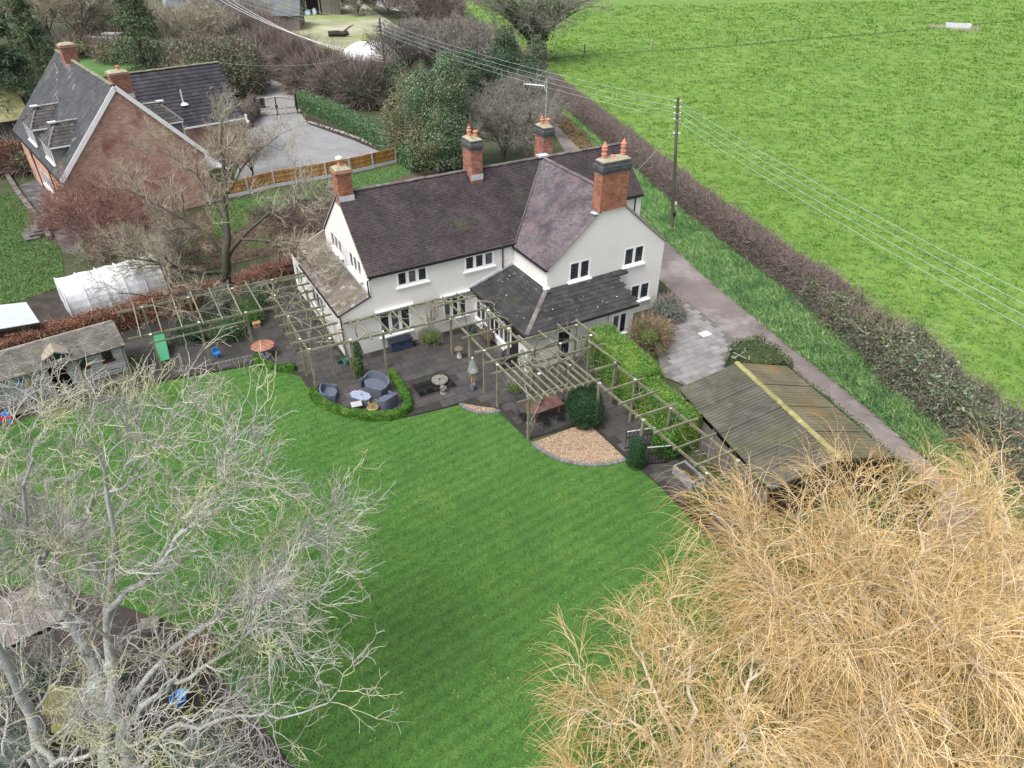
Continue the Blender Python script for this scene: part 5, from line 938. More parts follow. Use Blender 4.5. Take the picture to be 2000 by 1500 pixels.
# ================================================================== GARAGE WITH CORRUGATED MOSSY ROOF
g0, g1 = G(1440, 710, 2.9), G(1641, 896, 2.9); gyaw = math.atan2(-(g1-g0)[0]*-1, 1) if False else math.atan2((g1-g0)[1], (g1-g0)[0])+math.pi/2
GF = Frame(g0[0], g0[1], gyaw); GL = np.linalg.norm((g1-g0)[:2])    # x to the right (lane side), -y along the ridge towards the willow
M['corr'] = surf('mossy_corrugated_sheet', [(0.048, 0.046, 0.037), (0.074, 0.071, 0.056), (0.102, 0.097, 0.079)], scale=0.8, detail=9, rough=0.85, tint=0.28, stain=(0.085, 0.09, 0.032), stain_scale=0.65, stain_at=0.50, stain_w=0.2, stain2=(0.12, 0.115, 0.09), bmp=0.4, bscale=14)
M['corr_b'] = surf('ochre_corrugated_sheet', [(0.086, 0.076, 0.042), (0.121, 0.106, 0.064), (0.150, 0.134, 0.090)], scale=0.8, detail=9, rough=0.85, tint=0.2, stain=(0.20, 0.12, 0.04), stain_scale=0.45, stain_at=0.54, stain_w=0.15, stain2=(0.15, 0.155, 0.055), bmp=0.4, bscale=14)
M['oak'] = surf('grey_oak', [(0.14, 0.125, 0.105), (0.22, 0.20, 0.17), (0.30, 0.275, 0.235)], scale=2, stretch=(1, 1, 0.2), rough=0.85)
M['dark_timber'] = surf('dark_stained_timber', [(0.022, 0.018, 0.016), (0.042, 0.034, 0.030)], scale=3, stretch=(1, 1, 0.3))
gr = thing('garage', GF(0, -GL/2, 0), 'timber garage with a mossy corrugated pitched roof beside lane', 'garage')
HW, GE, GRZ = 3.05, 2.08, 2.9
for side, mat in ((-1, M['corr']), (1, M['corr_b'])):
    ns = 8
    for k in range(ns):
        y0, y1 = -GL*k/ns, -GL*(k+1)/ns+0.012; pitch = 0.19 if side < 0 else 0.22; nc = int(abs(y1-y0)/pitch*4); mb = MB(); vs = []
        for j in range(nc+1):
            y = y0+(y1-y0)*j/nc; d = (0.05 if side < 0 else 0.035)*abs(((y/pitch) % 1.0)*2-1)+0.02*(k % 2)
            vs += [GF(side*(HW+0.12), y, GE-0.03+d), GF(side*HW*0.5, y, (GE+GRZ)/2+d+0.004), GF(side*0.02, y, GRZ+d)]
        [mb.add([vs[3*j+i] for i in (0, 3, 4, 1)]+[vs[3*j+i] for i in (1, 4, 5, 2)], [(0, 1, 2, 3), (4, 5, 6, 7)], 0.15 if abs((((y0+(y1-y0)*(j+0.5)/nc)/pitch) % 1.0)*2-1) < 0.5 else 0.85) for j in range(nc)]; mb.build('roof_sheet', mat, gr)  # darker troughs, paler crests: moss tone plus rib shading painted into the tint
M['mossridge'] = surf('moss_ridge', [(0.16, 0.15, 0.05), (0.27, 0.25, 0.10), (0.34, 0.33, 0.22)], scale=3, rnd=0.2, bmp=0.6)
ridge_run(gr, GF(0, 0.05, GRZ+0.05), GF(0, -GL-0.1, GRZ+0.05), 9, M['mossridge'], r=0.13, name='ridge_cap')
mb = MB(); GF.box(mb, HW-0.25, HW-0.1, -GL+0.1, -0.2, 0, GE); mb.build('wall', M['dark_timber'], gr)
mb = MB(); mb.prism([GF(-HW+0.1, -0.25, 0), GF(HW-0.1, -0.25, 0), GF(HW-0.1, -0.25, GE), GF(0, -0.25, GRZ-0.06), GF(-HW+0.1, -0.25, GE)], GF.y*0.1); mb.build('wall', M['dark_timber'], gr)
mb = MB(); mb.prism([GF(-HW+0.1, -GL+0.2, 0), GF(HW-0.1, -GL+0.2, 0), GF(HW-0.1, -GL+0.2, GE), GF(0, -GL+0.2, GRZ-0.06), GF(-HW+0.1, -GL+0.2, GE)], GF.y*0.1); mb.build('wall', M['dark_timber'], gr)
for sgn in (-1, 1): mb = MB(); mb.beam(GF(sgn*(HW+0.12), -GL-0.03, GE-0.08), GF(0, -GL-0.03, GRZ-0.06), 0.05, 0.2); mb.build('bargeboard', M['dark_timber'], gr)
M['panel_grey'] = surf('weathered_panel', [(0.13, 0.11, 0.10), (0.20, 0.175, 0.16)], scale=2, stretch=(1, 1, 0.3))
for k in range(6):
    y = -0.3-(GL-0.6)*k/5; mb = MB(); GF.box(mb, -HW+0.02, -HW+0.16, y-0.07, y+0.07, 0, GE-0.1); mb.build('post', M['oak'], gr)
    if k < 5: yb = -0.3-(GL-0.6)*(k+1)/5; mb = MB(); GF.box(mb, -HW+0.10, -HW+0.14, yb+0.08, y-0.08, 0.05, 1.55); mb.build('side_panel', M['panel_grey'], gr)
mb = MB(); mb.beam(GF(-HW+0.05, 0.0, GE-0.12), GF(-HW+0.05, -GL-0.05, GE-0.12), 0.12, 0.16); mb.build('eaves_plate', M['dark_timber'], gr)
mb = MB(); GF.box(mb, -HW+0.3, HW-0.3, -GL+0.3, -0.3, 0.02, 0.06); mb.build('garage_floor', M['soil'], gr)
# weather vane with compass letters
wv = thing('weather_vane', GF(0, 0.0, GRZ), 'iron weather vane with compass letters on garage ridge end', 'weather vane'); B = GF(0, 0.0, GRZ+0.08); M['vane'] = plain('pale_iron', (0.36, 0.36, 0.37), rough=0.5)
mb = MB(); mb.tube([B-ZX*0.05, B+ZX*0.75], 0.018, 6); mb.build('spindle', M['iron'], wv)
wy = 0.75
for k, ch in enumerate('ENWS'):
    a = wy+k*math.pi/2; d = A([math.cos(a), math.sin(a), 0]); mb = MB(); mb.beam(B+ZX*0.42, B+ZX*0.42+d*0.42, 0.025, 0.025); arm = mb.build('arm', M['vane'], wv)
    cu = bpy.data.curves.new('letter', 'FONT'); cu.body = ch; cu.size = 0.2; cu.align_x = 'CENTER'; cu.align_y = 'CENTER'; cu.extrude = 0.012; cu.materials.append(M['vane'])
    o = bpy.data.objects.new('letter', cu); lm = bpy.data.meshes.new_from_object(o); bpy.data.objects.remove(o); o = bpy.data.objects.new('letter', lm); COL.objects.link(o); o.parent = wv; o.location = tuple(B+ZX*0.5+d*0.52-ORG[wv.name]); o.rotation_euler = (math.radians(65), 0, -0.35)
mb = MB(); mb.beam(B+ZX*0.70-A([0.35, 0.1, 0]), B+ZX*0.70+A([0.35, 0.1, 0]), 0.02, 0.02); mb.prism([B+ZX*0.6-A([0.5, 0.14, 0]), B+ZX*0.82-A([0.5, 0.14, 0]), B+ZX*0.71-A([0.3, 0.085, 0])], A([0.003, -0.01, 0])); mb.prism([B+ZX*0.64+A([0.3, 0.085, 0]), B+ZX*0.78+A([0.3, 0.085, 0]), B+ZX*0.71+A([0.46, 0.13, 0])], A([0.003, -0.01, 0])); mb.build('arrow', M['iron'], wv)
# ================================================================== PLAYHOUSE WITH VERANDA
M['whitewash'] = surf('whitewashed_log_board', [(0.30, 0.30, 0.31), (0.50, 0.51, 0.53), (0.66, 0.67, 0.69)], scale=2.5, detail=9, stretch=(0.5, 0.5, 5), rot=(0, 0, 0), stain=(0.24, 0.21, 0.19), stain_scale=2.2, stain_at=0.56, rough=0.85, rnd=0.1)
M['shingle'] = surf('lichened_felt_tile', [(0.075, 0.070, 0.060), (0.12, 0.112, 0.098), (0.17, 0.16, 0.14)], scale=1.4, tint=0.32, stain=(0.15, 0.15, 0.10), stain_scale=1.6, stain_at=0.54, rough=0.85)
M['backslope'] = surf('pale_moss_felt', [(0.26, 0.255, 0.19), (0.36, 0.35, 0.28)], scale=2.5, stain=(0.24, 0.26, 0.10), stain_scale=1.5)
YP = math.radians(37.5); PF = Frame(-20.557, 31.463, YP); PL = 8.6
ph = thing('playhouse', PF(-3, 1.5, 0), 'long whitewashed timber playhouse with veranda and small roof dormer', 'playhouse')
WY = 0.75
pholes = [(PL-3.55, PL-2.72, 0.34, 1.92), (PL-1.02, PL-0.52, 1.22, 1.92), (PL-2.25, PL-1.75, 1.22, 1.92), (PL-6.6, PL-5.9, 1.2, 1.9)]
mb = MB(); wall_mb(mb, PF(-PL, WY+0.05, 0), PF.x, [(0, 0.25), (PL-0.05, 0.25), (PL-0.05, 2.4), (0, 2.4)], pholes, PF.y, 0.05); mb.build('wall', M['dark_timber'], ph)
for k in range(13):
    z0 = 0.27+k*0.155; xs = [-PL]+sorted(sum([[h[0]-PL, h[1]-PL] for h in pholes if h[2]-0.1 < z0 < h[3]], []))+[-0.05]
    for j in range(0, len(xs)-1, 2):
        if xs[j+1]-xs[j] > 0.1: mb = MB(); c = PF((xs[j]+xs[j+1])/2, WY+0.02, z0+0.075); mb.tube([PF(xs[j], WY+0.02, z0+0.075), PF(xs[j+1], WY+0.02, z0+0.075)], 0.083, 8); mb.build('log_board', M['whitewash'], ph)
mb = MB(); wall_mb(mb, PF(-0.05, WY+0.05, 0), PF.y, [(0, 0.2), (2.3, 0.2), (2.3, 2.3), (0.75, 2.85), (0, 2.4)], [], -PF.x); mb.build('wall', M['whitewash'], ph)
mb = MB(); wall_mb(mb, PF(-PL, 3.05, 0), PF.x, [(0, 0.2), (PL, 0.2), (PL, 2.3), (0, 2.3)], [], -PF.y); mb.build('wall', M['whitewash'], ph)
M['brownred'] = plain('red_brown_trim', (0.14, 0.045, 0.035), rough=0.6)
for h in pholes[1:]: window(ph, PF(-PL, WY-0.06, 0), PF.x, -PF.y, *h, 1, frame=0.05, mframe=M['brownred'], sill=True, depth=0.02)
mb = MB(); PF.box(mb, -3.5, -2.76, WY+0.9, WY+0.95, 0.34, 1.9); mb.build('inner_wall', M['soil'], ph)
mb = MB(); PF.box(mb, -3.9, -3.53, WY+0.05, WY+0.09, 0.34, 1.9); mb.build('door', M['dark_timber'], ph)
mb = MB(); PF.box(mb, -PL, 0.1, -0.05, WY, 0.16, 0.24); dk = mb.build('veranda_deck', M['oak'], ph)
rsl = (2.98-2.29)/1.55
mb = MB(); mb.prism([PF(-PL, -0.12, 2.24), PF(0.14, -0.12, 2.24), PF(0.14, 1.5, 2.96), PF(-PL, 1.5, 2.96)], (0, 0, -0.05)); pr_ = mb.build('roof', M['dark_timber'], ph)
V, F, T = tile_slope(PF(-PL, -0.13, 2.245), PF.x, nrm(PF.y*1.62+ZX*0.72), PL+0.15, math.hypot(1.62, 0.72), 0.135, 0.21, RNG, lift=0.016); mkobj('roof_tiles', V, F, M['shingle'], pr_, tint=T, kind='stuff')
mb = MB(); mb.prism([PF(-PL, 3.25, 2.2), PF(0.14, 3.25, 2.2), PF(0.14, 1.5, 2.975), PF(-PL, 1.5, 2.975)], (0, 0, -0.05)); mb.build('roof', M['backslope'], ph)
ridge_run(pr_, PF(-PL, 1.5, 2.97), PF(0.14, 1.5, 2.97), 40, M['shingle_r'] if 'shingle_r' in M else M['ridge'], r=0.07)
for x in (0.0, -2.2, -4.4, -6.6):
    mb = MB(); mb.beam(PF(x, 0, 0.2), PF(x, 0, 2.26), 0.09, 0.09, up=(1, 0, 0)); po = mb.build('veranda_post', M['oak'], ph)
    if x < 0:
        for s in (-1, 1): mb = MB(); mb.beam(PF(x, 0, 1.85), PF(x+s*0.36, 0, 2.22), 0.05, 0.07); mb.build('brace', M['oak'], po)
# little roof dormer
M['blue_grey'] = plain('blue_grey_paint', (0.42, 0.46, 0.50), rough=0.6)
dx, dy, dz = -2.95, 0.15, 2.40
mb = MB(); Z = 0.36
for p, q in [((dx-0.42, dz-0.05), (dx+0.42, dz-0.05)), ((dx-0.42, dz-0.05), (dx-0.42, dz+0.22)), ((dx+0.42, dz-0.05), (dx+0.42, dz+0.22)), ((dx-0.46, dz+0.2), (dx, dz+0.46)), ((dx+0.46, dz+0.2), (dx, dz+0.46))]: mb.beam(PF(p[0], dy, p[1]), PF(q[0], dy, q[1]), 0.08, 0.08, up=PF.y)
dm = mb.build('roof_dormer', M['blue_grey'], ph); mb = MB(); mb.prism([PF(dx-0.4, dy+0.03, dz), PF(dx+0.4, dy+0.03, dz), PF(dx+0.4, dy+0.03, dz+0.2), PF(dx, dy+0.03, dz+0.42), PF(dx-0.4, dy+0.03, dz+0.2)], PF.y*0.01); mb.build('pane', M['glass'], dm)
M['tan_shingle'] = surf('tan_shingle', [(0.22, 0.19, 0.14), (0.31, 0.27, 0.21)], scale=4, tint=0.25)
for s in (-1, 1):
    a_ = PF(dx, dy-0.1, dz+0.52); b_ = PF(dx, dy+0.95, dz+0.52); c_ = PF(dx+s*0.6, dy+0.75, dz+0.20); d_ = PF(dx+s*0.6, dy-0.1, dz+0.20); mb = MB(); mb.prism([a_, b_, c_, d_], (0, 0, -0.03)); o = mb.build('dormer_roof', M['tan_shingle'], dm)
# toys on the wall
def ornament(name, label, B, col, petals, r, cat): 
    t = thing(name, B, label, cat); m = plain(name+'_paint', col, rough=0.5); mb = MB(); n = PF.y*-0.03
    for k in range(petals):
        a = 2*math.pi*k/petals+0.3; c = B+PF.x*math.cos(a)*r*0.6+ZX*math.sin(a)*r*0.6; mb.prism([c+PF.x*math.cos(b)*r*0.42+ZX*math.sin(b)*r*0.42 for b in np.linspace(0, 2*math.pi, 9)[:-1]], n)
    mb.build('petals', m, t); mb = MB(); mb.prism([B+PF.x*math.cos(b)*r*0.3+ZX*math.sin(b)*r*0.3+n for b in np.linspace(0, 2*math.pi, 9)[:-1]], n*0.5); mb.build('centre', plain(name+'_mid', (0.06, 0.05, 0.04)), t)
ornament('flower_ornament', 'yellow flower ornament hung on the playhouse boards', PF(-4.55, WY-0.1, 1.25), (0.75, 0.52, 0.05), 6, 0.13, 'ornament')
ornament('butterfly_ornament', 'bright blue butterfly ornament hung on the playhouse boards', PF(-4.75, WY-0.1, 1.62), (0.08, 0.35, 0.70), 4, 0.2, 'ornament')
# ================================================================== POLYTUNNEL AND FLAT-ROOFED SHED
M['tunnel'] = surf('polythene', [(0.62, 0.66, 0.70), (0.76, 0.79, 0.82), (0.84, 0.86, 0.88)], scale=0.9, rough=0.35, stain=(0.66, 0.70, 0.66), stain_scale=1.0, bmp=0.5, bscale=3, bdist=0.05)
t0, t1 = A([-28.15, 39.1, 0]), A([-23.75, 42.75, 0]); td = nrm(t1-t0); tn = np.cross(td, ZX); tl = thing('polytunnel', (t0+t1)/2, 'small white polythene tunnel greenhouse behind the beech hedge', 'polytunnel')
V, F = [], []; nu, nv = 22, 14
for i in range(nu+1):
    for j in range(nv+1):
        th = math.pi*j/nv; sg = -0.07*abs(math.sin(math.pi*i/nu*4)); c = t0+(t1-t0)*i/nu; V.append(c+tn*(1.5+sg)*math.copysign(abs(math.cos(th))**0.72, math.cos(th))+ZX*(2.05+sg)*math.sin(th)**0.8)
F = [(i*(nv+1)+j, i*(nv+1)+j+1, (i+1)*(nv+1)+j+1, (i+1)*(nv+1)+j) for i in range(nu) for j in range(nv)]; F += [tuple(range(nv, -1, -1)), tuple(nu*(nv+1)+j for j in range(nv+1))]
mkobj('cover', V, F, M['tunnel'], tl, smooth=False)
for i in np.linspace(0, 1, 6): mb = MB(); c = t0+(t1-t0)*i; mb.tube([c+tn*1.52*math.copysign(abs(math.cos(th))**0.72, math.cos(th))+ZX*2.07*math.sin(th)**0.8 for th in np.linspace(0, math.pi, 17)], 0.025, 6); mb.build('hoop', M['white_board'], tl)
mb = MB(); mb.box(t0-td*0.03+ZX*0.9, tn*0.55, td*0.015, ZX*0.9); mb.build('door', M['tunnel'], tl)
M['green_felt'] = surf('grey_green_roof', [(0.34, 0.39, 0.385), (0.42, 0.47, 0.465), (0.48, 0.53, 0.52)], scale=1.5, stretch=(1, 6, 1), rough=0.6)
sh = thing('flat_shed', G(30, 640), 'flat grey green roofed shed behind hedge at left edge', 'shed'); q = [G(-40, 649, 2.05), G(77, 629, 2.05), G(51, 590, 2.25), G(-60, 602, 2.25)]
mb = MB(); mb.prism(q, (0, 0, -0.07)); mb.build('roof', M['green_felt'], sh); cc = sum(q)/4; mb = MB(); mb.prism([cc+(p-cc)*0.94-ZX*(p[2]) for p in q], (0, 0, 2.0)); mb.build('wall', M['dark_timber'], sh); mb = MB(); mb.beam(q[0]-ZX*0.1, q[1]-ZX*0.1, 0.05, 0.14); mb.build('fascia', M['dark_timber'], sh)

# ================================================================== PERGOLAS
M['timber'] = surf('weathered_green_timber', [(0.129, 0.129, 0.082), (0.199, 0.195, 0.136), (0.269, 0.261, 0.199)], scale=2.5, stretch=(1, 1, 1), detail=8, rnd=0.15, rough=0.9, stain=(0.17, 0.19, 0.075), stain_scale=1.8, stain_at=0.52)
M['cap'] = plain('white_post_cap', (0.72, 0.72, 0.70), rough=0.6)
def pergola(label, base, posts, beams, rafters, ph, bw=0.05, bh=0.13, rw=0.05, rh=0.11, low=()):
    t = thing('pergola', U(*base), label, 'pergola')
    for (u, v, *h) in posts:
        H_ = h[0] if h else ph; mb = MB(); mb.beam(U(u, v, -0.05), U(u, v, H_), 0.115, 0.115, up=VX); p = mb.build('post', M['timber'], t)
        mb = MB(); mb.beam(U(u, v, H_), U(u, v, H_+0.025), 0.13, 0.13, up=VX); mb.build('post_cap', M['cap'], p)
    for (u0, v0, u1, v1) in beams: mb = MB(); mb.beam(U(u0, v0, ph-0.04), U(u1, v1, ph-0.04), bw, bh); mb.build('beam', M['timber'], t)
    for (u0, v0, u1, v1) in rafters: mb = MB(); mb.beam(U(u0, v0, ph+0.075+random.uniform(-.01, .01)), U(u1+random.uniform(-.03, .03), v1+random.uniform(-.03, .03), ph+0.075), rw, rh); mb.build('rafter', M['timber'], t)
    for (u0, v0, u1, v1, z) in low: mb = MB(); mb.beam(U(u0, v0, z), U(u1, v1, z), 0.05, 0.09); mb.build('rail', M['timber'], t)
    return t
random.seed(5)
per_left = pergola('timber walkway pergola over paving between playhouse and farmhouse', (-8, 5, 0), [(-11.1, 3.25), (-8.65, 3.3), (-6.2, 3.2), (-11.1, 6.65), (-8.65, 6.6), (-6.2, 6.5), (-3.9, 6.5)], [(-12.2, 3.35, -4.0, 3.1), (-12.4, 6.68, -1.9, 6.5)], [(-11.5+1.02*k, 7.3-0.06*k, -11.58+1.03*k, 3.0-0.03*k) for k in range(7)], 2.68, low=[(-11.3, 3.2, -6.2, 3.15, 2.2)])
per_corner = pergola('timber pergola beside the mossy lean-to, overgrown with bare stems', (-3.4, 2, 0), [(-4.2, 4.9), (-4.2, 2.1), (-4.3, -0.6), (-4.17, -1.85), (-2.35, 4.8), (-2.35, 1.6), (-2.9, -1.3)], [(-4.25, 6.5, -4.25, -2.2), (-2.4, 6.4, -2.75, -1.9)], [(-4.9, 6.55-1.08*k, -1.95-0.02*k, 6.45-1.08*k) for k in range(8)], 2.42)
per_front = pergola('timber pergola along the cream front wall above the blue chest', (2, -1, 0), [(-0.19, -1.99), (3.61, -2.55), (-2.0, -1.95)], [(-4.8, -1.85, 3.9, -2.45), (-1.7, -0.12, 6.1, -0.12)], [(-1.05+1.06*k, -0.1, -1.0+1.06*k, -2.6) for k in range(6)], 2.42)
per_terr = pergola('open timber pergola over patio beside the glazed porch', (4.8, -4.5, 0), [(3.53, -5.0), (5.75, -3.0), (5.75, -5.3)], [(3.6, -2.5, 3.56, -8.5), (5.62, -2.2, 5.7, -7.6)], [(3.1, -1.3, 5.9, -1.25), (3.2, -2.75, 5.95, -2.85), (3.15, -3.95, 6.0, -4.05), (3.05, -5.1, 6.0, -5.2)], 2.6)
per_dine = pergola('large slatted timber pergola over the outdoor dining table', (6, -9, 0), [(3.5, -6.7), (3.47, -8.2), (3.5, -11.2), (5.69, -7.9), (7.27, -8.05), (9.15, -8.15), (9.1, -6.87), (6.56, -10.0), (4.84, -9.9), (6.9, -11.2), (8.75, -10.9)],
                   [(3.0, -6.64, 9.4, -6.87), (3.0, -7.76, 9.5, -8.1), (2.75, -8.75, 9.4, -9.2), (2.75, -11.4, 7.2, -11.7), (7.1, -10.9, 8.9, -11.0)],
                   [(3.42+0.375*k, -8.35, 3.46+0.375*k, -11.85) for k in range(10)]+[(8.16, -6.4, 8.17, -8.5), (9.3, -6.5, 9.32, -8.6), (8.66, -8.6, 8.76, -11.0), (5.65, -6.4, 5.7, -8.0), (6.9, -6.5, 6.95, -8.2)], 2.68, rw=0.045, rh=0.10)
per_path = pergola('long timber pergola over the dark path beside the garage', (7.9, -16, 0), [(7.0, -15.3), (7.05, -19.35), (6.95, -12.0), (8.7, -19.4), (8.65, -15.2), (8.65, -12.6)], [(6.92, -11.1, 7.1, -21.2), (8.65, -11.2, 8.72, -21.2)],
                   [(6.72, -12.72, 9.05, -12.82), (6.65, -13.88, 9.0, -13.98), (6.7, -15.05, 9.05, -15.18), (6.72, -16.35, 9.12, -16.47), (6.75, -17.58, 9.1, -17.68), (6.78, -18.84, 9.1, -18.9), (6.8, -20.1, 9.1, -20.2)], 2.68)
# iron garden gates on the path
for i, (u0, v0, u1, v1, lab) in enumerate([(7.15, -14.15, 8.55, -14.55, 'black barred iron gate hung by the path pergola post, nearest the yew'), (7.1, -15.45, 8.3, -15.95, 'black barred iron gate leaf beside the leafy hedge end')]):
    t = thing('iron_gate', U(u0, v0, 0), lab, 'gate', group='iron garden gates'); a_, b_ = U(u0, v0, 0), U(u1, v1, 0)
    mb = MB()
    for k in range(9): p = a_+(b_-a_)*k/8; mb.beam(p+ZX*0.1, p+ZX*1.15, 0.022, 0.022, up=(1, 0, 0))
    mb.build('bars', M['iron'], t)
    for z in (0.12, 0.75, 1.12): mb = MB(); mb.beam(a_+ZX*z, b_+ZX*z, 0.03, 0.035); mb.build('rail', M['ceramic'] if z > 1 else M['iron'], t)
# ================================================================== GARDEN FURNITURE
M['rattan'] = surf('blue_grey_rattan', [(0.063, 0.076, 0.109), (0.096, 0.112, 0.155), (0.132, 0.149, 0.195)], scale=26, detail=2, rough=0.7, bmp=0.8, bscale=45, bdist=0.02)
def tub_seat(name, w, d, loc, rz, label, cat, hb=0.82, ha=0.60, grp=None):
    t = thing(name, loc, label, cat, grp, rz); n = 22; mb = MB(); vs = []; th = 0.07
    for k in range(n+1):                      # U-shaped shell open towards -y
        a = math.pi*(-0.06+1.12*k/n); x, y = math.cos(a), math.sin(a)
        ex = 0.62; X = w/2*math.copysign(abs(x)**ex, x); Y = (d*0.5*abs(y)**ex if y > 0 else -d*0.5*min(1, abs(y)*4.5))
        s = max(0.0, y); h = ha+(hb-ha)*s**1.3; h = h-0.10*(1 if y < 0 else 0); ix, iy = X*(1-2*th/w), Y*(1-2*th/d) if Y > 0 else Y
        fl = 0.94
        vs += [(X*fl, Y*fl, 0.04), (X, Y, h*0.7), (X*1.01, Y*1.01, h), (ix, iy, h), (ix*0.97, iy*0.97, 0.36)]
    mb.add(vs, [(5*k+j, 5*(k+1)+j, 5*(k+1)+j+1, 5*k+j+1) for k in range(n) for j in range(4)]+[tuple(range(4, -1, -1)), tuple(5*n+j for j in range(5))])
    o = addl(mb, 'shell', M['rattan'], t); mb = MB(); 
    pts = [(w*0.46*math.cos(a)*0.98, max(-d*0.48, d*0.45*math.sin(a)), 0.06) for a in np.linspace(0, 2*math.pi, 25)[:-1]]; mb.prism(pts, (0, 0, 0.34)); addl(mb, 'seat', M['rattan'], t)
    return t
def addl(mb, name, mat, t, smooth=False):     # mesh given in the thing's own axes
    me = mkmesh(name, A(mb.v), mb.f, smooth, mb.t); me.materials.append(mat); o = bpy.data.objects.new(name, me); COL.objects.link(o); o.parent = t; ORG[o.name] = ORG[t.name]; return o
tub_seat('garden_sofa', 1.65, 0.95, G(735, 762), math.radians(-42)+0.1, 'blue grey rattan two seat sofa on the patio corner', 'sofa', 0.86, 0.66)
tub_seat('garden_armchair', 1.04, 0.9, G(645, 778), math.radians(95), 'blue grey rattan tub chair at lawn end of the box hedge', 'armchair', 0.78, 0.62, 'rattan tub chairs')
tub_seat('garden_armchair', 1.04, 0.9, G(757, 792), math.radians(-128), 'blue grey rattan tub chair in front of the rattan sofa', 'armchair', 0.78, 0.62, 'rattan tub chairs')
ct = thing('coffee_table', G(706, 786), 'low oval rattan coffee table with slatted top', 'table', rz=math.radians(-28)); mb = MB(); ov_ = [(0.56*math.copysign(abs(math.cos(a))**0.6, math.cos(a)), 0.33*math.copysign(abs(math.sin(a))**0.6, math.sin(a)), 0.05) for a in np.linspace(0, 2*math.pi, 29)[:-1]]
mb.prism(ov_, (0, 0, 0.40)); addl(mb, 'base', M['rattan'], ct)
M['slat_blue'] = plain('pale_blue_slat', (0.30, 0.345, 0.44), rough=0.6)
for k in range(6): y = -0.295+0.118*k; xx = 0.6*(1-(abs(y)/0.42)**2.6); mb = MB(); mb.abox(-xx, xx, y-0.042, y+0.042, 0.452, 0.478); addl(mb, 'slat', M['slat_blue'], ct)
mb = MB(); mb.lathe((0.02, 0.0, 0.478), [(0.03, 0), (0.03, 0.1), (0.012, 0.13), (0.012, 0.2)], 8); addl(mb, 'parasol_socket', M['slat_blue'], ct)
st = thing('side_table', G(698, 802), 'small square grey topped side table by box hedge', 'table', rz=0.35); mb = MB(); mb.abox(-0.27, 0.27, -0.22, 0.22, 0.40, 0.44); addl(mb, 'top', plain('grey_top', (0.40, 0.38, 0.38), rough=0.6), st)
for sx in (-1, 1):
    for sy in (-1, 1): mb = MB(); mb.abox(sx*0.22-0.02, sx*0.22+0.02, sy*0.17-0.02, sy*0.17+0.02, 0, 0.40); addl(mb, 'leg', M['iron'], st)
M['straw'] = surf('dry_straw', [(0.34, 0.27, 0.13), (0.52, 0.43, 0.24)], scale=12, rough=0.9)
bk = thing('plant_basket', G(729, 803), 'round straw basket holding a dead straw coloured plant', 'basket'); B = ORG[bk.name]; mb = MB(); mb.lathe(B, [(0.20, 0), (0.27, 0.12), (0.29, 0.26), (0.26, 0.28), (0.22, 0.2)], 14); mb.build('basket', M['straw'], bk)
P = B+np.column_stack([RNG.normal(scale=0.09, size=(160, 2)), np.full(160, 0.22)]); Q = P+np.column_stack([RNG.normal(scale=0.16, size=(160, 2)), RNG.uniform(0.05, 0.35, 160)]); V, F = ribbon_arrays(P, Q, 0.016, RNG); mkobj('dead_stems', V, F, M['straw'], bk)
M['navy'] = surf('navy_box_plastic', [(0.030, 0.042, 0.085), (0.045, 0.060, 0.115)], scale=8, rough=0.5); M['navy_dark'] = plain('dark_lid', (0.018, 0.020, 0.028), rough=0.55)
cb = thing('storage_chest', U(1.3, -0.45, 0), 'navy blue storage chest against the cream front wall', 'chest'); mb = MB(); mb.ubox(0.66, 1.96, -0.70, -0.14, 0.08, 0.62); mb.build('body', M['navy'], cb); mb = MB(); mb.ubox(0.62, 2.0, -0.74, -0.12, 0.62, 0.68); mb.build('lid', M['navy_dark'], cb)
for u in (0.72, 1.9): mb = MB(); mb.tube([U(u, -0.66, 0.04), U(u+0.03, -0.66, 0.04)], 0.045, 8); mb.build('castor', M['ceramic'], cb)
mb = MB(); mb.ubox(1.2, 1.4, -0.715, -0.70, 0.42, 0.50); mb.build('latch', M['navy_dark'], cb)
mb = MB(); mb.poly([U(0.45, -0.55, 0.93), U(2.2, -0.62, 0.86), U(2.25, -0.05, 0.98), U(0.4, -0.05, 1.0)]); 
# round slatted table
M['redwood'] = surf('red_brown_slat', [(0.20, 0.085, 0.055), (0.30, 0.135, 0.09), (0.38, 0.20, 0.14)], scale=3, rnd=0.22, rough=0.7)
rt = thing('round_table', U(-5.80, 2.62, 0), 'round red brown slatted table on black pedestal by lawn', 'table', rz=YAW+0.5); R_ = 0.62
for k in range(11):
    x = -0.56+0.112*k; yy = math.sqrt(max(0.02, R_**2-x*x)); mb = MB(); mb.abox(x-0.05, x+0.05, -yy, yy, 0.70, 0.735); addl(mb, 'slat', M['redwood'], rt)
mb = MB(); mb.tube([(R_*math.cos(a), R_*math.sin(a), 0.718) for a in np.linspace(0, 2*math.pi, 33)], 0.024, 6, cap=False); addl(mb, 'rim', M['redwood'], rt); mb = MB(); mb.lathe((0, 0, 0.08), [(0.09, 0), (0.045, 0.05), (0.04, 0.58), (0.16, 0.62)], 12); addl(mb, 'pedestal', M['iron'], rt); mb = MB(); mb.lathe((0, 0, 0.0), [(0.33, 0), (0.34, 0.05), (0.30, 0.09), (0.08, 0.1)], 18); addl(mb, 'base', M['concrete'], rt)
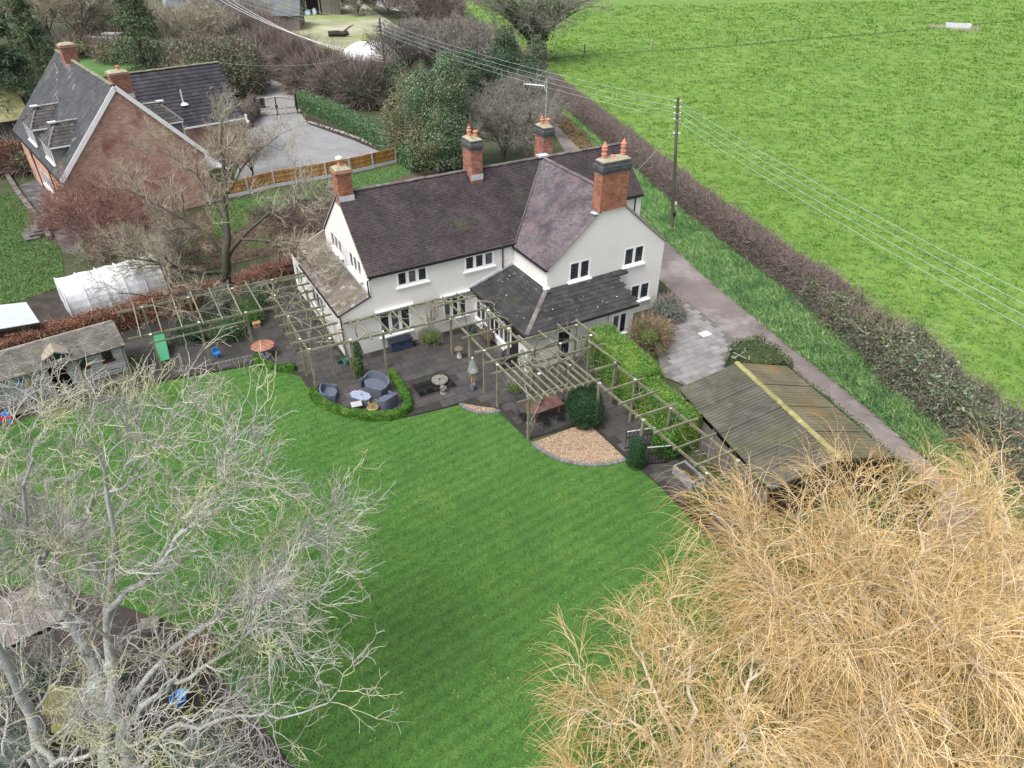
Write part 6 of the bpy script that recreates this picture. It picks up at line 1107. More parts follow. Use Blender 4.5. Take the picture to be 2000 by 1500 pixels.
# dining set
M['darkred'] = surf('brown_stained_slat', [(0.10, 0.05, 0.042), (0.15, 0.078, 0.066), (0.20, 0.11, 0.095)], scale=3, rnd=0.22, rough=0.6)
dt = thing('dining_table', U(5.15, -9.95, 0), 'long red brown slatted dining table under the pergola', 'table', rz=YAW)
for k in range(9): y = -0.44+0.11*k; mb = MB(); mb.abox(-0.95, 0.95, y-0.05, y+0.05, 0.72, 0.755); addl(mb, 'slat', M['darkred'], dt)
for sx in (-1, 1):
    mb = MB(); mb.abox(sx*0.72-0.04, sx*0.72+0.04, -0.42, 0.42, 0.64, 0.715); addl(mb, 'cross_rail', M['redwood'], dt)
    for sy in (-1, 1): mb = MB(); mb.abox(sx*0.72-0.035, sx*0.72+0.035, sy*0.36-0.035, sy*0.36+0.035, 0, 0.64); addl(mb, 'leg', M['redwood'], dt)
def metal_chair(loc, rz, label):
    t = thing('metal_chair', loc, label, 'chair', 'dark metal dining chairs', rz); mb = MB(); mb.lathe((0, 0, 0.42), [(0.21, 0), (0.22, 0.015), (0.21, 0.03), (0.05, 0.035)], 14); addl(mb, 'seat', M['iron'], t)
    for sx in (-1, 1):
        for sy in (-1, 1): mb = MB(); mb.tube([(sx*0.15, sy*0.15, 0.43), (sx*0.2, sy*0.2, 0)], 0.013, 6); addl(mb, 'leg', M['iron'], t)
    mb = MB(); mb.tube([(-0.2, 0.19, 0.42), (-0.22, 0.25, 0.75), (-0.14, 0.27, 0.9), (0, 0.28, 0.94), (0.14, 0.27, 0.9), (0.22, 0.25, 0.75), (0.2, 0.19, 0.42)], 0.014, 6)
    for k in (-1, 0, 1): mb.tube([(0.08*k, 0.2, 0.43), (0.1*k, 0.27, 0.9)], 0.009, 5)
    addl(mb, 'backrest', M['iron'], t)
metal_chair(U(3.98, -9.9, 0), YAW+math.pi/2, 'dark metal chair at the lawn end of dining table'); metal_chair(U(6.32, -9.9, 0), YAW-math.pi/2, 'dark metal chair at the house end of dining table, by the yew')
metal_chair(U(4.75, -10.75, 0), YAW+math.pi, 'dark metal chair on the gravel side of dining table, nearer the lawn'); metal_chair(U(5.6, -10.75, 0), YAW+math.pi, 'dark metal chair on gravel side of dining table, nearer the yew')
bn_ = thing('garden_bench', U(5.95, -2.1, 0), 'dark slatted bench below the glazed porch windows', 'bench', rz=YAW+math.pi/2)
M['benchwood'] = surf('dark_bench_wood', [(0.075, 0.045, 0.035), (0.12, 0.075, 0.058)], scale=4, rnd=0.2)
for k in range(5): y = -0.24+0.10*k; mb = MB(); mb.abox(-0.72, 0.72, y-0.04, y+0.04, 0.42, 0.445); addl(mb, 'seat_slat', M['benchwood'], bn_)
for k in range(3): mb = MB(); mb.abox(-0.72, 0.72, -0.29, -0.265, 0.52+0.12*k, 0.60+0.12*k); addl(mb, 'back_slat', M['benchwood'], bn_)
for s in (-1, 1): mb = MB(); mb.tube([(s*0.70, 0.22, 0), (s*0.70, 0.2, 0.62), (s*0.70, -0.1, 0.64), (s*0.70, -0.28, 0.9), (s*0.70, -0.26, 0.4), (s*0.70, -0.3, 0)], 0.022, 6); addl(mb, 'end_frame', M['iron'], bn_)
bq = thing('covered_barbecue', U(5.95, -5.1, 0), 'barbecue under a dark navy cover near porch corner', 'barbecue'); B = U(5.95, -5.1, 0); mb = MB()
vs = []
for z, w_, d_ in [(0.02, 0.46, 0.32), (0.5, 0.44, 0.30), (0.9, 0.42, 0.28), (1.08, 0.26, 0.2), (1.14, 0.05, 0.05)]: vs += [B+UX*w_*math.copysign(abs(math.cos(a))**0.5, math.cos(a))+VX*d_*math.copysign(abs(math.sin(a))**0.5, math.sin(a))+ZX*z for a in np.linspace(0, 2*math.pi, 17)[:-1]]
mb.add(vs, [(16*j+i, 16*j+(i+1) % 16, 16*(j+1)+(i+1) % 16, 16*(j+1)+i) for j in range(4) for i in range(16)]); mb.build('cover', M['navy_dark'], bq); mb = MB(); mb.tube([B+UX*0.5+ZX*0.85, B+UX*0.62+ZX*0.6, B+UX*0.5+ZX*0.3], 0.02, 6); mb.build('cover_strap', M['navy'], bq)
# staddle stone, millstone, statue, bird feeder, pots
M['greystone'] = surf('lichened_stone', [(0.11, 0.105, 0.09), (0.18, 0.17, 0.15), (0.26, 0.25, 0.22)], scale=6, bmp=0.6); M['whitestone'] = surf('pale_limestone', [(0.34, 0.34, 0.31), (0.48, 0.48, 0.45)], scale=5)
sdn = thing('staddle_stone', U(3.85, -3.0, 0), 'white staddle stone with brown mushroom cap by pergola post', 'staddle stone'); B = ORG[sdn.name]; mb = MB(); mb.lathe(B, [(0.17, 0), (0.16, 0.1), (0.11, 0.45), (0.12, 0.55)], 12); mb.build('stem', M['whitestone'], sdn, smooth=True); mb = MB(); mb.lathe(B+ZX*0.55, [(0.12, 0), (0.27, 0.02), (0.29, 0.09), (0.2, 0.16), (0.04, 0.19)], 14); mb.build('cap', plain('brown_stone', (0.14, 0.11, 0.085), rough=0.9), sdn, smooth=True)
mst = thing('millstone', U(1.85, -4.62, 0.05), 'round grey millstone with a centre hole lying over pond', 'millstone'); B = U(1.85, -4.62, 0.07); mb = MB(); n = 28; vs = []
for r_, z in ((0.10, 0), (0.44, 0), (0.46, 0.06), (0.44, 0.12), (0.10, 0.13)): vs += [B+UX*r_*math.cos(a)+VX*r_*math.sin(a)+ZX*z for a in np.linspace(0, 2*math.pi, n+1)[:-1]]
mb.add(vs, [(n*j+i, n*j+(i+1) % n, n*((j+1) % 5)+(i+1) % n, n*((j+1) % 5)+i) for j in range(5) for i in range(n)]); mb.build('ring', M['greystone'], mst); mb = MB(); mb.lathe(B-ZX*0.06, [(0.3, 0), (0.3, 0.06), (0.0, 0.06)], 12); mb.build('plinth', M['greystone'], mst)
sta = thing('garden_statue', U(1.55, -5.72, 0.05), 'small weathered stone cherub statue beside the pond', 'statue'); B = ORG[sta.name]
mb = MB(); mb.lathe(B, [(0.20, 0), (0.20, 0.06), (0.15, 0.08), (0.14, 0.16)], 12); mb.build('plinth', M['greystone'], sta); mb = MB(); mb.lathe(B+ZX*0.15, [(0.10, 0), (0.16, 0.06), (0.14, 0.16), (0.10, 0.26), (0.12, 0.34), (0.05, 0.40)], 12); mb.tube([B+A([0.1, 0, 0.46]), B+A([0.17, -0.06, 0.36]), B+A([0.06, -0.14, 0.36])], [0.045, 0.04, 0.03], 7); mb.tube([B+A([-0.1, 0, 0.46]), B+A([-0.17, -0.06, 0.36]), B+A([-0.05, -0.14, 0.36])], [0.045, 0.04, 0.03], 7); mb.lathe(B+ZX*0.52, [(0.04, 0), (0.085, 0.05), (0.09, 0.11), (0.05, 0.18), (0.01, 0.2)], 10); mb.build('figure', M['greystone'], sta, smooth=True)
fd = thing('bird_feeder', U(3.2, -5.95, 0), 'bird feeder with clear cone hood on two timber posts', 'bird feeder'); B = ORG[fd.name]
M['neww'] = plain('new_timber', (0.50, 0.30, 0.15), rough=0.7)
for s in (-1, 1): mb = MB(); mb.beam(B+UX*0.07*s, B+UX*0.07*s+ZX*0.95, 0.06, 0.06, up=VX); mb.build('post', M['neww'], fd)
M['zincish'] = plain('feeder_tray', (0.30, 0.31, 0.31), rough=0.5); M['clear'] = plain('clear_plastic', (0.42, 0.45, 0.45), rough=0.1)
M['clear'].node_tree.nodes['Principled BSDF'].inputs['Alpha'].default_value = 0.30
mb = MB(); mb.lathe(B+ZX*1.05, [(0.30, 0), (0.31, 0.02), (0.18, 0.45), (0.06, 0.78), (0.03, 0.84)], 16); mb.build('hood', M['clear'], fd, smooth=True); mb = MB(); mb.lathe(B+ZX*0.95, [(0.05, 0), (0.22, 0.02), (0.24, 0.10), (0.22, 0.10), (0.2, 0.05), (0.02, 0.05)], 14); mb.build('tray', M['zincish'], fd); mb = MB(); mb.lathe(B+ZX*1.86, [(0.05, 0), (0.06, 0.05), (0.01, 0.09)], 8); mb.build('finial', M['ceramic'], fd)
def pot(loc, r, h, col, label, plant=None):
    t = thing('plant_pot', loc, label, 'pot', 'plant pots by the house'); B = A(loc, float); mb = MB(); mb.lathe(B, [(r*0.7, 0), (r*0.95, h*0.85), (r*1.05, h*0.86), (r*1.05, h), (r*0.9, h), (r*0.85, h*0.8)], 14); mb.build('pot', plain('pot_'+label[:6], col, rough=0.5), t)
    mb = MB(); mb.lathe(B+ZX*h*0.75, [(r*0.85, 0), (r*0.5, 0.02), (0.01, 0.03)], 12); mb.build('compost', M['soil'], t)
pot(U(-2.33, -0.25, 0.05), 0.15, 0.26, (0.03, 0.07, 0.05), 'dark green plant pot by the downpipe corner'); pot(U(-2.02, -0.5, 0.05), 0.17, 0.32, (0.02, 0.27, 0.17), 'bright green plant pot near the ivy column'); pot(U(-1.2, -0.3, 0.05), 0.19, 0.36, (0.05, 0.09, 0.09), 'teal glazed plant pot close to cream wall'); pot(U(3.05, -6.2, 0.05), 0.13, 0.34, (0.16, 0.18, 0.24), 'slate grey pot at foot of the bird feeder'); pot(U(5.85, -1.0, 0.05), 0.2, 0.3, (0.05, 0.10, 0.10), 'dark teal pot near the slatted bench')
# play things
M['greenplastic'] = plain('green_plastic', (0.05, 0.27, 0.14), rough=0.4); M['blueplastic'] = plain('blue_plastic', (0.03, 0.24, 0.62), rough=0.4)
sl_ = thing('toy_slide', U(-10.8, 5.6, 0), 'green plastic toy slide under the walkway pergola', 'slide'); pts = [U(-10.75, 6.3, 0.95), U(-10.78, 6.0, 0.90), U(-10.82, 5.5, 0.55), U(-10.86, 5.0, 0.22), U(-10.88, 4.7, 0.14)]; mb = MB(); vs = []
for p in pts: vs += [p-UX*0.34+ZX*0.16, p-UX*0.28, p+UX*0.28, p+UX*0.34+ZX*0.16]
mb.add(vs, [(4*i+j, 4*i+j+1, 4*i+j+5, 4*i+j+4) for i in range(4) for j in range(3)]); mb.build('chute', M['greenplastic'], sl_)
for s in (-1, 1): mb = MB(); mb.prism([U(-10.75+0.3*s, 6.35, 0), U(-10.75+0.3*s, 6.5, 0), U(-10.75+0.3*s, 6.35, 1.0), U(-10.78+0.3*s, 6.0, 0.92)], UX*0.04); mb.build('side_frame', M['greenplastic'], sl_)
for k in range(3): mb = MB(); mb.beam(U(-11.05, 6.45, 0.25+0.25*k), U(-10.45, 6.45, 0.25+0.25*k), 0.06, 0.04); mb.build('rung', M['greenplastic'], sl_)
kc = thing('toy_chair', U(-8.15, 3.75, 0.05), 'small bright blue plastic child chair beside pergola post', 'chair', rz=YAW+0.4)
mb = MB(); mb.abox(-0.16, 0.16, -0.15, 0.15, 0.26, 0.30); addl(mb, 'seat', M['blueplastic'], kc); mb = MB(); mb.abox(-0.16, 0.16, 0.13, 0.17, 0.28, 0.56); addl(mb, 'backrest', M['blueplastic'], kc)
for sx in (-1, 1):
    for sy in (-1, 1): mb = MB(); mb.tube([(sx*0.13, sy*0.12, 0.27), (sx*0.17, sy*0.16, 0)], 0.022, 6); addl(mb, 'leg', M['blueplastic'], kc)
bh = thing('nest_box', U(-5.4, 6.1, 0.05), 'small orange brown nest box on paving by the shrubs', 'nest box'); B = ORG[bh.name]; mb = MB(); mb.box(B+ZX*0.15, UX*0.2, VX*0.14, ZX*0.15); mb.build('body', M['neww'], bh); mb = MB(); mb.prism([B+ZX*0.3-UX*0.24-VX*0.18, B+ZX*0.3-UX*0.24+VX*0.18, B+ZX*0.42-UX*0.24], UX*0.48); mb.build('roof', M['neww'], bh); mb = MB(); mb.tube([B+ZX*0.17-VX*0.145, B+ZX*0.17-VX*0.135], 0.04, 10); mb.build('entrance', M['iron'], bh)
# inspection cover on forecourt
mh = thing('inspection_cover', G(1377, 652, 0.06), 'pale square drain cover set in the forecourt paving', 'drain cover'); B = ORG[mh.name]; mb = MB(); mb.box(B, UX*0.36, VX*0.26, ZX*0.008); mb.build('plate', M['concrete'], mh); mb = MB()
for s in (-1, 1): mb.box(B+UX*0.25*s+ZX*0.01, UX*0.03, VX*0.03, ZX*0.004)
mb.build('lifting_key', M['iron'], mh)
# raised planters beside garage
M['zinc'] = surf('grey_trough', [(0.20, 0.205, 0.21), (0.30, 0.305, 0.31)], scale=3, stain=(0.13, 0.14, 0.10), stain_scale=1.5)
for i, (v0, v1, lab) in enumerate([(-16.6, -17.9, 'grey planter trough beside the garage, nearest the hedge end'), (-18.1, -19.3, 'grey planter trough beside the garage, nearest the willow')]):
    t = thing('planter_trough', U(8.35, (v0+v1)/2, 0), lab, 'planter', 'planters by the garage'); mb = MB(); mb.ubox(8.0, 8.06, v1, v0, 0, 0.55); mb.ubox(8.64, 8.7, v1, v0, 0, 0.55); mb.ubox(8.06, 8.64, v1, v1+0.06, 0, 0.55); mb.ubox(8.06, 8.64, v0-0.06, v0, 0, 0.55); mb.build('sides', M['zinc'], t); mb = MB(); mb.ubox(8.06, 8.64, v1+0.06, v0-0.06, 0.05, 0.46); mb.build('compost', M['soil'], t)
# ================================================================== PLAY CORNER UNDER THE BARE TREES
M['deckw'] = surf('worn_deck_board', [(0.11, 0.095, 0.085), (0.18, 0.155, 0.135), (0.25, 0.22, 0.19)], scale=2.5, rnd=0.22)
M['mosswood'] = surf('mossy_yellow_wood', [(0.084, 0.084, 0.021), (0.138, 0.132, 0.042), (0.180, 0.168, 0.072)], scale=3, rnd=0.2)
dk_ = thing('timber_deck', G(80, 1180), 'worn timber deck boards under the bare tree branches', 'deck')
a_, b_, c_ = G(-30, 1185, 0.2), G(118, 1115, 0.2), G(150, 1195, 0.2); eu = (b_-a_)/11; ev = c_-b_
for k in range(11): p = a_+eu*k; mb = MB(); mb.prism([p, p+eu*0.94, p+eu*0.94+ev, p+ev], (0, 0, -0.05)); mb.build('deck_board', M['deckw'], dk_)
a2 = G(255, 1215, 0.25)
bx_ = thing('timber_sleeper', G(290, 1222), 'pale flat timber sleeper lying at the lawn edge', 'sleeper'); mb = MB(); p0_ = G(268, 1228); p1_ = G(312, 1220); mb.beam(p0_+ZX*0.1, p1_+ZX*0.1, 0.5, 0.2); mb.build('beam', M['deckw'], bx_); mb = MB(); mb.beam(p0_+ZX*0.22, p0_+(p1_-p0_)*0.15+ZX*0.22, 0.4, 0.03); mb.build('strap', M['iron'], bx_)
s2_ = thing('garden_slide', G(195, 1345), 'pale green plastic play slide beneath the bare trees', 'slide'); pts = [G(214, 1300, 0.9), G(205, 1312, 0.85), G(192, 1335, 0.5), G(176, 1368, 0.15)]; M['paleplastic'] = plain('pale_green_plastic', (0.50, 0.68, 0.66), rough=0.35); mb = MB(); vs = []; sdv = nrm(np.cross(pts[3]-pts[0], ZX))
for p in pts: vs += [p-sdv*0.30+ZX*0.14, p-sdv*0.24, p+sdv*0.24, p+sdv*0.30+ZX*0.14]
mb.add(vs, [(4*i+j, 4*i+j+1, 4*i+j+5, 4*i+j+4) for i in range(3) for j in range(3)]); mb.build('chute', M['paleplastic'], s2_)
for s in (-1, 1): mb = MB(); mb.beam(pts[0]+sdv*0.27*s, pts[0]+sdv*0.27*s-ZX*0.9+nrm(pts[0]-pts[3])*0.25, 0.05, 0.05, up=(1, 0, 0)); mb.build('leg', M['greenplastic'], s2_)
hut = thing('play_hut', G(125, 1400), 'low mossy roofed timber play hut beneath the trees', 'hut'); q = [G(80, 1395, 1.2), G(150, 1400, 1.2), G(158, 1345, 1.35), G(95, 1335, 1.35)]; mb = MB(); mb.prism(q, (0, 0, -0.06)); mb.build('roof', M['mosswood'], hut); cc = sum(q)/4; mb = MB(); mb.prism([cc+(p-cc)*0.9-ZX*p[2] for p in q], (0, 0, 1.12)); mb.build('wall', M['deckw'], hut)
q2 = [G(100, 1430, 0.7), G(165, 1440, 0.7), G(160, 1405, 0.7), G(100, 1400, 0.7)]; mb = MB(); mb.prism(q2, (0, 0, -0.05)); mb.build('porch_roof', M['mosswood'], hut)
pf_ = thing('picket_fence', G(350, 1350), 'low mossy yellow picket fence round the play corner', 'fence'); a_, b_, c_, d_ = G(300, 1300), G(375, 1290), G(405, 1400), G(300, 1350)
for (p, q) in ((a_, b_), (b_, c_)):
    k = int(np.linalg.norm(q-p)/0.14)
    for j in range(k): c = p+(q-p)*(j+0.5)/k; mb = MB(); mb.beam(c, c+ZX*random.uniform(0.62, 0.7), 0.08, 0.02, up=nrm(q-p)); mb.build('picket', M['mosswood'], pf_)
    for z in (0.2, 0.5): mb = MB(); mb.beam(p+ZX*z, q+ZX*z, 0.04, 0.06); mb.build('rail', M['mosswood'], pf_)
by = thing('toy_box', G(352, 1372), 'bright blue plastic toy tub inside the picket fence', 'toy'); B = ORG[by.name]; mb = MB(); mb.lathe(B, [(0.20, 0), (0.26, 0.3), (0.28, 0.32), (0.24, 0.33), (0.2, 0.1)], 10); mb.build('tub', M['blueplastic'], by); mb = MB(); mb.box(B+A([0.1, 0.1, 0.36]), (0.16, 0.02, 0), (0, 0.12, 0.05), (0, 0, 0.03)); mb.build('lid', M['blueplastic'], by)
rb = thing('red_toy', G(14, 822), 'red and blue ride-on toy by playhouse steps', 'toy'); B = ORG[rb.name]; mb = MB(); mb.box(B+ZX*0.25, (0.3, 0.1, 0), (-0.06, 0.16, 0), (0, 0, 0.1)); mb.build('body', plain('red_plastic', (0.55, 0.04, 0.04), rough=0.4), rb); mb = MB(); mb.box(B+A([0.08, 0.02, 0.42]), (0.16, 0.05, 0), (-0.04, 0.12, 0), (0, 0, 0.08)); mb.build('seat', M['blueplastic'], rb)
for sx in (-1, 1):
    for sy in (-1, 1): mb = MB(); c = B+A([0.22*sx, 0.15*sy+0.05*sx, 0.1]); mb.tube([c-A([0, 0.04, 0]), c+A([0, 0.04, 0])], 0.1, 10); mb.build('wheel', M['blueplastic'], rb)
# ================================================================== VEGETATION KIT
def lumps(D, rng, amp, k=9):                     # smooth bumpy radius factor over directions
    c = unit(k, rng); w = rng.uniform(3, 8, k); a = rng.uniform(-1, 1, k)*amp
    return 1+sum(a[i]*np.exp(-w[i]*(1-D@c[i])) for i in range(k))
def blob_points(b, n, rng, amp=0.28, shell=(0.72, 1.06)):
    D = unit(n*2, rng); D = D[(D[:, 2] > -0.75)][:n]; r = lumps(D, rng, amp, 14)*rng.uniform(shell[0], shell[1], len(D))**0.6
    P = A(b[:3])+D*r[:, None]*A(b[3:6]); ok = P[:, 2] > 0.02; return P[ok], D[ok]
def core_mesh(b, rng, sc=0.78):
    bm = bmesh.new(); bmesh.ops.create_icosphere(bm, subdivisions=3, radius=1.0); V = A([v.co[:] for v in bm.verts]); F = [tuple(v.index for v in f.verts) for f in bm.faces]; bm.free()
    V = V*lumps(V, rng, 0.25, 10)[:, None]*sc+rng.normal(scale=0.02, size=V.shape); P = A(b[:3])+V*A(b[3:6]); P[:, 2] = np.maximum(P[:, 2], 0.0); return P, A(F)
def leafy(name, label, cat, base, blobs, n, size, mat, seed=1, trunk=None, twigs=0, twigmat=None, group=None, asp=0.55, core=0.62):
    rng = np.random.default_rng(seed); t = thing(name, base, label, cat, group); vol = A([b[3]*b[4]+b[3]*b[5]+b[4]*b[5] for b in blobs]); vol = vol/vol.sum(); parts = []; cores = []
    for b, f in zip(blobs, vol):
        P, D = blob_points(b, int(n*f), rng); V, F, T = leaf_arrays(P, size, rng, asp=asp, nor=D, tint=np.clip(rng.normal(0.5, 0.24, len(P)), 0, 1)); parts.append((V, F, T))
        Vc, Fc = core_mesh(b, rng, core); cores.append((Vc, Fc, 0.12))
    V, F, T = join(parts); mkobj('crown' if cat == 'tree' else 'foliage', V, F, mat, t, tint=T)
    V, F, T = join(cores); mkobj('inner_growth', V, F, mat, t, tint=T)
    if trunk: mb = MB(); B = A(base, float); mb.tube([B, B+ZX*trunk[1]*0.5+A([0.05, 0.03, 0]), B+ZX*trunk[1]], [trunk[0], trunk[0]*0.8, trunk[0]*0.55], 8); mb.build('trunk', M['bark'], t)
    if twigs:
        ps = []
        for b, f in zip(blobs, vol):
            P, D = blob_points(b, int(twigs*f), rng, shell=(0.6, 0.95)); Q = P+(D+rng.normal(scale=0.5, size=D.shape)+A([0, 0, 0.3]))*size*rng.uniform(1.5, 4.5, (len(P), 1)); V, F = ribbon_arrays(P, Q, size*0.16, rng); ps.append((V, F, rng.uniform(0, 1, len(F))))
        V, F, T = join(ps); mkobj('twigs', V, F, twigmat or M['twig_grey'], t, tint=T, kind='stuff')
    return t
def hedge(name, label, path, w, h, n, size, mat, seed=1, lump=0.12, twig=0, twigmat=None, twl=(0.2, 0.5), base_z=0.0, corem=None, group=None, wvar=0.0, taper=0.08, kind_cat='hedge', flat=0.0, skip=None):
    rng = np.random.default_rng(seed); path = rs2(path, max(0.35, w*0.4)); m = len(path); t = thing(name, (*path[m//2], base_z), label, kind_cat, group)
    tan = np.gradient(path, axis=0); tan /= np.linalg.norm(tan, axis=1, keepdims=True); nor = np.stack([tan[:, 1], -tan[:, 0]], 1); seg = np.concatenate([[0], np.cumsum(np.linalg.norm(np.diff(path, axis=0), axis=1))])
    ph_ = rng.uniform(0, 6.28, 6)
    def prof(s): return 1+lump*(0.5*np.sin(s*1.1/w+ph_[0])+0.4*np.sin(s*2.7/w+ph_[1])+0.35*np.sin(s*5.1/w+ph_[2])), 1+lump*(0.5*np.sin(s*0.9/w+ph_[3])+0.4*np.sin(s*2.3/w+ph_[4])+0.3*np.sin(s*6.1/w+ph_[5]))
    ring = [(-1, 0), (-1, 0.35), (-0.98, 0.7), (-0.86, 0.93), (-0.55, 1.0), (0, 1.03), (0.55, 1.0), (0.86, 0.93), (0.98, 0.7), (1, 0.35), (1, 0)]
    fw, fh = prof(seg); V = []
    for i in range(m):
        e = 0.94 if i in (0, m-1) else 1.0
        for x, z in ring: q = path[i]+nor[i]*x*w/2*0.9*fw[i]*(1-taper*z)*e; V.append((q[0]+rng.normal(scale=0.02*w), q[1]+rng.normal(scale=0.02*w), base_z+z*h*0.92*fh[i]*e))
    k = len(ring); F = [(i*k+j, i*k+j+1, (i+1)*k+j+1, (i+1)*k+j) for i in range(m-1) for j in range(k-1)]; F += [tuple(range(k)), tuple((m-1)*k+j for j in range(k-1, -1, -1))]
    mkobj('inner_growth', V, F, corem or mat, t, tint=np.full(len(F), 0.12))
    # surface samples: sides, top, ends
    N = n+twig; per = 2*h+w; s = rng.uniform(0, seg[-1], N); c = rng.uniform(0, per, N); x = np.where(c < h, -1.0, np.where(c > h+w, 1.0, (c-h)/w*2-1)); z = np.where(c < h, c, np.where(c > h+w, per-c, h))/h
    ends = rng.uniform(0, 1, N) < (w/(seg[-1]+w))*1.2; s[ends] = np.where(rng.uniform(0, 1, ends.sum()) < 0.5, 0.0, seg[-1]); x[ends] = rng.uniform(-1, 1, ends.sum()); z[ends] = rng.uniform(0, 1, ends.sum())
    cr = np.clip((np.abs(x)-0.75)/0.25, 0, 1)*np.clip((z-0.75)/0.25, 0, 1); z = z-0.16*cr; x = x*(1-0.12*cr)
    fw, fh = prof(s); X = np.stack([np.interp(s, seg, path[:, i]) for i in range(2)], 1); Nn = np.stack([np.interp(s, seg, nor[:, i]) for i in range(2)], 1)
    XY = X+Nn*(x*w/2*fw*(1-taper*z)*rng.uniform(0.9, 1.04, N))[:, None]; XY += rng.normal(scale=0.015*w, size=XY.shape)
    P = np.column_stack([XY, base_z+z*h*fh*rng.uniform(0.94, 1.04, N)]); D = np.column_stack([Nn*(x*(np.abs(x) > 0.9))[:, None], (z > 0.9)*1.0+0.05]); D /= np.linalg.norm(D, axis=1, keepdims=True)+1e-9
    if skip is not None: kmask = ~skip(P); P, D = P[kmask], D[kmask]; ft = len(P); n2 = int(ft*n/max(1, N))
    else: n2 = n
    if n2: V, F, T = leaf_arrays(P[:n2], size, rng, nor=D[:n2], flat=flat, tint=np.clip(rng.normal(0.5, 0.24, n2), 0, 1)); mkobj('foliage', V, F, mat, t, tint=T)
    if twig:
        p = P[n2:]; d = D[n2:]; Q = p+(d*0.9+rng.normal(scale=0.75, size=d.shape)+A([0, 0, 0.25]))*rng.uniform(twl[0], twl[1], (len(p), 1))*0.7; p0 = p-(Q-p)*0.6; V, F = ribbon_arrays(p0, Q, 0.012+0.018*rng.uniform(0, 1, len(p))*max(1, size*6), rng); mkobj('twigs', V, F, twigmat or M['twig_brown'], t, tint=rng.uniform(0, 1, len(F)), kind='stuff')
    return t
def bare_tree(name, label, base, limbs, levels, mbark, mtwig, seed=1, group=None, centre=None, trunk_sides=9, leaves=None, crook=0.05):
    rng = np.random.default_rng(seed); t = thing(name, base, label, 'tree', group); n0 = 16
    P = np.stack([resample(l[0], n0) for l in limbs]); R = np.stack([np.linspace(l[1], l[2], n0) for l in limbs]); jw = np.cumsum(rng.normal(scale=crook, size=P.shape), 1); jw -= jw[:, :1]; P += (jw-np.linspace(0, 1, n0)[None, :, None]*jw[:, -1:]*0.6)*A([1, 1, 0.7])
    V, F = tube_arrays(P[:1], R[:1], trunk_sides); mkobj('trunk', V, F, mbark, t, smooth=True)
    for i in range(1, len(limbs)): V, F = tube_arrays(P[i:i+1], R[i:i+1], 7); mkobj('limb', V, F, mbark, t, smooth=True)
    parts = []; thick = []
    for li, L in enumerate(levels):
        S, D, r, tt = children(P, R, L['k'], rng, L.get('t0', 0.25), 1.0, L.get('ang', (0.5, 1.1)), L.get('up', 0.15), centre, L.get('out', 0.25))
        ln = L['len']*rng.uniform(0.55, 1.35, len(S))*(1.1-0.35*tt); n = L['n']; P = grow(S, D, ln, n, rng, L.get('wig', 0.25), L.get('trop', (0, 0, 0.03)))
        r0 = np.clip(r*L.get('rr', 0.6), L['rmin'], L['rmax']); R = r0[:, None]*np.linspace(1, L.get('tip', 0.45), n)[None, :]
        V, F = tube_arrays(P, R, L.get('sides', 3)); (thick if li < 1 else parts).append((V, F, np.clip(0.95-0.22*li+np.repeat(rng.normal(scale=0.2, size=len(P)), len(F)//len(P)), 0, 1)))
    if thick: V, F, T = join(thick); mkobj('branches', V, F, mbark, t, tint=T, kind='stuff')
    V, F, T = join(parts); mkobj('crown', V, F, mtwig, t, tint=T)
    if leaves:
        tips = P[:, -1]; q = tips[rng.integers(0, len(tips), leaves[0])]+rng.normal(scale=0.12, size=(leaves[0], 3)); V, F, T = leaf_arrays(q, leaves[1], rng); mkobj('leaves', V, F, leaves[2], t, tint=T)
    return t, P, R
def auto_limbs(B, H, R, n, rng, r0, spread=0.5, low=0.2):
    B = A(B, float); L = [([B, B+ZX*H*0.3+A([0.1, 0.05, 0]), B+ZX*H*0.62+A([*rng.normal(scale=0.03*H, size=2), 0]), B+ZX*H*0.93+A([*rng.normal(scale=0.05*H, size=2), 0])], r0, r0*0.15)]
    for k in range(n):
        a = 2*math.pi*(k+rng.uniform(-.3, .3))/n; z0 = H*rng.uniform(low, low+0.22); rr = R*rng.uniform(0.7, 1.0); zt = H*rng.uniform(0.55, 0.95); d = A([math.cos(a), math.sin(a), 0])
        L.append(([B+ZX*z0, B+d*rr*0.35+ZX*(z0+(zt-z0)*0.45), B+d*rr*0.7+ZX*(z0+(zt-z0)*0.8), B+d*rr+ZX*zt], r0*0.5, r0*0.1))
    return L
M['bark'] = surf('brown_bark', [(0.05, 0.042, 0.034), (0.09, 0.078, 0.062)], scale=4, stretch=(1, 1, 0.3), bmp=0.8)
M['bark_pale'] = surf('lichened_bark', [(0.248, 0.259, 0.253), (0.404, 0.417, 0.410), (0.538, 0.553, 0.546)], scale=3.0, detail=9, nrough=0.75, stain=(0.30, 0.30, 0.15), stain_scale=2.6, stain_at=0.55, stain2=(0.13, 0.125, 0.11), bmp=1.0, bscale=14, bdist=0.05)
M['bark_moss'] = surf('mossy_dark_bark', [(0.045, 0.040, 0.034), (0.075, 0.068, 0.055)], scale=3, stain=(0.10, 0.125, 0.028), stain_scale=1.1, stain_at=0.52, bmp=0.8, bscale=14)
def twigmat(name, stops, patch=None, ps=0.6): return leafmat(name, stops, rough=0.85, patch=patch, patch_scale=ps)
M['twig_pale'] = twigmat('pale_lichened_twig', [(0.217, 0.196, 0.179), (0.367, 0.354, 0.334), (0.500, 0.492, 0.471)], patch=(0.46, 0.465, 0.22), ps=0.9)
M['twig_grey'] = twigmat('grey_twig', [(0.135, 0.124, 0.111), (0.243, 0.227, 0.203), (0.365, 0.344, 0.304)])
M['twig_brown'] = twigmat('brown_twig', [(0.115, 0.084, 0.074), (0.203, 0.159, 0.142), (0.317, 0.270, 0.243)])
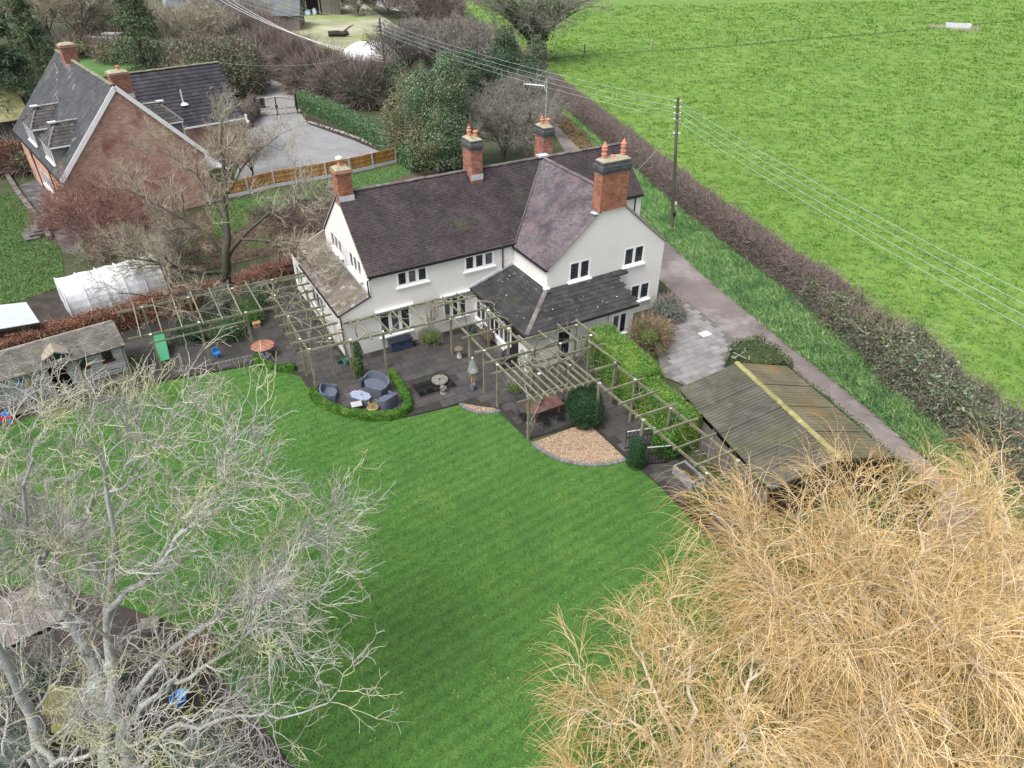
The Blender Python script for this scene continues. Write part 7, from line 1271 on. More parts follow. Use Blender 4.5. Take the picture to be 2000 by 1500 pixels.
M['twig_red'] = twigmat('reddish_twig', [(0.162, 0.084, 0.074), (0.270, 0.155, 0.135), (0.419, 0.270, 0.230)])
M['twig_mid'] = twigmat('buff_twig', [(0.200, 0.175, 0.131), (0.350, 0.312, 0.250), (0.525, 0.488, 0.400)], patch=(0.30, 0.28, 0.20), ps=0.7)
M['twig_purple'] = twigmat('mauve_twig', [(0.167, 0.124, 0.115), (0.270, 0.219, 0.199), (0.385, 0.336, 0.289)])
M['strand'] = twigmat('golden_willow_strand', [(0.353, 0.219, 0.068), (0.549, 0.377, 0.156), (0.686, 0.512, 0.280), (0.804, 0.660, 0.440)])
M['willow_bark'] = surf('tan_willow_bark', [(0.411, 0.345, 0.260), (0.581, 0.508, 0.405), (0.702, 0.642, 0.532)], scale=4, bmp=0.5)
M['privet'] = leafmat('bright_privet', [(0.040, 0.109, 0.019), (0.075, 0.183, 0.031), (0.136, 0.257, 0.050), (0.229, 0.328, 0.088)], patch=(0.17, 0.26, 0.045), patch_scale=0.9)
M['box'] = leafmat('box_leaf', [(0.022, 0.075, 0.010), (0.05, 0.145, 0.018), (0.10, 0.22, 0.03)], patch=(0.12, 0.22, 0.035), patch_scale=1.2)
M['yew'] = leafmat('dark_yew', [(0.012, 0.038, 0.016), (0.026, 0.070, 0.028), (0.05, 0.105, 0.042)])
M['holly'] = leafmat('holly_leaf', [(0.031, 0.070, 0.034), (0.070, 0.133, 0.066), (0.156, 0.226, 0.125), (0.375, 0.438, 0.266)], rough=0.4, patch=(0.16, 0.16, 0.075), patch_scale=0.28)
M['variegated'] = leafmat('ochre_green_leaf', [(0.05, 0.065, 0.03), (0.11, 0.13, 0.06), (0.20, 0.205, 0.105), (0.33, 0.31, 0.18)], patch=(0.23, 0.18, 0.09), patch_scale=0.3)
M['darkever'] = leafmat('dark_evergreen', [(0.028, 0.053, 0.028), (0.062, 0.103, 0.056), (0.125, 0.172, 0.097)])
M['conifer'] = leafmat('conifer_needle', [(0.052, 0.084, 0.049), (0.105, 0.153, 0.083), (0.199, 0.241, 0.128)])
M['ivy'] = leafmat('ivy_leaf', [(0.018, 0.048, 0.014), (0.04, 0.085, 0.025), (0.085, 0.14, 0.045), (0.17, 0.21, 0.11)], rough=0.45)
M['greyleaf'] = leafmat('grey_green_leaf', [(0.06, 0.085, 0.065), (0.12, 0.155, 0.12), (0.22, 0.255, 0.21)])
M['beech'] = leafmat('copper_beech_leaf', [(0.10, 0.042, 0.026), (0.20, 0.088, 0.050), (0.31, 0.155, 0.088), (0.40, 0.24, 0.15)], patch=(0.13, 0.085, 0.06), patch_scale=0.7)
M['olive'] = leafmat('olive_clipped_leaf', [(0.032, 0.049, 0.016), (0.059, 0.084, 0.030), (0.095, 0.124, 0.050), (0.144, 0.167, 0.080)])
M['drivehedge'] = leafmat('laurel_hedge_leaf', [(0.031, 0.069, 0.027), (0.062, 0.125, 0.053), (0.125, 0.200, 0.090), (0.213, 0.275, 0.138)])
M['roseleaf'] = leafmat('rose_leaf', [(0.05, 0.075, 0.02), (0.11, 0.165, 0.04), (0.20, 0.28, 0.07)])
M['pine'] = leafmat('blue_pine_needle', [(0.06, 0.10, 0.075), (0.12, 0.175, 0.135), (0.22, 0.28, 0.23)])

# ================================================================== THE BARE GREY TREES AT LOWER LEFT
lv = lambda a, b, c, d: [dict(k=a, len=2.4, n=9, rmin=0.020, rmax=0.05, sides=5, wig=0.21, ang=(0.45, 1.0), up=0.18, out=0.35), dict(k=b, len=1.45, n=8, rmin=0.012, rmax=0.024, sides=4, wig=0.27, up=0.15, out=0.3),
                         dict(k=c, len=0.80, n=6, rmin=0.009, rmax=0.014, sides=3, wig=0.28, up=0.12, out=0.2), dict(k=d, len=0.38, n=4, rmin=0.0068, rmax=0.009, sides=3, wig=0.3, up=0.1, tip=0.7, rr=0.7)]
def LG(*pts): return [G(*p) for p in pts]
TA = [(LG((246, 1500, 0), (228, 1415, 2.2), (216, 1290, 4.5), (213, 1160, 7), (205, 1040, 9), (193, 945, 10.4), (183, 880, 11.4)), 0.20, 0.03),
      (LG((232, 1400, 2.4), (256, 1308, 3.6), (350, 1240, 4.8), (448, 1159, 6), (520, 1110, 7), (570, 1075, 7.8), (600, 1055, 8.2)), 0.11, 0.02),
      (LG((262, 1500, 0.3), (330, 1430, 2.6), (450, 1420, 4.0), (560, 1400, 4.9), (605, 1385, 5.3), (645, 1362, 5.6)), 0.09, 0.02),
      (LG((213, 1200, 6.3), (290, 1100, 8), (360, 1010, 9.5), (412, 950, 10.3), (440, 905, 10.9)), 0.10, 0.02),
      (LG((235, 1430, 1.8), (330, 1330, 4.4), (440, 1265, 5.8), (520, 1235, 6.7), (575, 1205, 7.4)), 0.11, 0.02)]
bare_tree('bare_tree', 'tall bare grey tree with lichened branches reaching over the lawn', G(246, 1500), TA, lv(11, 7, 5, 3), M['bark_pale'], M['twig_pale'], seed=21, crook=0.11, centre=G(240, 1200, 5), group='bare grey trees')
TB = [(LG((205, 1515, 0), (192, 1406, 1.9), (141, 1244, 4.3), (100, 1150, 6), (62, 1050, 8), (48, 970, 9.5), (60, 905, 10.5)), 0.19, 0.03),
      (LG((125, 1200, 5), (160, 1080, 7.6), (235, 970, 9.6), (290, 915, 10.7), (318, 870, 11.2)), 0.12, 0.02), (LG((100, 1150, 6), (40, 1060, 7.5), (-20, 980, 9)), 0.09, 0.02)]
bare_tree('bare_tree', 'forked bare grey tree leaning over the worn timber deck', G(205, 1515), TB, lv(11, 7, 5, 3), M['bark_pale'], M['twig_pale'], seed=22, crook=0.11, centre=G(120, 1200, 5), group='bare grey trees')
TC = [(LG((112, 1545, 0), (55, 1420, 2.5), (10, 1310, 4.8), (-20, 1190, 7), (-25, 1060, 9), (0, 960, 10.5)), 0.21, 0.03), (LG((100, 1530, 0.8), (40, 1462, 2.6), (-30, 1430, 4)), 0.13, 0.03), (LG((70, 1450, 2.1), (130, 1480, 3.5), (210, 1470, 5), (300, 1450, 6.2)), 0.10, 0.02)]
bare_tree('bare_tree', 'thick bare grey tree cut by the left edge of picture', G(112, 1545), TC, lv(10, 7, 6, 3), M['bark_pale'], M['twig_pale'], seed=23, crook=0.11, centre=G(40, 1300, 5), group='bare grey trees')

# ================================================================== GOLDEN WILLOWS
def willow(label, B, H, R, nl, k1, k2, ks, seed, r0=0.28, bias=None, lean=(0, 0)):
    rng = np.random.default_rng(seed); B = A(B, float); t = thing('weeping_willow', B, label, 'tree', 'golden willows'); limbs = []
    for k in range(nl):
        a = 2*math.pi*(k+rng.uniform(-.25, .25))/nl; rr = R*rng.uniform(0.62, 0.9); zt = H*rng.uniform(0.86, 1.0); d = A([math.cos(a), math.sin(a), 0]); z0 = H*rng.uniform(0.18, 0.34)
        if k >= nl*0.7: rr *= 0.45; zt = H*rng.uniform(1.0, 1.1)
        o = A([*lean, 0]); limbs.append([B+ZX*z0+o*0.3, B+d*rr*0.3+ZX*(z0+(zt-z0)*0.5)+o*0.6, B+d*rr*0.65+ZX*(z0+(zt-z0)*0.86)+o, B+d*rr+ZX*zt*0.97+o])
    P = np.stack([resample(l, 11) for l in limbs]); P[:, 1:] += rng.normal(scale=0.08, size=P[:, 1:].shape); R_ = np.tile(np.linspace(r0*0.55, r0*0.17, 11), (nl, 1))
    mb = MB(); mb.tube([B, B+ZX*H*0.15, B+ZX*H*0.34+A([*lean, 0])*0.3], [r0*1.2, r0, r0*0.7], 10); mb.build('trunk', M['willow_bark'], t, smooth=True)
    for i in range(nl): V, F = tube_arrays(P[i:i+1], R_[i:i+1], 6); mkobj('limb', V, F, M['willow_bark'], t, smooth=True)
    cen = B+ZX*H*0.55; br = []
    S, D, r, tt = children(P, R_, k1, rng, 0.3, 1.0, (0.4, 1.0), 0.25, cen, 0.4); P1 = grow(S, D, R*0.40*rng.uniform(0.5, 1.3, len(S)), 7, rng, 0.28, (0, 0, 0.02)); R1 = np.clip(r*0.55, 0.018, 0.045)[:, None]*np.linspace(1, 0.5, 7)
    V, F = tube_arrays(P1, R1, 4); br.append((V, F, rng.uniform(0, 1, len(F))))
    S, D, r, tt = children(P1, R1, k2, rng, 0.2, 1.0, (0.4, 1.1), 0.22, cen, 0.35); P2 = grow(S, D, R*0.24*rng.uniform(0.5, 1.3, len(S)), 6, rng, 0.28, (0, 0, -0.02)); R2 = np.clip(r*0.6, 0.012, 0.022)[:, None]*np.linspace(1, 0.6, 6)
    V, F = tube_arrays(P2, R2, 3); br.append((V, F, rng.uniform(0, 1, len(F)))); V, F, T = join(br); mkobj('branches', V, F, M['willow_bark'], t, tint=T, kind='stuff')
    S, D, r, tt = children(P2, R2, 4, rng, 0.2, 1.0, (0.4, 1.0), 0.15, cen, 0.35); P2 = grow(S, D, R*0.15*rng.uniform(0.5, 1.4, len(S)), 6, rng, 0.26, (0, 0, -0.10)); R2 = np.clip(r*0.7, 0.007, 0.010)[:, None]*np.linspace(1, 0.7, 6); V, F = tube_arrays(P2, R2, 3); mkobj('shoots', V, F, M['strand'], t, tint=np.repeat(np.clip(rng.normal(0.8, 0.18, len(P2)), 0, 1), 15), kind='stuff')
    S, D, r, tt = children(P2, R2, ks, rng, 0.15, 1.0, (0.3, 1.0), 0.15, cen, 0.45); N = len(S); ln = rng.uniform(0.6, 2.3, N)*R/5.5; n = 8
    P3 = np.empty((N, n, 3)); P3[:, 0] = S; d = D; st = (ln/(n-1))[:, None]; g = rng.uniform(0.13, 0.30, N)[:, None]; hang = rng.normal(scale=0.12, size=(N, 3))
    for i in range(1, n): d = d+A([0, 0, -1.0])*g*(0.5+i*0.17)+hang*0.4+rng.normal(scale=0.07, size=(N, 3)); d /= np.linalg.norm(d, axis=1, keepdims=True); P3[:, i] = P3[:, i-1]+d*st
    P3[:, :, 2] = np.maximum(P3[:, :, 2], 0.25); R3 = np.full((N, 1), 0.0050)*np.linspace(1.5, 0.5, n); V, F = tube_arrays(P3, R3, 3); tn = np.repeat(np.clip(rng.normal(0.42, 0.30, N), 0, 1), (n-1)*3)
    mkobj('crown', V, F, M['strand'], t, tint=tn); return t
willow('largest golden weeping willow filling the lower right corner', (11.4, 12.7, 0), 5.7, 4.9, 14, 8, 6, 4, 31)
willow('smaller golden willow spilling onto the lawn beside the largest one', (4.95, 9.5, 0), 5.2, 3.4, 9, 6, 6, 4, 32, r0=0.2)
willow('golden willow at the bottom right edge, nearest the camera', (10.4, 7.4, 0), 6.0, 4.0, 9, 6, 6, 4, 33, r0=0.22)
willow('golden willow beyond the garage end at right edge', (17.0, 15.4, 0), 4.7, 4.0, 9, 6, 6, 3, 34, r0=0.22)
# fallen willow leaves on the lawn
M['fallen'] = leafmat('fallen_willow_leaf', [(0.30, 0.22, 0.05), (0.45, 0.36, 0.12), (0.55, 0.50, 0.30)])
P = np.column_stack([RNG.normal(3.2, 2.6, 1500), RNG.normal(12.5, 3.0, 1500), np.full(1500, 0.05)]); P = P[inside(P[:, :2], lawn_poly)]; V, F, T = leaf_arrays(P, 0.07, RNG, asp=0.3, nor=np.tile(A([0, 0, 1.0]), (len(P), 1))); mkobj('fallen_leaves', V, F, M['fallen'], tint=T, kind='stuff', label='small yellow willow leaves fallen on the lawn', category='leaves')
M['greyolive'] = leafmat('grey_olive_leaf', [(0.05, 0.06, 0.035), (0.10, 0.115, 0.065), (0.17, 0.185, 0.12), (0.28, 0.29, 0.21)], patch=(0.15, 0.12, 0.09), patch_scale=0.4)
# ================================================================== MIDDLE DISTANCE TREES
lv2 = lambda s, a, b, c, d, rm=1.0: [dict(k=a, len=2.2*s, n=7, rmin=0.02*rm, rmax=0.06*rm, sides=4, wig=0.24, up=0.12, out=0.35), dict(k=b, len=1.35*s, n=6, rmin=0.013*rm, rmax=0.025*rm, sides=3, wig=0.3, out=0.3), dict(k=c, len=0.8*s, n=5, rmin=0.010*rm, rmax=0.014*rm, sides=3, wig=0.3, out=0.2), dict(k=d, len=0.42*s, n=3, rmin=0.008*rm, rmax=0.011*rm, sides=3, wig=0.3, tip=0.7)]
TM = [(LG((441, 558, 0), (441, 525, 1.2), (447, 490, 2.6), (438, 420, 4.6), (433, 340, 6.6), (430, 268, 8.7), (432, 235, 9.6)), 0.34, 0.03), (LG((446, 500, 2.2), (472, 462, 3.6), (520, 420, 4.9), (560, 398, 5.6), (605, 388, 6)), 0.17, 0.03), (LG((440, 530, 1.0), (395, 535, 1.7), (330, 520, 2.8), (270, 505, 3.6), (205, 500, 4.2)), 0.15, 0.02),
      (LG((442, 500, 2.2), (400, 455, 3.8), (350, 420, 5), (300, 392, 5.9), (250, 368, 6.4)), 0.14, 0.02), (LG((446, 470, 3.0), (415, 390, 5.6), (375, 335, 7.2), (335, 305, 8.1)), 0.11, 0.02), (LG((470, 466, 3.5), (520, 470, 4.1), (570, 492, 4.1), (612, 520, 3.8)), 0.10, 0.02), (LG((436, 400, 5.1), (470, 330, 6.7), (505, 290, 7.6), (540, 270, 8)), 0.08, 0.015), (LG((440, 545, 0.7), (380, 575, 1.3), (300, 580, 2.2), (230, 575, 3.0)), 0.10, 0.02)]
bare_tree('spreading_bare_tree', 'spreading bare tree with mossy trunk behind the walkway pergola', G(441, 558), TM, lv2(0.95, 9, 7, 5, 3), M['bark_moss'], M['twig_mid'], seed=41, centre=G(441, 480, 3))
B = G(262, 500); rg = np.random.default_rng(42); bare_tree('copper_twigged_tree', 'low reddish twigged tree in front of the brick gable', B, auto_limbs(B, 4.3, 3.7, 9, rg, 0.12, low=0.08), lv2(0.9, 9, 7, 5, 4), M['bark'], M['twig_red'], seed=42, centre=B+ZX*1.5, leaves=(2200, 0.10, M['beech']))
B = G(180, 470); rg = np.random.default_rng(47); bare_tree('copper_twigged_shrub', 'reddish twigged shrub between the terrace wall and brick gable', B, auto_limbs(B, 3.6, 2.4, 7, rg, 0.09, low=0.06), lv2(0.6, 8, 6, 5, 3), M['bark'], M['twig_red'], seed=47, centre=B+ZX*1.0, leaves=(1200, 0.10, M['beech']))
B = G(330, 545); rg = np.random.default_rng(48); bare_tree('twiggy_shrub', 'buff twiggy shrub above the polytunnel roof', B, auto_limbs(B, 3.8, 2.6, 7, rg, 0.09, low=0.06), lv2(0.65, 8, 6, 5, 3), M['bark'], M['twig_mid'], seed=48, centre=B+ZX*1.0)
B = G(590, 455); rg = np.random.default_rng(49); bare_tree('twiggy_shrub', 'grey brown twiggy shrub behind the cream gable', B, auto_limbs(B, 2.6, 3.2, 8, rg, 0.07, low=0.05), lv2(0.55, 8, 6, 5, 3), M['bark'], M['twig_brown'], seed=49, centre=B+ZX*0.6)
B = G(495, 350); rg = np.random.default_rng(50); bare_tree('slim_bare_tree', 'small bare mossy tree standing at the panel fence', B, auto_limbs(B, 4.2, 2.2, 6, rg, 0.09, low=0.15), lv2(0.6, 7, 6, 4, 3), M['bark_moss'], M['twig_mid'], seed=50, centre=B+ZX*1.2)
# ---- behind the farmhouse
B = G(862, 335); b = lambda x, y, z, rx, ry, rz: (B[0]+x, B[1]+y, z, rx, ry, rz)
leafy('holly_tree', 'tall grey green holly tree standing behind the farmhouse roof', 'tree', B, [b(0, 0, 2.4, 3.3, 3.0, 2.6), b(0.3, 0.4, 4.8, 2.9, 2.7, 2.6), b(0.6, 0.5, 7.2, 2.1, 2.0, 2.2), b(0.7, 0.5, 9.0, 1.1, 1.1, 1.5), b(-1.6, 0.2, 6.2, 1.5, 1.5, 2.4)], 36000, 0.155, M['holly'], 51, trunk=(0.3, 3), twigs=1500)
B = G(800, 308); leafy('variegated_bush', 'ochre tinged bushy tree left of the holly tree', 'tree', B, [b(0, 0, 1.8, 2.4, 2.2, 2.0), b(-0.3, 0.4, 3.9, 1.9, 1.8, 2.1), b(0.2, 0.6, 6.0, 1.3, 1.3, 2.0)], 13000, 0.155, M['variegated'], 52, trunk=(0.2, 2), twigs=1200)
B = G(985, 318); rg = np.random.default_rng(53); bare_tree('grey_thicket', 'dense grey twiggy thicket between the two rear chimneys', B, auto_limbs(B, 5.4, 3.6, 11, rg, 0.09, low=0.05), lv2(0.9, 9, 7, 5, 4, 1.3), M['bark'], M['twig_grey'], seed=53, centre=B+ZX*1.0)
B = G(1040, 262); rg = np.random.default_rng(54); bare_tree('grey_thicket', 'grey bare thicket beside the lane behind rear chimney', B, auto_limbs(B, 4.8, 3.2, 9, rg, 0.09, low=0.05), lv2(0.85, 8, 6, 5, 3, 1.5), M['bark'], M['twig_grey'], seed=54, centre=B+ZX*1.0)
for i, (px, py, hh, rr, mat, lab, nm) in enumerate([(985, 195, 8.0, 2.9, 'darkever', 'tall dark evergreen tree under the power lines', 'evergreen_tree'), (1030, 205, 5.5, 2.4, 'darkever', 'dark bushy evergreen by the lane bend', 'evergreen_tree'), (1045, 148, 5.2, 1.7, 'conifer', 'small pointed conifer beside the ivy clad tree', 'conifer_tree'), (770, 205, 4.6, 3.2, 'darkever', 'blue green laurel bush at foot of the far power pole', 'laurel_bush'), (872, 132, 5.6, 3.4, 'darkever', 'grey green evergreen between mauve tree and power lines', 'evergreen_tree'), (920, 200, 6.0, 2.8, 'darkever', 'dark evergreen showing behind the holly tree top', 'evergreen_tree')]):
    B = G(px, py); leafy(nm, lab, 'tree', B, [b(0, 0, hh*0.28, rr, rr, hh*0.30), b(0.2, 0, hh*0.58, rr*0.78, rr*0.78, hh*0.28), b(0.1, 0.1, hh*0.84, rr*0.42, rr*0.42, hh*0.20)], 9000, 0.23, M[mat], 60+i, trunk=(0.2, hh*0.3), twigs=500)
for i, (px, py, hh, rr, tm, lab) in enumerate([(832, 92, 10.5, 6.0, 'twig_purple', 'large mauve brown bare tree by the farmyard'), (895, 125, 4.5, 3.6, 'twig_purple', 'mauve twiggy bush beside the field corner'), (930, 160, 5.5, 4.2, 'twig_grey', 'grey twiggy bush under the power lines'), (800, 150, 5.0, 4.0, 'twig_grey', 'grey brown scrub bush behind the far power pole'), (760, 30, 5.0, 5.0, 'twig_purple', 'mauve hedge bush at the top of the farmyard'), (700, 25, 4.0, 4.5, 'twig_grey', 'grey scrub beside the open barn end'), (862, 55, 5, 4.0, 'twig_purple', 'mauve bush at the field edge beyond mauve tree')]):
    B = G(px, py); rg = np.random.default_rng(70+i); bare_tree('bare_bush', lab, B, auto_limbs(B, hh, rr, 11, rg, 0.12, low=0.08), lv2(1.15, 8, 6, 5, 4, 2.6), M['bark'], M[tm], seed=70+i, centre=B+ZX*1.5, group='bare bushes beyond the house')
B = G(1046, 120); rg = np.random.default_rng(81); t_, Pt, Rt = bare_tree('ivy_tree', 'wide bare tree with ivy covered limbs at field corner', B, auto_limbs(B, 13, 9.0, 14, rg, 0.4, low=0.12), lv2(1.5, 8, 6, 5, 3, 1.9), M['bark'], M['twig_grey'], seed=81, centre=B+ZX*3)
q = []; 
for k in range(9): a = 2*math.pi*k/9; tq = rg.uniform(0, 1, 620)[:, None]; q.append(B+A([math.cos(a), math.sin(a), 0])*4.6*tq**1.1+ZX*(1.0+7.2*tq**0.8)+rg.normal(scale=0.5, size=(620, 3)))
q.append(B+np.column_stack([rg.normal(scale=0.7, size=(900, 2)), rg.uniform(0, 8, 900)])); q = np.concatenate(q); V, F, T = leaf_arrays(q, 0.40, rg); mkobj('ivy', V, F, M['ivy'], t_, tint=T)
# ---- hedges and bushes along the farm track
for i, (px, py, hh, rr, lab) in enumerate([(530, 130, 4.5, 4.2, 'dark scrubby bush on the track bank behind the rounded hedge'), (575, 150, 4.6, 4.0, 'dark scrubby bush above the farm track bend'), (620, 178, 4.6, 3.8, 'dark scrubby bush beside the iron gates track'), (665, 195, 4.6, 3.6, 'dark scrubby bush in front of the white sheeted heap'), (715, 205, 4.8, 3.6, 'dark scrubby bush left of the far power pole'), (490, 95, 4.5, 4.5, 'dark scrubby bush below the thick cables')]):
    B = G(px, py); leafy('scrub_bush', lab, 'bush', B, [b(0, 0, hh*0.35, rr, rr*0.9, hh*0.5), b(1.2, 0.8, hh*0.5, rr*0.7, rr*0.7, hh*0.45)], 2600, 0.30, M['darkever'], 90+i, twigs=7500, twigmat=M['twig_brown'], group='scrub along the farm track')
hedge('driveway_hedge', 'clipped green hedge running beside the neighbour driveway', [G(590, 208), G(650, 232), G(720, 268), G(790, 312), G(822, 335)], 1.9, 1.85, 13000, 0.17, M['drivehedge'], 101, lump=0.06)
hedge('gate_hedge', 'bare brown hedge between brick house and iron gates', [G(478, 252), G(492, 235), G(500, 224)], 1.0, 2.0, 900, 0.15, M['twig_brown'], 102, twig=4500)
B = G(440, 185); leafy('rounded_hedge_bush', 'huge rounded clipped evergreen bush behind the brick house', 'bush', B, [b(-2, 0, 2.6, 5.4, 4.6, 3.9), b(2.0, 1.5, 2.4, 4.2, 4.0, 3.6)], 17000, 0.26, M['greyolive'], 103, twigs=6000, twigmat=M['twig_brown'], core=0.75)
B = G(385, 150); leafy('silvery_hedge_bush', 'silvery green hedge bush under the thorn tree', 'bush', B, [b(-3.5, 1.5, 1.8, 4.2, 3.2, 2.2), b(1.5, 2, 1.8, 4.0, 3.2, 2.3)], 6500, 0.26, M['greyleaf'], 104, twigs=1500)
B = G(375, 118); rg = np.random.default_rng(105); bare_tree('thorn_tree', 'flat topped bare thorn tree above the silvery hedge', B, auto_limbs(B, 6.5, 5.2, 12, rg, 0.2, low=0.22), lv2(1.1, 9, 7, 5, 3, 2.0), M['bark'], M['twig_mid'], seed=105, centre=B+ZX*2)
B = G(450, 72); rg = np.random.default_rng(106); bare_tree('thorn_tree', 'grey bare thorn tree below the long grey barn', B, auto_limbs(B, 5.5, 5.5, 11, rg, 0.2, low=0.2), lv2(1.2, 8, 6, 5, 3, 2.4), M['bark'], M['twig_grey'], seed=106, centre=B+ZX*2)
def conifer(label, B, H, R, n, seed, mat='conifer', size=0.34):
    rng = np.random.default_rng(seed); B = A(B, float); t = thing('conifer_tree', B, label, 'tree', 'tall conifers'); mb = MB(); mb.tube([B, B+ZX*H*0.5, B+ZX*H*0.97], [0.35, 0.22, 0.05], 8); mb.build('trunk', M['bark'], t); parts = []
    nb = 150; zz = H*(0.05+0.95*rng.uniform(0, 1, nb)**0.85); a = rng.uniform(0, 6.28, nb); ln = R*(1.03-zz/H)**0.75*rng.uniform(0.75, 1.15, nb)
    per = int(n*2.4)//nb
    for i in range(nb):
        s = rng.uniform(0.12, 1, per)**0.7; d = A([math.cos(a[i]), math.sin(a[i]), 0]); c = B+np.outer(s*ln[i], d)+np.outer(zz[i]+0.25*s*ln[i]*0.3-0.5*ln[i]*s**2*0.55, ZX); c += rng.normal(scale=0.20+0.05*ln[i], size=c.shape)*A([1, 1, 0.6]); c = c[c[:, 2] > 0.1]
        V, F, T = leaf_arrays(c, size, rng, asp=0.26, tint=np.clip(rng.normal(0.5, 0.25, len(c)), 0, 1)); parts.append((V, F, T))
    V, F, T = join(parts); mkobj('crown', V, F, M[mat], t, tint=T)
    return t
conifer('tall drooping conifer rising behind the brick house roof', G(298, 182), 15.5, 4.6, 11000, 111)
conifer('broad dark conifer at far left above the dormers', G(48, 262), 13.5, 5.2, 11000, 112, 'darkever'); conifer('dark conifer cut by the left edge near the mossy outbuilding', G(-40, 215), 14, 5.0, 9000, 113, 'darkever'); conifer('dark conifer left of the far brick chimney', G(95, 190), 12.5, 4.2, 8000, 114, 'conifer')
for i, (px, py, hh, rr, lab) in enumerate([(165, 95, 9, 6, 'yellow green bare tree behind the far chimney'), (100, 80, 10, 6, 'yellow green bare tree among the left conifers'), (240, 70, 6, 5, 'brown bare tree beside the tall drooping conifer'), (20, 70, 11, 7, 'yellow green bare tree at the top left corner')]):
    B = G(px, py); rg = np.random.default_rng(120+i); bare_tree('bare_tree', lab, B, auto_limbs(B, hh, rr, 10, rg, 0.2, low=0.12), lv2(1.35, 8, 6, 5, 3, 2.6), M['bark'], M['twig_mid'], seed=120+i, centre=B+ZX*2, group='bare trees behind the brick house', leaves=(1500, 0.25, M['variegated']))
for i, (px, py, rr, hh, lab) in enumerate([(200, 60, 3.5, 2.6, 'russet brown shrub below the white barn'), (225, 48, 4.0, 2.6, 'dark green shrub before the white barn wall'), (150, 110, 3.5, 2.8, 'brown green shrub at the far lawn edge'), (235, 120, 3.5, 3.2, 'bronze leaved shrub at foot of the tall conifer'), (60, 330, 2.5, 2.0, 'brown shrub on the bank by the copper hedge')]):
    B = G(px, py); leafy('background_shrub', lab, 'shrub', B, [b(0, 0, hh*0.4, rr, rr, hh*0.6)], 2200, 0.3, M['variegated'] if i != 1 else M['darkever'], 130+i, twigs=1500, twigmat=M['twig_brown'], group='shrubs beyond the brick house')
hedge('copper_hedge', 'copper brown beech hedge bounding the neighbour terrace', [G(-30, 350), G(30, 338), G(74, 322)], 1.4, 2.6, 5000, 0.17, M['beech'], 140, twig=1500, twigmat=M['twig_red'])
gz = thing('white_pergola_arch', G(222, 95), 'white painted garden arbour on the far lawn', 'arbour'); B = ORG[gz.name]
mb = MB(); mb.beam(B+A([-5.5, 1, 1.6]), B+A([0.5, 0, 1.6]), 0.25, 0.2); mb.build('rail', M['white_board'], gz)
for k in range(3): mb = MB(); mb.beam(B+A([-0.5+1.0*k, -0.3, 0]), B+A([-0.5+1.0*k, -0.3, 2.3]), 0.14, 0.14, up=(1, 0, 0)); mb.build('post', M['white_board'], gz)
for k in range(3): mb = MB(); mb.beam(B+A([-1.0, -0.6+0.5*k, 2.3]), B+A([2.0, -0.8+0.5*k, 2.3]), 0.1, 0.14); mb.build('beam', M['white_board'], gz)
# ================================================================== FIELD HEDGE ALONG THE LANE
HN = HEDGE; k1 = int(len(HN)*0.30)
hedge('field_hedge', 'long bare brown hedge between lane verge and green field', [tuple(p) for p in HN[k1-6:]], 1.7, 2.15, 9000, 0.10, M['twig_brown'], 150, lump=0.06, twig=60000, twigmat=M['twig_brown'], twl=(0.10, 0.34), corem=M['bark'])
hedge('field_hedge', 'bushy ivy and holly hedge at right edge of the lane', [tuple(p) for p in HN[:k1-3]], 2.5, 2.0, 19000, 0.19, M['holly'], 151, lump=0.26, twig=9000, twigmat=M['twig_brown'], twl=(0.3, 0.8), corem=M['bark'])
# field rail showing through the hedge
fr_ = thing('field_rail_fence', (24.0, 27.5, 0), 'grey post and rail fence showing in the hedge gap', 'fence'); pp = [A([23.9, 31.5, 0]), A([24.4, 28.7, 0]), A([24.9, 26.0, 0])]
for p in pp: mb = MB(); mb.beam(p, p+ZX*1.25, 0.1, 0.1, up=(1, 0, 0)); mb.build('post', M['oak'], fr_)
for i in range(2):
    for z in (0.5, 1.05): mb = MB(); mb.beam(pp[i]+ZX*z, pp[i+1]+ZX*z, 0.05, 0.1); mb.build('rail', M['oak'], fr_)
# ================================================================== GARDEN HEDGES AND SHRUBS
hedge('privet_hedge', 'bright yellow green clipped hedge with stepped top along the pergola', [U(10.75, -6.9), U(10.6, -9.2), U(10.2, -11.9)], 1.95, 2.3, 20000, 0.085, M['privet'], 160, lump=0.05)
hedge('privet_hedge', 'bright green clipped hedge end standing beside the garage eaves', [U(9.75, -12.5), U(9.7, -14.2), U(9.65, -15.7)], 1.35, 2.25, 13000, 0.085, M['privet'], 161, lump=0.05)
B = U(8.75, -15.3); leafy('laurel_shrub', 'dark glossy shrub at foot of the privet hedge end', 'shrub', B, [(B[0], B[1], 0.75, 0.75, 0.75, 0.95)], 3200, 0.10, M['box'], 162)
hedge('box_hedge', 'low curved box hedge round the rattan seating corner', [G(609, 768), G(616, 782), G(640, 798), G(672, 811), G(710, 818), G(750, 820), G(782, 814), G(803, 804), G(797, 785), G(782, 757), G(765, 733)], 0.44, 0.42, 9000, 0.085, M['box'], 163, lump=0.13)
hedge('box_hedge', 'short low box hedge curling in front of round table', [G(502, 704), G(512, 716), G(532, 724), G(556, 726), G(577, 723)], 0.42, 0.40, 3600, 0.085, M['box'], 164, lump=0.14)
B = U(6.6, -11.35); leafy('yew_dome', 'broad dome of dark yew beside the dining pergola', 'shrub', B, [(B[0], B[1], 1.0, 1.0, 1.0, 1.35)], 12000, 0.085, M['yew'], 165, core=0.72, asp=0.4)
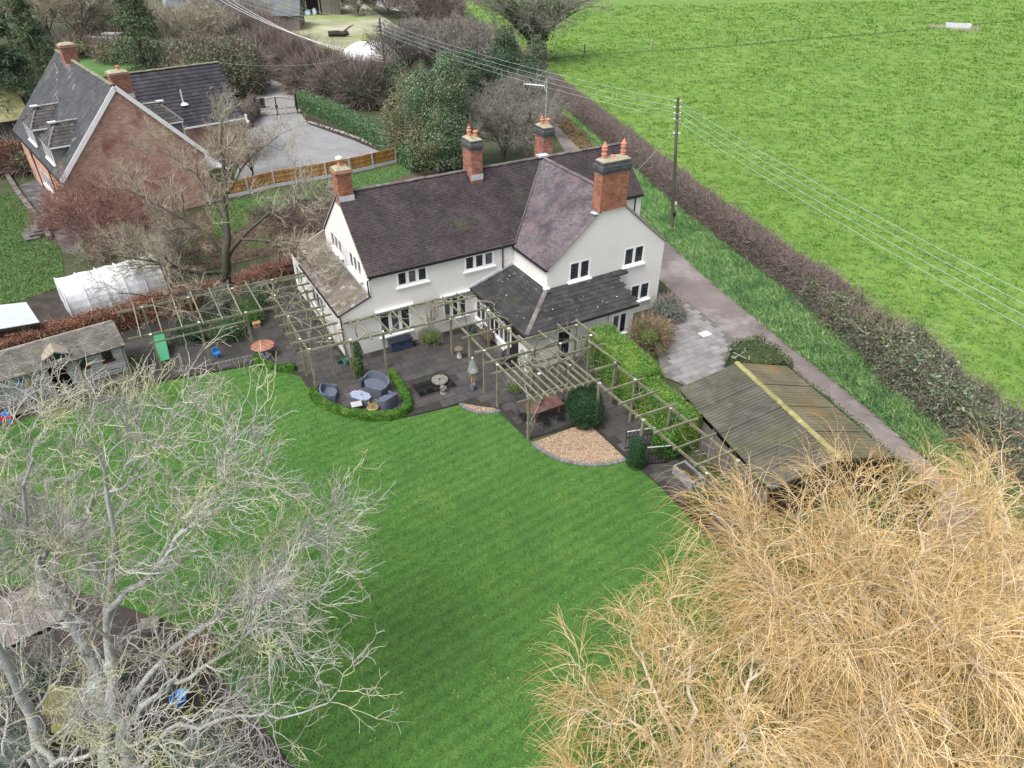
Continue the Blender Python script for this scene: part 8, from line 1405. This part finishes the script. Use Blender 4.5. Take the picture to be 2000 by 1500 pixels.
for i, (u, v, r, h, lab) in enumerate([(6.83, -15.35, 0.50, 1.75, 'upright dark yew cone standing at the lawn edge'), (7.1, -19.3, 0.6, 1.7, 'dark yew cone half hidden under the willow')]):
    B = U(u, v); leafy('yew_cone', lab, 'shrub', B, [(B[0], B[1], h*0.42, r, r, h*0.5), (B[0], B[1], h*0.68, r*0.72, r*0.72, h*0.36)], 4600, 0.075, M['yew'], 166+i, core=0.72, asp=0.4, group='upright yews')
hedge('lane_hedge', 'squared olive hedge block at the far garage end', [GF(2.75, 2.9), GF(2.8, 1.8), GF(2.85, 0.5)], 2.7, 2.25, 7000, 0.10, M['olive'], 170, lump=0.05)
hedge('lane_hedge', 'narrow clipped olive hedge between garage roof and lane', [GF(3.66, 0.6), GF(3.64, -3.0), GF(3.6, -6.5), GF(3.55, -9.5)], 0.95, 1.72, 8000, 0.10, M['olive'], 169, lump=0.05)
B = U(13.6, -8.0); leafy('rose_bush', 'leggy green rose bush by the porch corner', 'shrub', B, [(B[0], B[1]+0.4, 0.9, 1.15, 1.2, 1.1), (B[0]+0.6, B[1]+1.3, 0.7, 0.9, 0.9, 0.8)], 2600, 0.10, M['roseleaf'], 171, twigs=2200, twigmat=M['twig_red'], core=0.5)
B = U(17.3, -5.3); leafy('lavender_bush', 'rounded grey lavender bush at the cream house corner', 'shrub', B, [(B[0], B[1], 0.55, 0.95, 0.9, 0.85)], 2600, 0.10, M['greyleaf'], 172, twigs=1200, twigmat=M['twig_purple'])
rw_ = thing('forecourt_wall', U(15.6, -6.3), 'low curved stone retaining wall beside rose bush', 'wall')
for k in range(9):
    t = k/8; c = U(14.3+2.6*t, -8.0+2.4*t-0.7*math.sin(math.pi*t)); mb = MB(); mb.box(c+ZX*0.28, nrm(UX+VX*0.7)*0.22, nrm(VX-UX*0.7)*0.14, ZX*0.28); mb.build('stone', M['wallstone'], rw_)
B = U(3.1, -0.75); leafy('wall_shrub', 'low yellow green shrub at foot of the cream wall', 'shrub', B, [(B[0], B[1], 0.4, 0.75, 0.55, 0.5)], 1800, 0.07, M['roseleaf'], 173, twigs=700)
B = U(-1.75, -2.0); leafy('ivy_column', 'slim upright ivy clad column among the patio seats', 'shrub', B, [(B[0], B[1], 0.7, 0.3, 0.3, 0.85), (B[0], B[1]+0.05, 1.55, 0.22, 0.22, 0.7)], 2600, 0.085, M['ivy'], 174)
for i, (u, v, r, h, mat, lab) in enumerate([(-7.1, 5.7, 1.25, 1.35, 'ivy', 'glossy green shrub under the walkway pergola'), (-5.6, 6.9, 1.0, 1.2, 'box', 'yellow green rounded shrub beside the nest box'), (-9.0, 6.6, 1.2, 1.3, 'yew', 'dark spreading shrub behind the blue toy chair'), (-4.6, 8.3, 1.1, 1.7, 'darkever', 'dark bushy shrub behind the corner pergola'), (-12.4, 4.9, 0.8, 0.6, 'roseleaf', 'low yellow leaved shrub at the playhouse corner'), (6.75, -5.9, 0.5, 1.5, 'yew', 'dark narrow shrub at the porch corner'), (-6.9, 8.6, 1.0, 1.9, 'greyleaf', 'grey green rhododendron at the spreading tree foot'), (5.0, -7.3, 0.4, 0.5, 'roseleaf', 'small green shrub below the dining pergola slats')]):
    B = U(u, v); leafy('garden_shrub', lab, 'shrub', B, [(B[0], B[1], h*0.45, r, r*0.85, h*0.6)], int(2600*r), 0.085, M[mat], 180+i, twigs=300, group='garden shrubs')
hedge('beech_hedge', 'russet beech hedge behind the playhouse and polytunnel', [(-31, 31.2), (-28.2, 33.2), (-25.8, 35.2), (-23.2, 37.6), (-21.1, 38.8), (-18.9, 40.6)], 1.1, 1.55, 13000, 0.105, M['beech'], 190, lump=0.12, twig=2500, twigmat=M['twig_red'])
hedge('beech_hedge', 'russet beech hedge right of the mossy tree trunk', [(-18.0, 41.6), (-16.6, 43.3), (-14.6, 45.8)], 1.0, 1.25, 5000, 0.10, M['beech'], 191, lump=0.2, twig=2500, twigmat=M['twig_red'])
hedge('beech_hedge', 'small orange beech hedge behind the cream gable', [U(0.2, 10.2), U(0.4, 12.2)], 0.8, 1.6, 2200, 0.10, M['beech'], 192)
# soft mound of leaves and pine at the lower left
B = G(385, 1268); leafy('leaf_mound', 'brown heap of raked leaves at the lawn edge', 'leaf heap', B, [(B[0], B[1], 0.05, 0.75, 0.6, 0.3)], 2600, 0.07, M['beech'], 195, core=0.9)
B = G(430, 1570); leafy('young_pine', 'blue green young pine at the bottom edge', 'tree', B, [(B[0], B[1], 1.5, 0.9, 0.9, 1.4), (B[0]+0.1, B[1]+0.3, 2.6, 0.55, 0.55, 0.8)], 9000, 0.16, M['pine'], 196, trunk=(0.1, 1.0), asp=0.06, core=0.4)
for i, (px, py, r, h, mat, lab) in enumerate([(55, 1345, 0.9, 0.9, 'greyleaf', 'pale green ferny shrub near the play hut'), (250, 1440, 0.6, 0.9, 'darkever', 'dark evergreen shrub between the bare grey trunks'), (40, 1480, 1.0, 1.0, 'greyleaf', 'grey green shrub at the bottom left corner'), (330, 1500, 0.8, 0.7, 'roseleaf', 'low green shrub at the bottom near the young pine')]):
    B = G(px, py); leafy('play_corner_shrub', lab, 'shrub', B, [(B[0], B[1], h*0.45, r, r, h*0.6)], 2200, 0.09, M[mat], 200+i, twigs=400, group='shrubs of the play corner')
# ================================================================== CLIMBERS ON THE PERGOLAS
def climber(label, pts_list, r, seed, twl=0.35, ntw=5, mat=None, moss=False):
    rng = np.random.default_rng(seed); t = thing('climbing_vine', pts_list[0][0], label, 'climber', 'bare climbers on the pergolas'); n = 26; P = np.stack([resample(A(p), n) for p in pts_list]); N = len(P)
    w = rng.normal(scale=0.075, size=P.shape); w = np.cumsum(w, 1)*0.45; w -= np.linspace(0, 1, n)[None, :, None]*w[:, -1:, :]; P = P+w*A([1, 1, 0.6]); R = np.full((N, n), r)*np.linspace(1.15, 0.5, n); V, F = tube_arrays(P, R, 6); m = M['bark_moss'] if moss else (mat or M['timber']); mkobj('stems', V, F, m, t, smooth=True)
    S, D, rr, tt = children(P, R, ntw, rng, 0.1, 1.0, (0.5, 1.3), 0.1); P2 = grow(S, D, twl*rng.uniform(0.4, 1.6, len(S)), 5, rng, 0.4, (0, 0, 0.02)); R2 = np.full((len(P2), 5), 0.010)*np.linspace(1, 0.6, 5); V, F = tube_arrays(P2, R2, 3); mkobj('twigs', V, F, M['twig_mid'], t, tint=rng.uniform(0, 1, len(F)), kind='stuff'); return t
rg = np.random.default_rng(9)
def run(u0, v0, u1, v1, z=2.6, z0=None, n=4): return ([U(u0, v0, 0.05)] if z0 is None else [])+[U(u0+(u1-u0)*k/n+rg.normal(scale=0.25), v0+(v1-v0)*k/n+rg.normal(scale=0.25), z+rg.normal(scale=0.07)) for k in range(n+1)]
climber('pale bare vine stems sprawling over the corner pergola', [run(-4.2, 2.1, -2.2, 5.9, 2.62), run(-4.2, 2.1, -3.0, -1.5, 2.6), run(-2.35, 1.6, -4.4, 4.0, 2.65), run(-2.4, 1.6, -2.6, -1.2, 2.65), run(-4.25, 4.9, -2.1, 2.2, 2.7), run(-4.2, 4.9, -3.1, 6.5, 2.66), run(-2.35, 4.8, -4.6, 1.0, 2.65), run(-4.3, -0.6, -2.4, 0.6, 2.6), run(-2.35, 4.8, -3.6, 0.2, 2.6), run(-4.2, 2.1, -2.0, -0.6, 2.6), run(-4.25, 4.9, -4.6, -1.0, 2.6), run(-2.4, 1.6, -4.7, -1.8, 2.62), run(-4.2, 4.9, -2.2, 5.4, 2.62)], 0.025, 301, twl=0.6, ntw=12, mat=M['twig_mid'])
climber('pale bare vine stems trained along the walkway pergola', [run(-6.2, 6.5, -11.0, 6.7, 2.8), run(-6.2, 6.5, -9.5, 3.4, 2.8), run(-8.65, 6.6, -11.4, 4.0, 2.82), run(-6.2, 3.2, -9.2, 5.0, 2.85), run(-6.2, 6.5, -4.2, 3.6, 2.75), run(-11.1, 6.65, -7.4, 3.6, 2.82), run(-8.65, 6.6, -6.0, 5.2, 2.82), run(-3.9, 6.5, -7.2, 4.6, 2.8), run(-8.65, 3.3, -10.9, 5.8, 2.82)], 0.023, 302, twl=0.5, ntw=9, mat=M['twig_mid'])
climber('knotted bare wisteria climbing between the front wall windows', [run(3.3, -0.35, 6.0, -0.5, 2.55), run(3.3, -0.35, 1.6, -0.8, 2.55), run(3.35, -0.4, 3.7, -2.5, 2.6), run(3.3, -0.35, 5.6, -2.4, 2.65), run(3.35, -0.4, 2.2, -2.2, 2.6), run(5.6, -0.6, 5.9, -4.6, 2.7)], 0.034, 303, twl=0.34, ntw=24, mat=M['timber'])
climber('bare wisteria stems on the pergola post beside ivy column', [run(-2.0, -1.9, 0.6, -2.1, 2.55), run(-2.0, -1.9, -3.6, -1.6, 2.55), run(-2.0, -1.95, -1.4, -0.2, 2.55), run(-0.9, -0.4, 1.6, -1.6, 2.55)], 0.034, 304, twl=0.32, ntw=20, mat=M['timber'])
climber('mossy yellow vine stem twisting over the dining pergola', [run(8.9, -9.0, 5.2, -11.0, 2.8), run(8.9, -9.0, 7.2, -7.2, 2.8), run(7.27, -8.05, 4.2, -8.8, 2.8), run(6.56, -10.0, 4.0, -9.6, 2.8), run(6.9, -11.2, 8.4, -8.6, 2.85), run(5.69, -7.9, 8.9, -7.0, 2.8), run(4.84, -9.9, 7.0, -8.4, 2.8), run(3.47, -8.2, 6.0, -9.2, 2.78), run(8.75, -10.9, 6.0, -9.0, 2.8)], 0.034, 305, twl=0.4, ntw=14, moss=True)
climber('thin bare vine trailing along the path pergola', [run(7.0, -15.3, 8.8, -12.2, 2.8), run(8.65, -15.2, 7.4, -19.0, 2.8), run(7.05, -19.3, 8.8, -16.4, 2.8), run(8.65, -12.6, 7.2, -15.6, 2.8)], 0.02, 306, twl=0.5, ntw=8, mat=M['twig_brown'])
climber('bare wisteria on the pergola post at dining corner', [run(3.5, -11.2, 4.2, -9.4, 2.7), run(3.52, -11.1, 5.6, -11.6, 2.7)], 0.022, 307, twl=0.3, ntw=8, mat=M['bark_pale'])
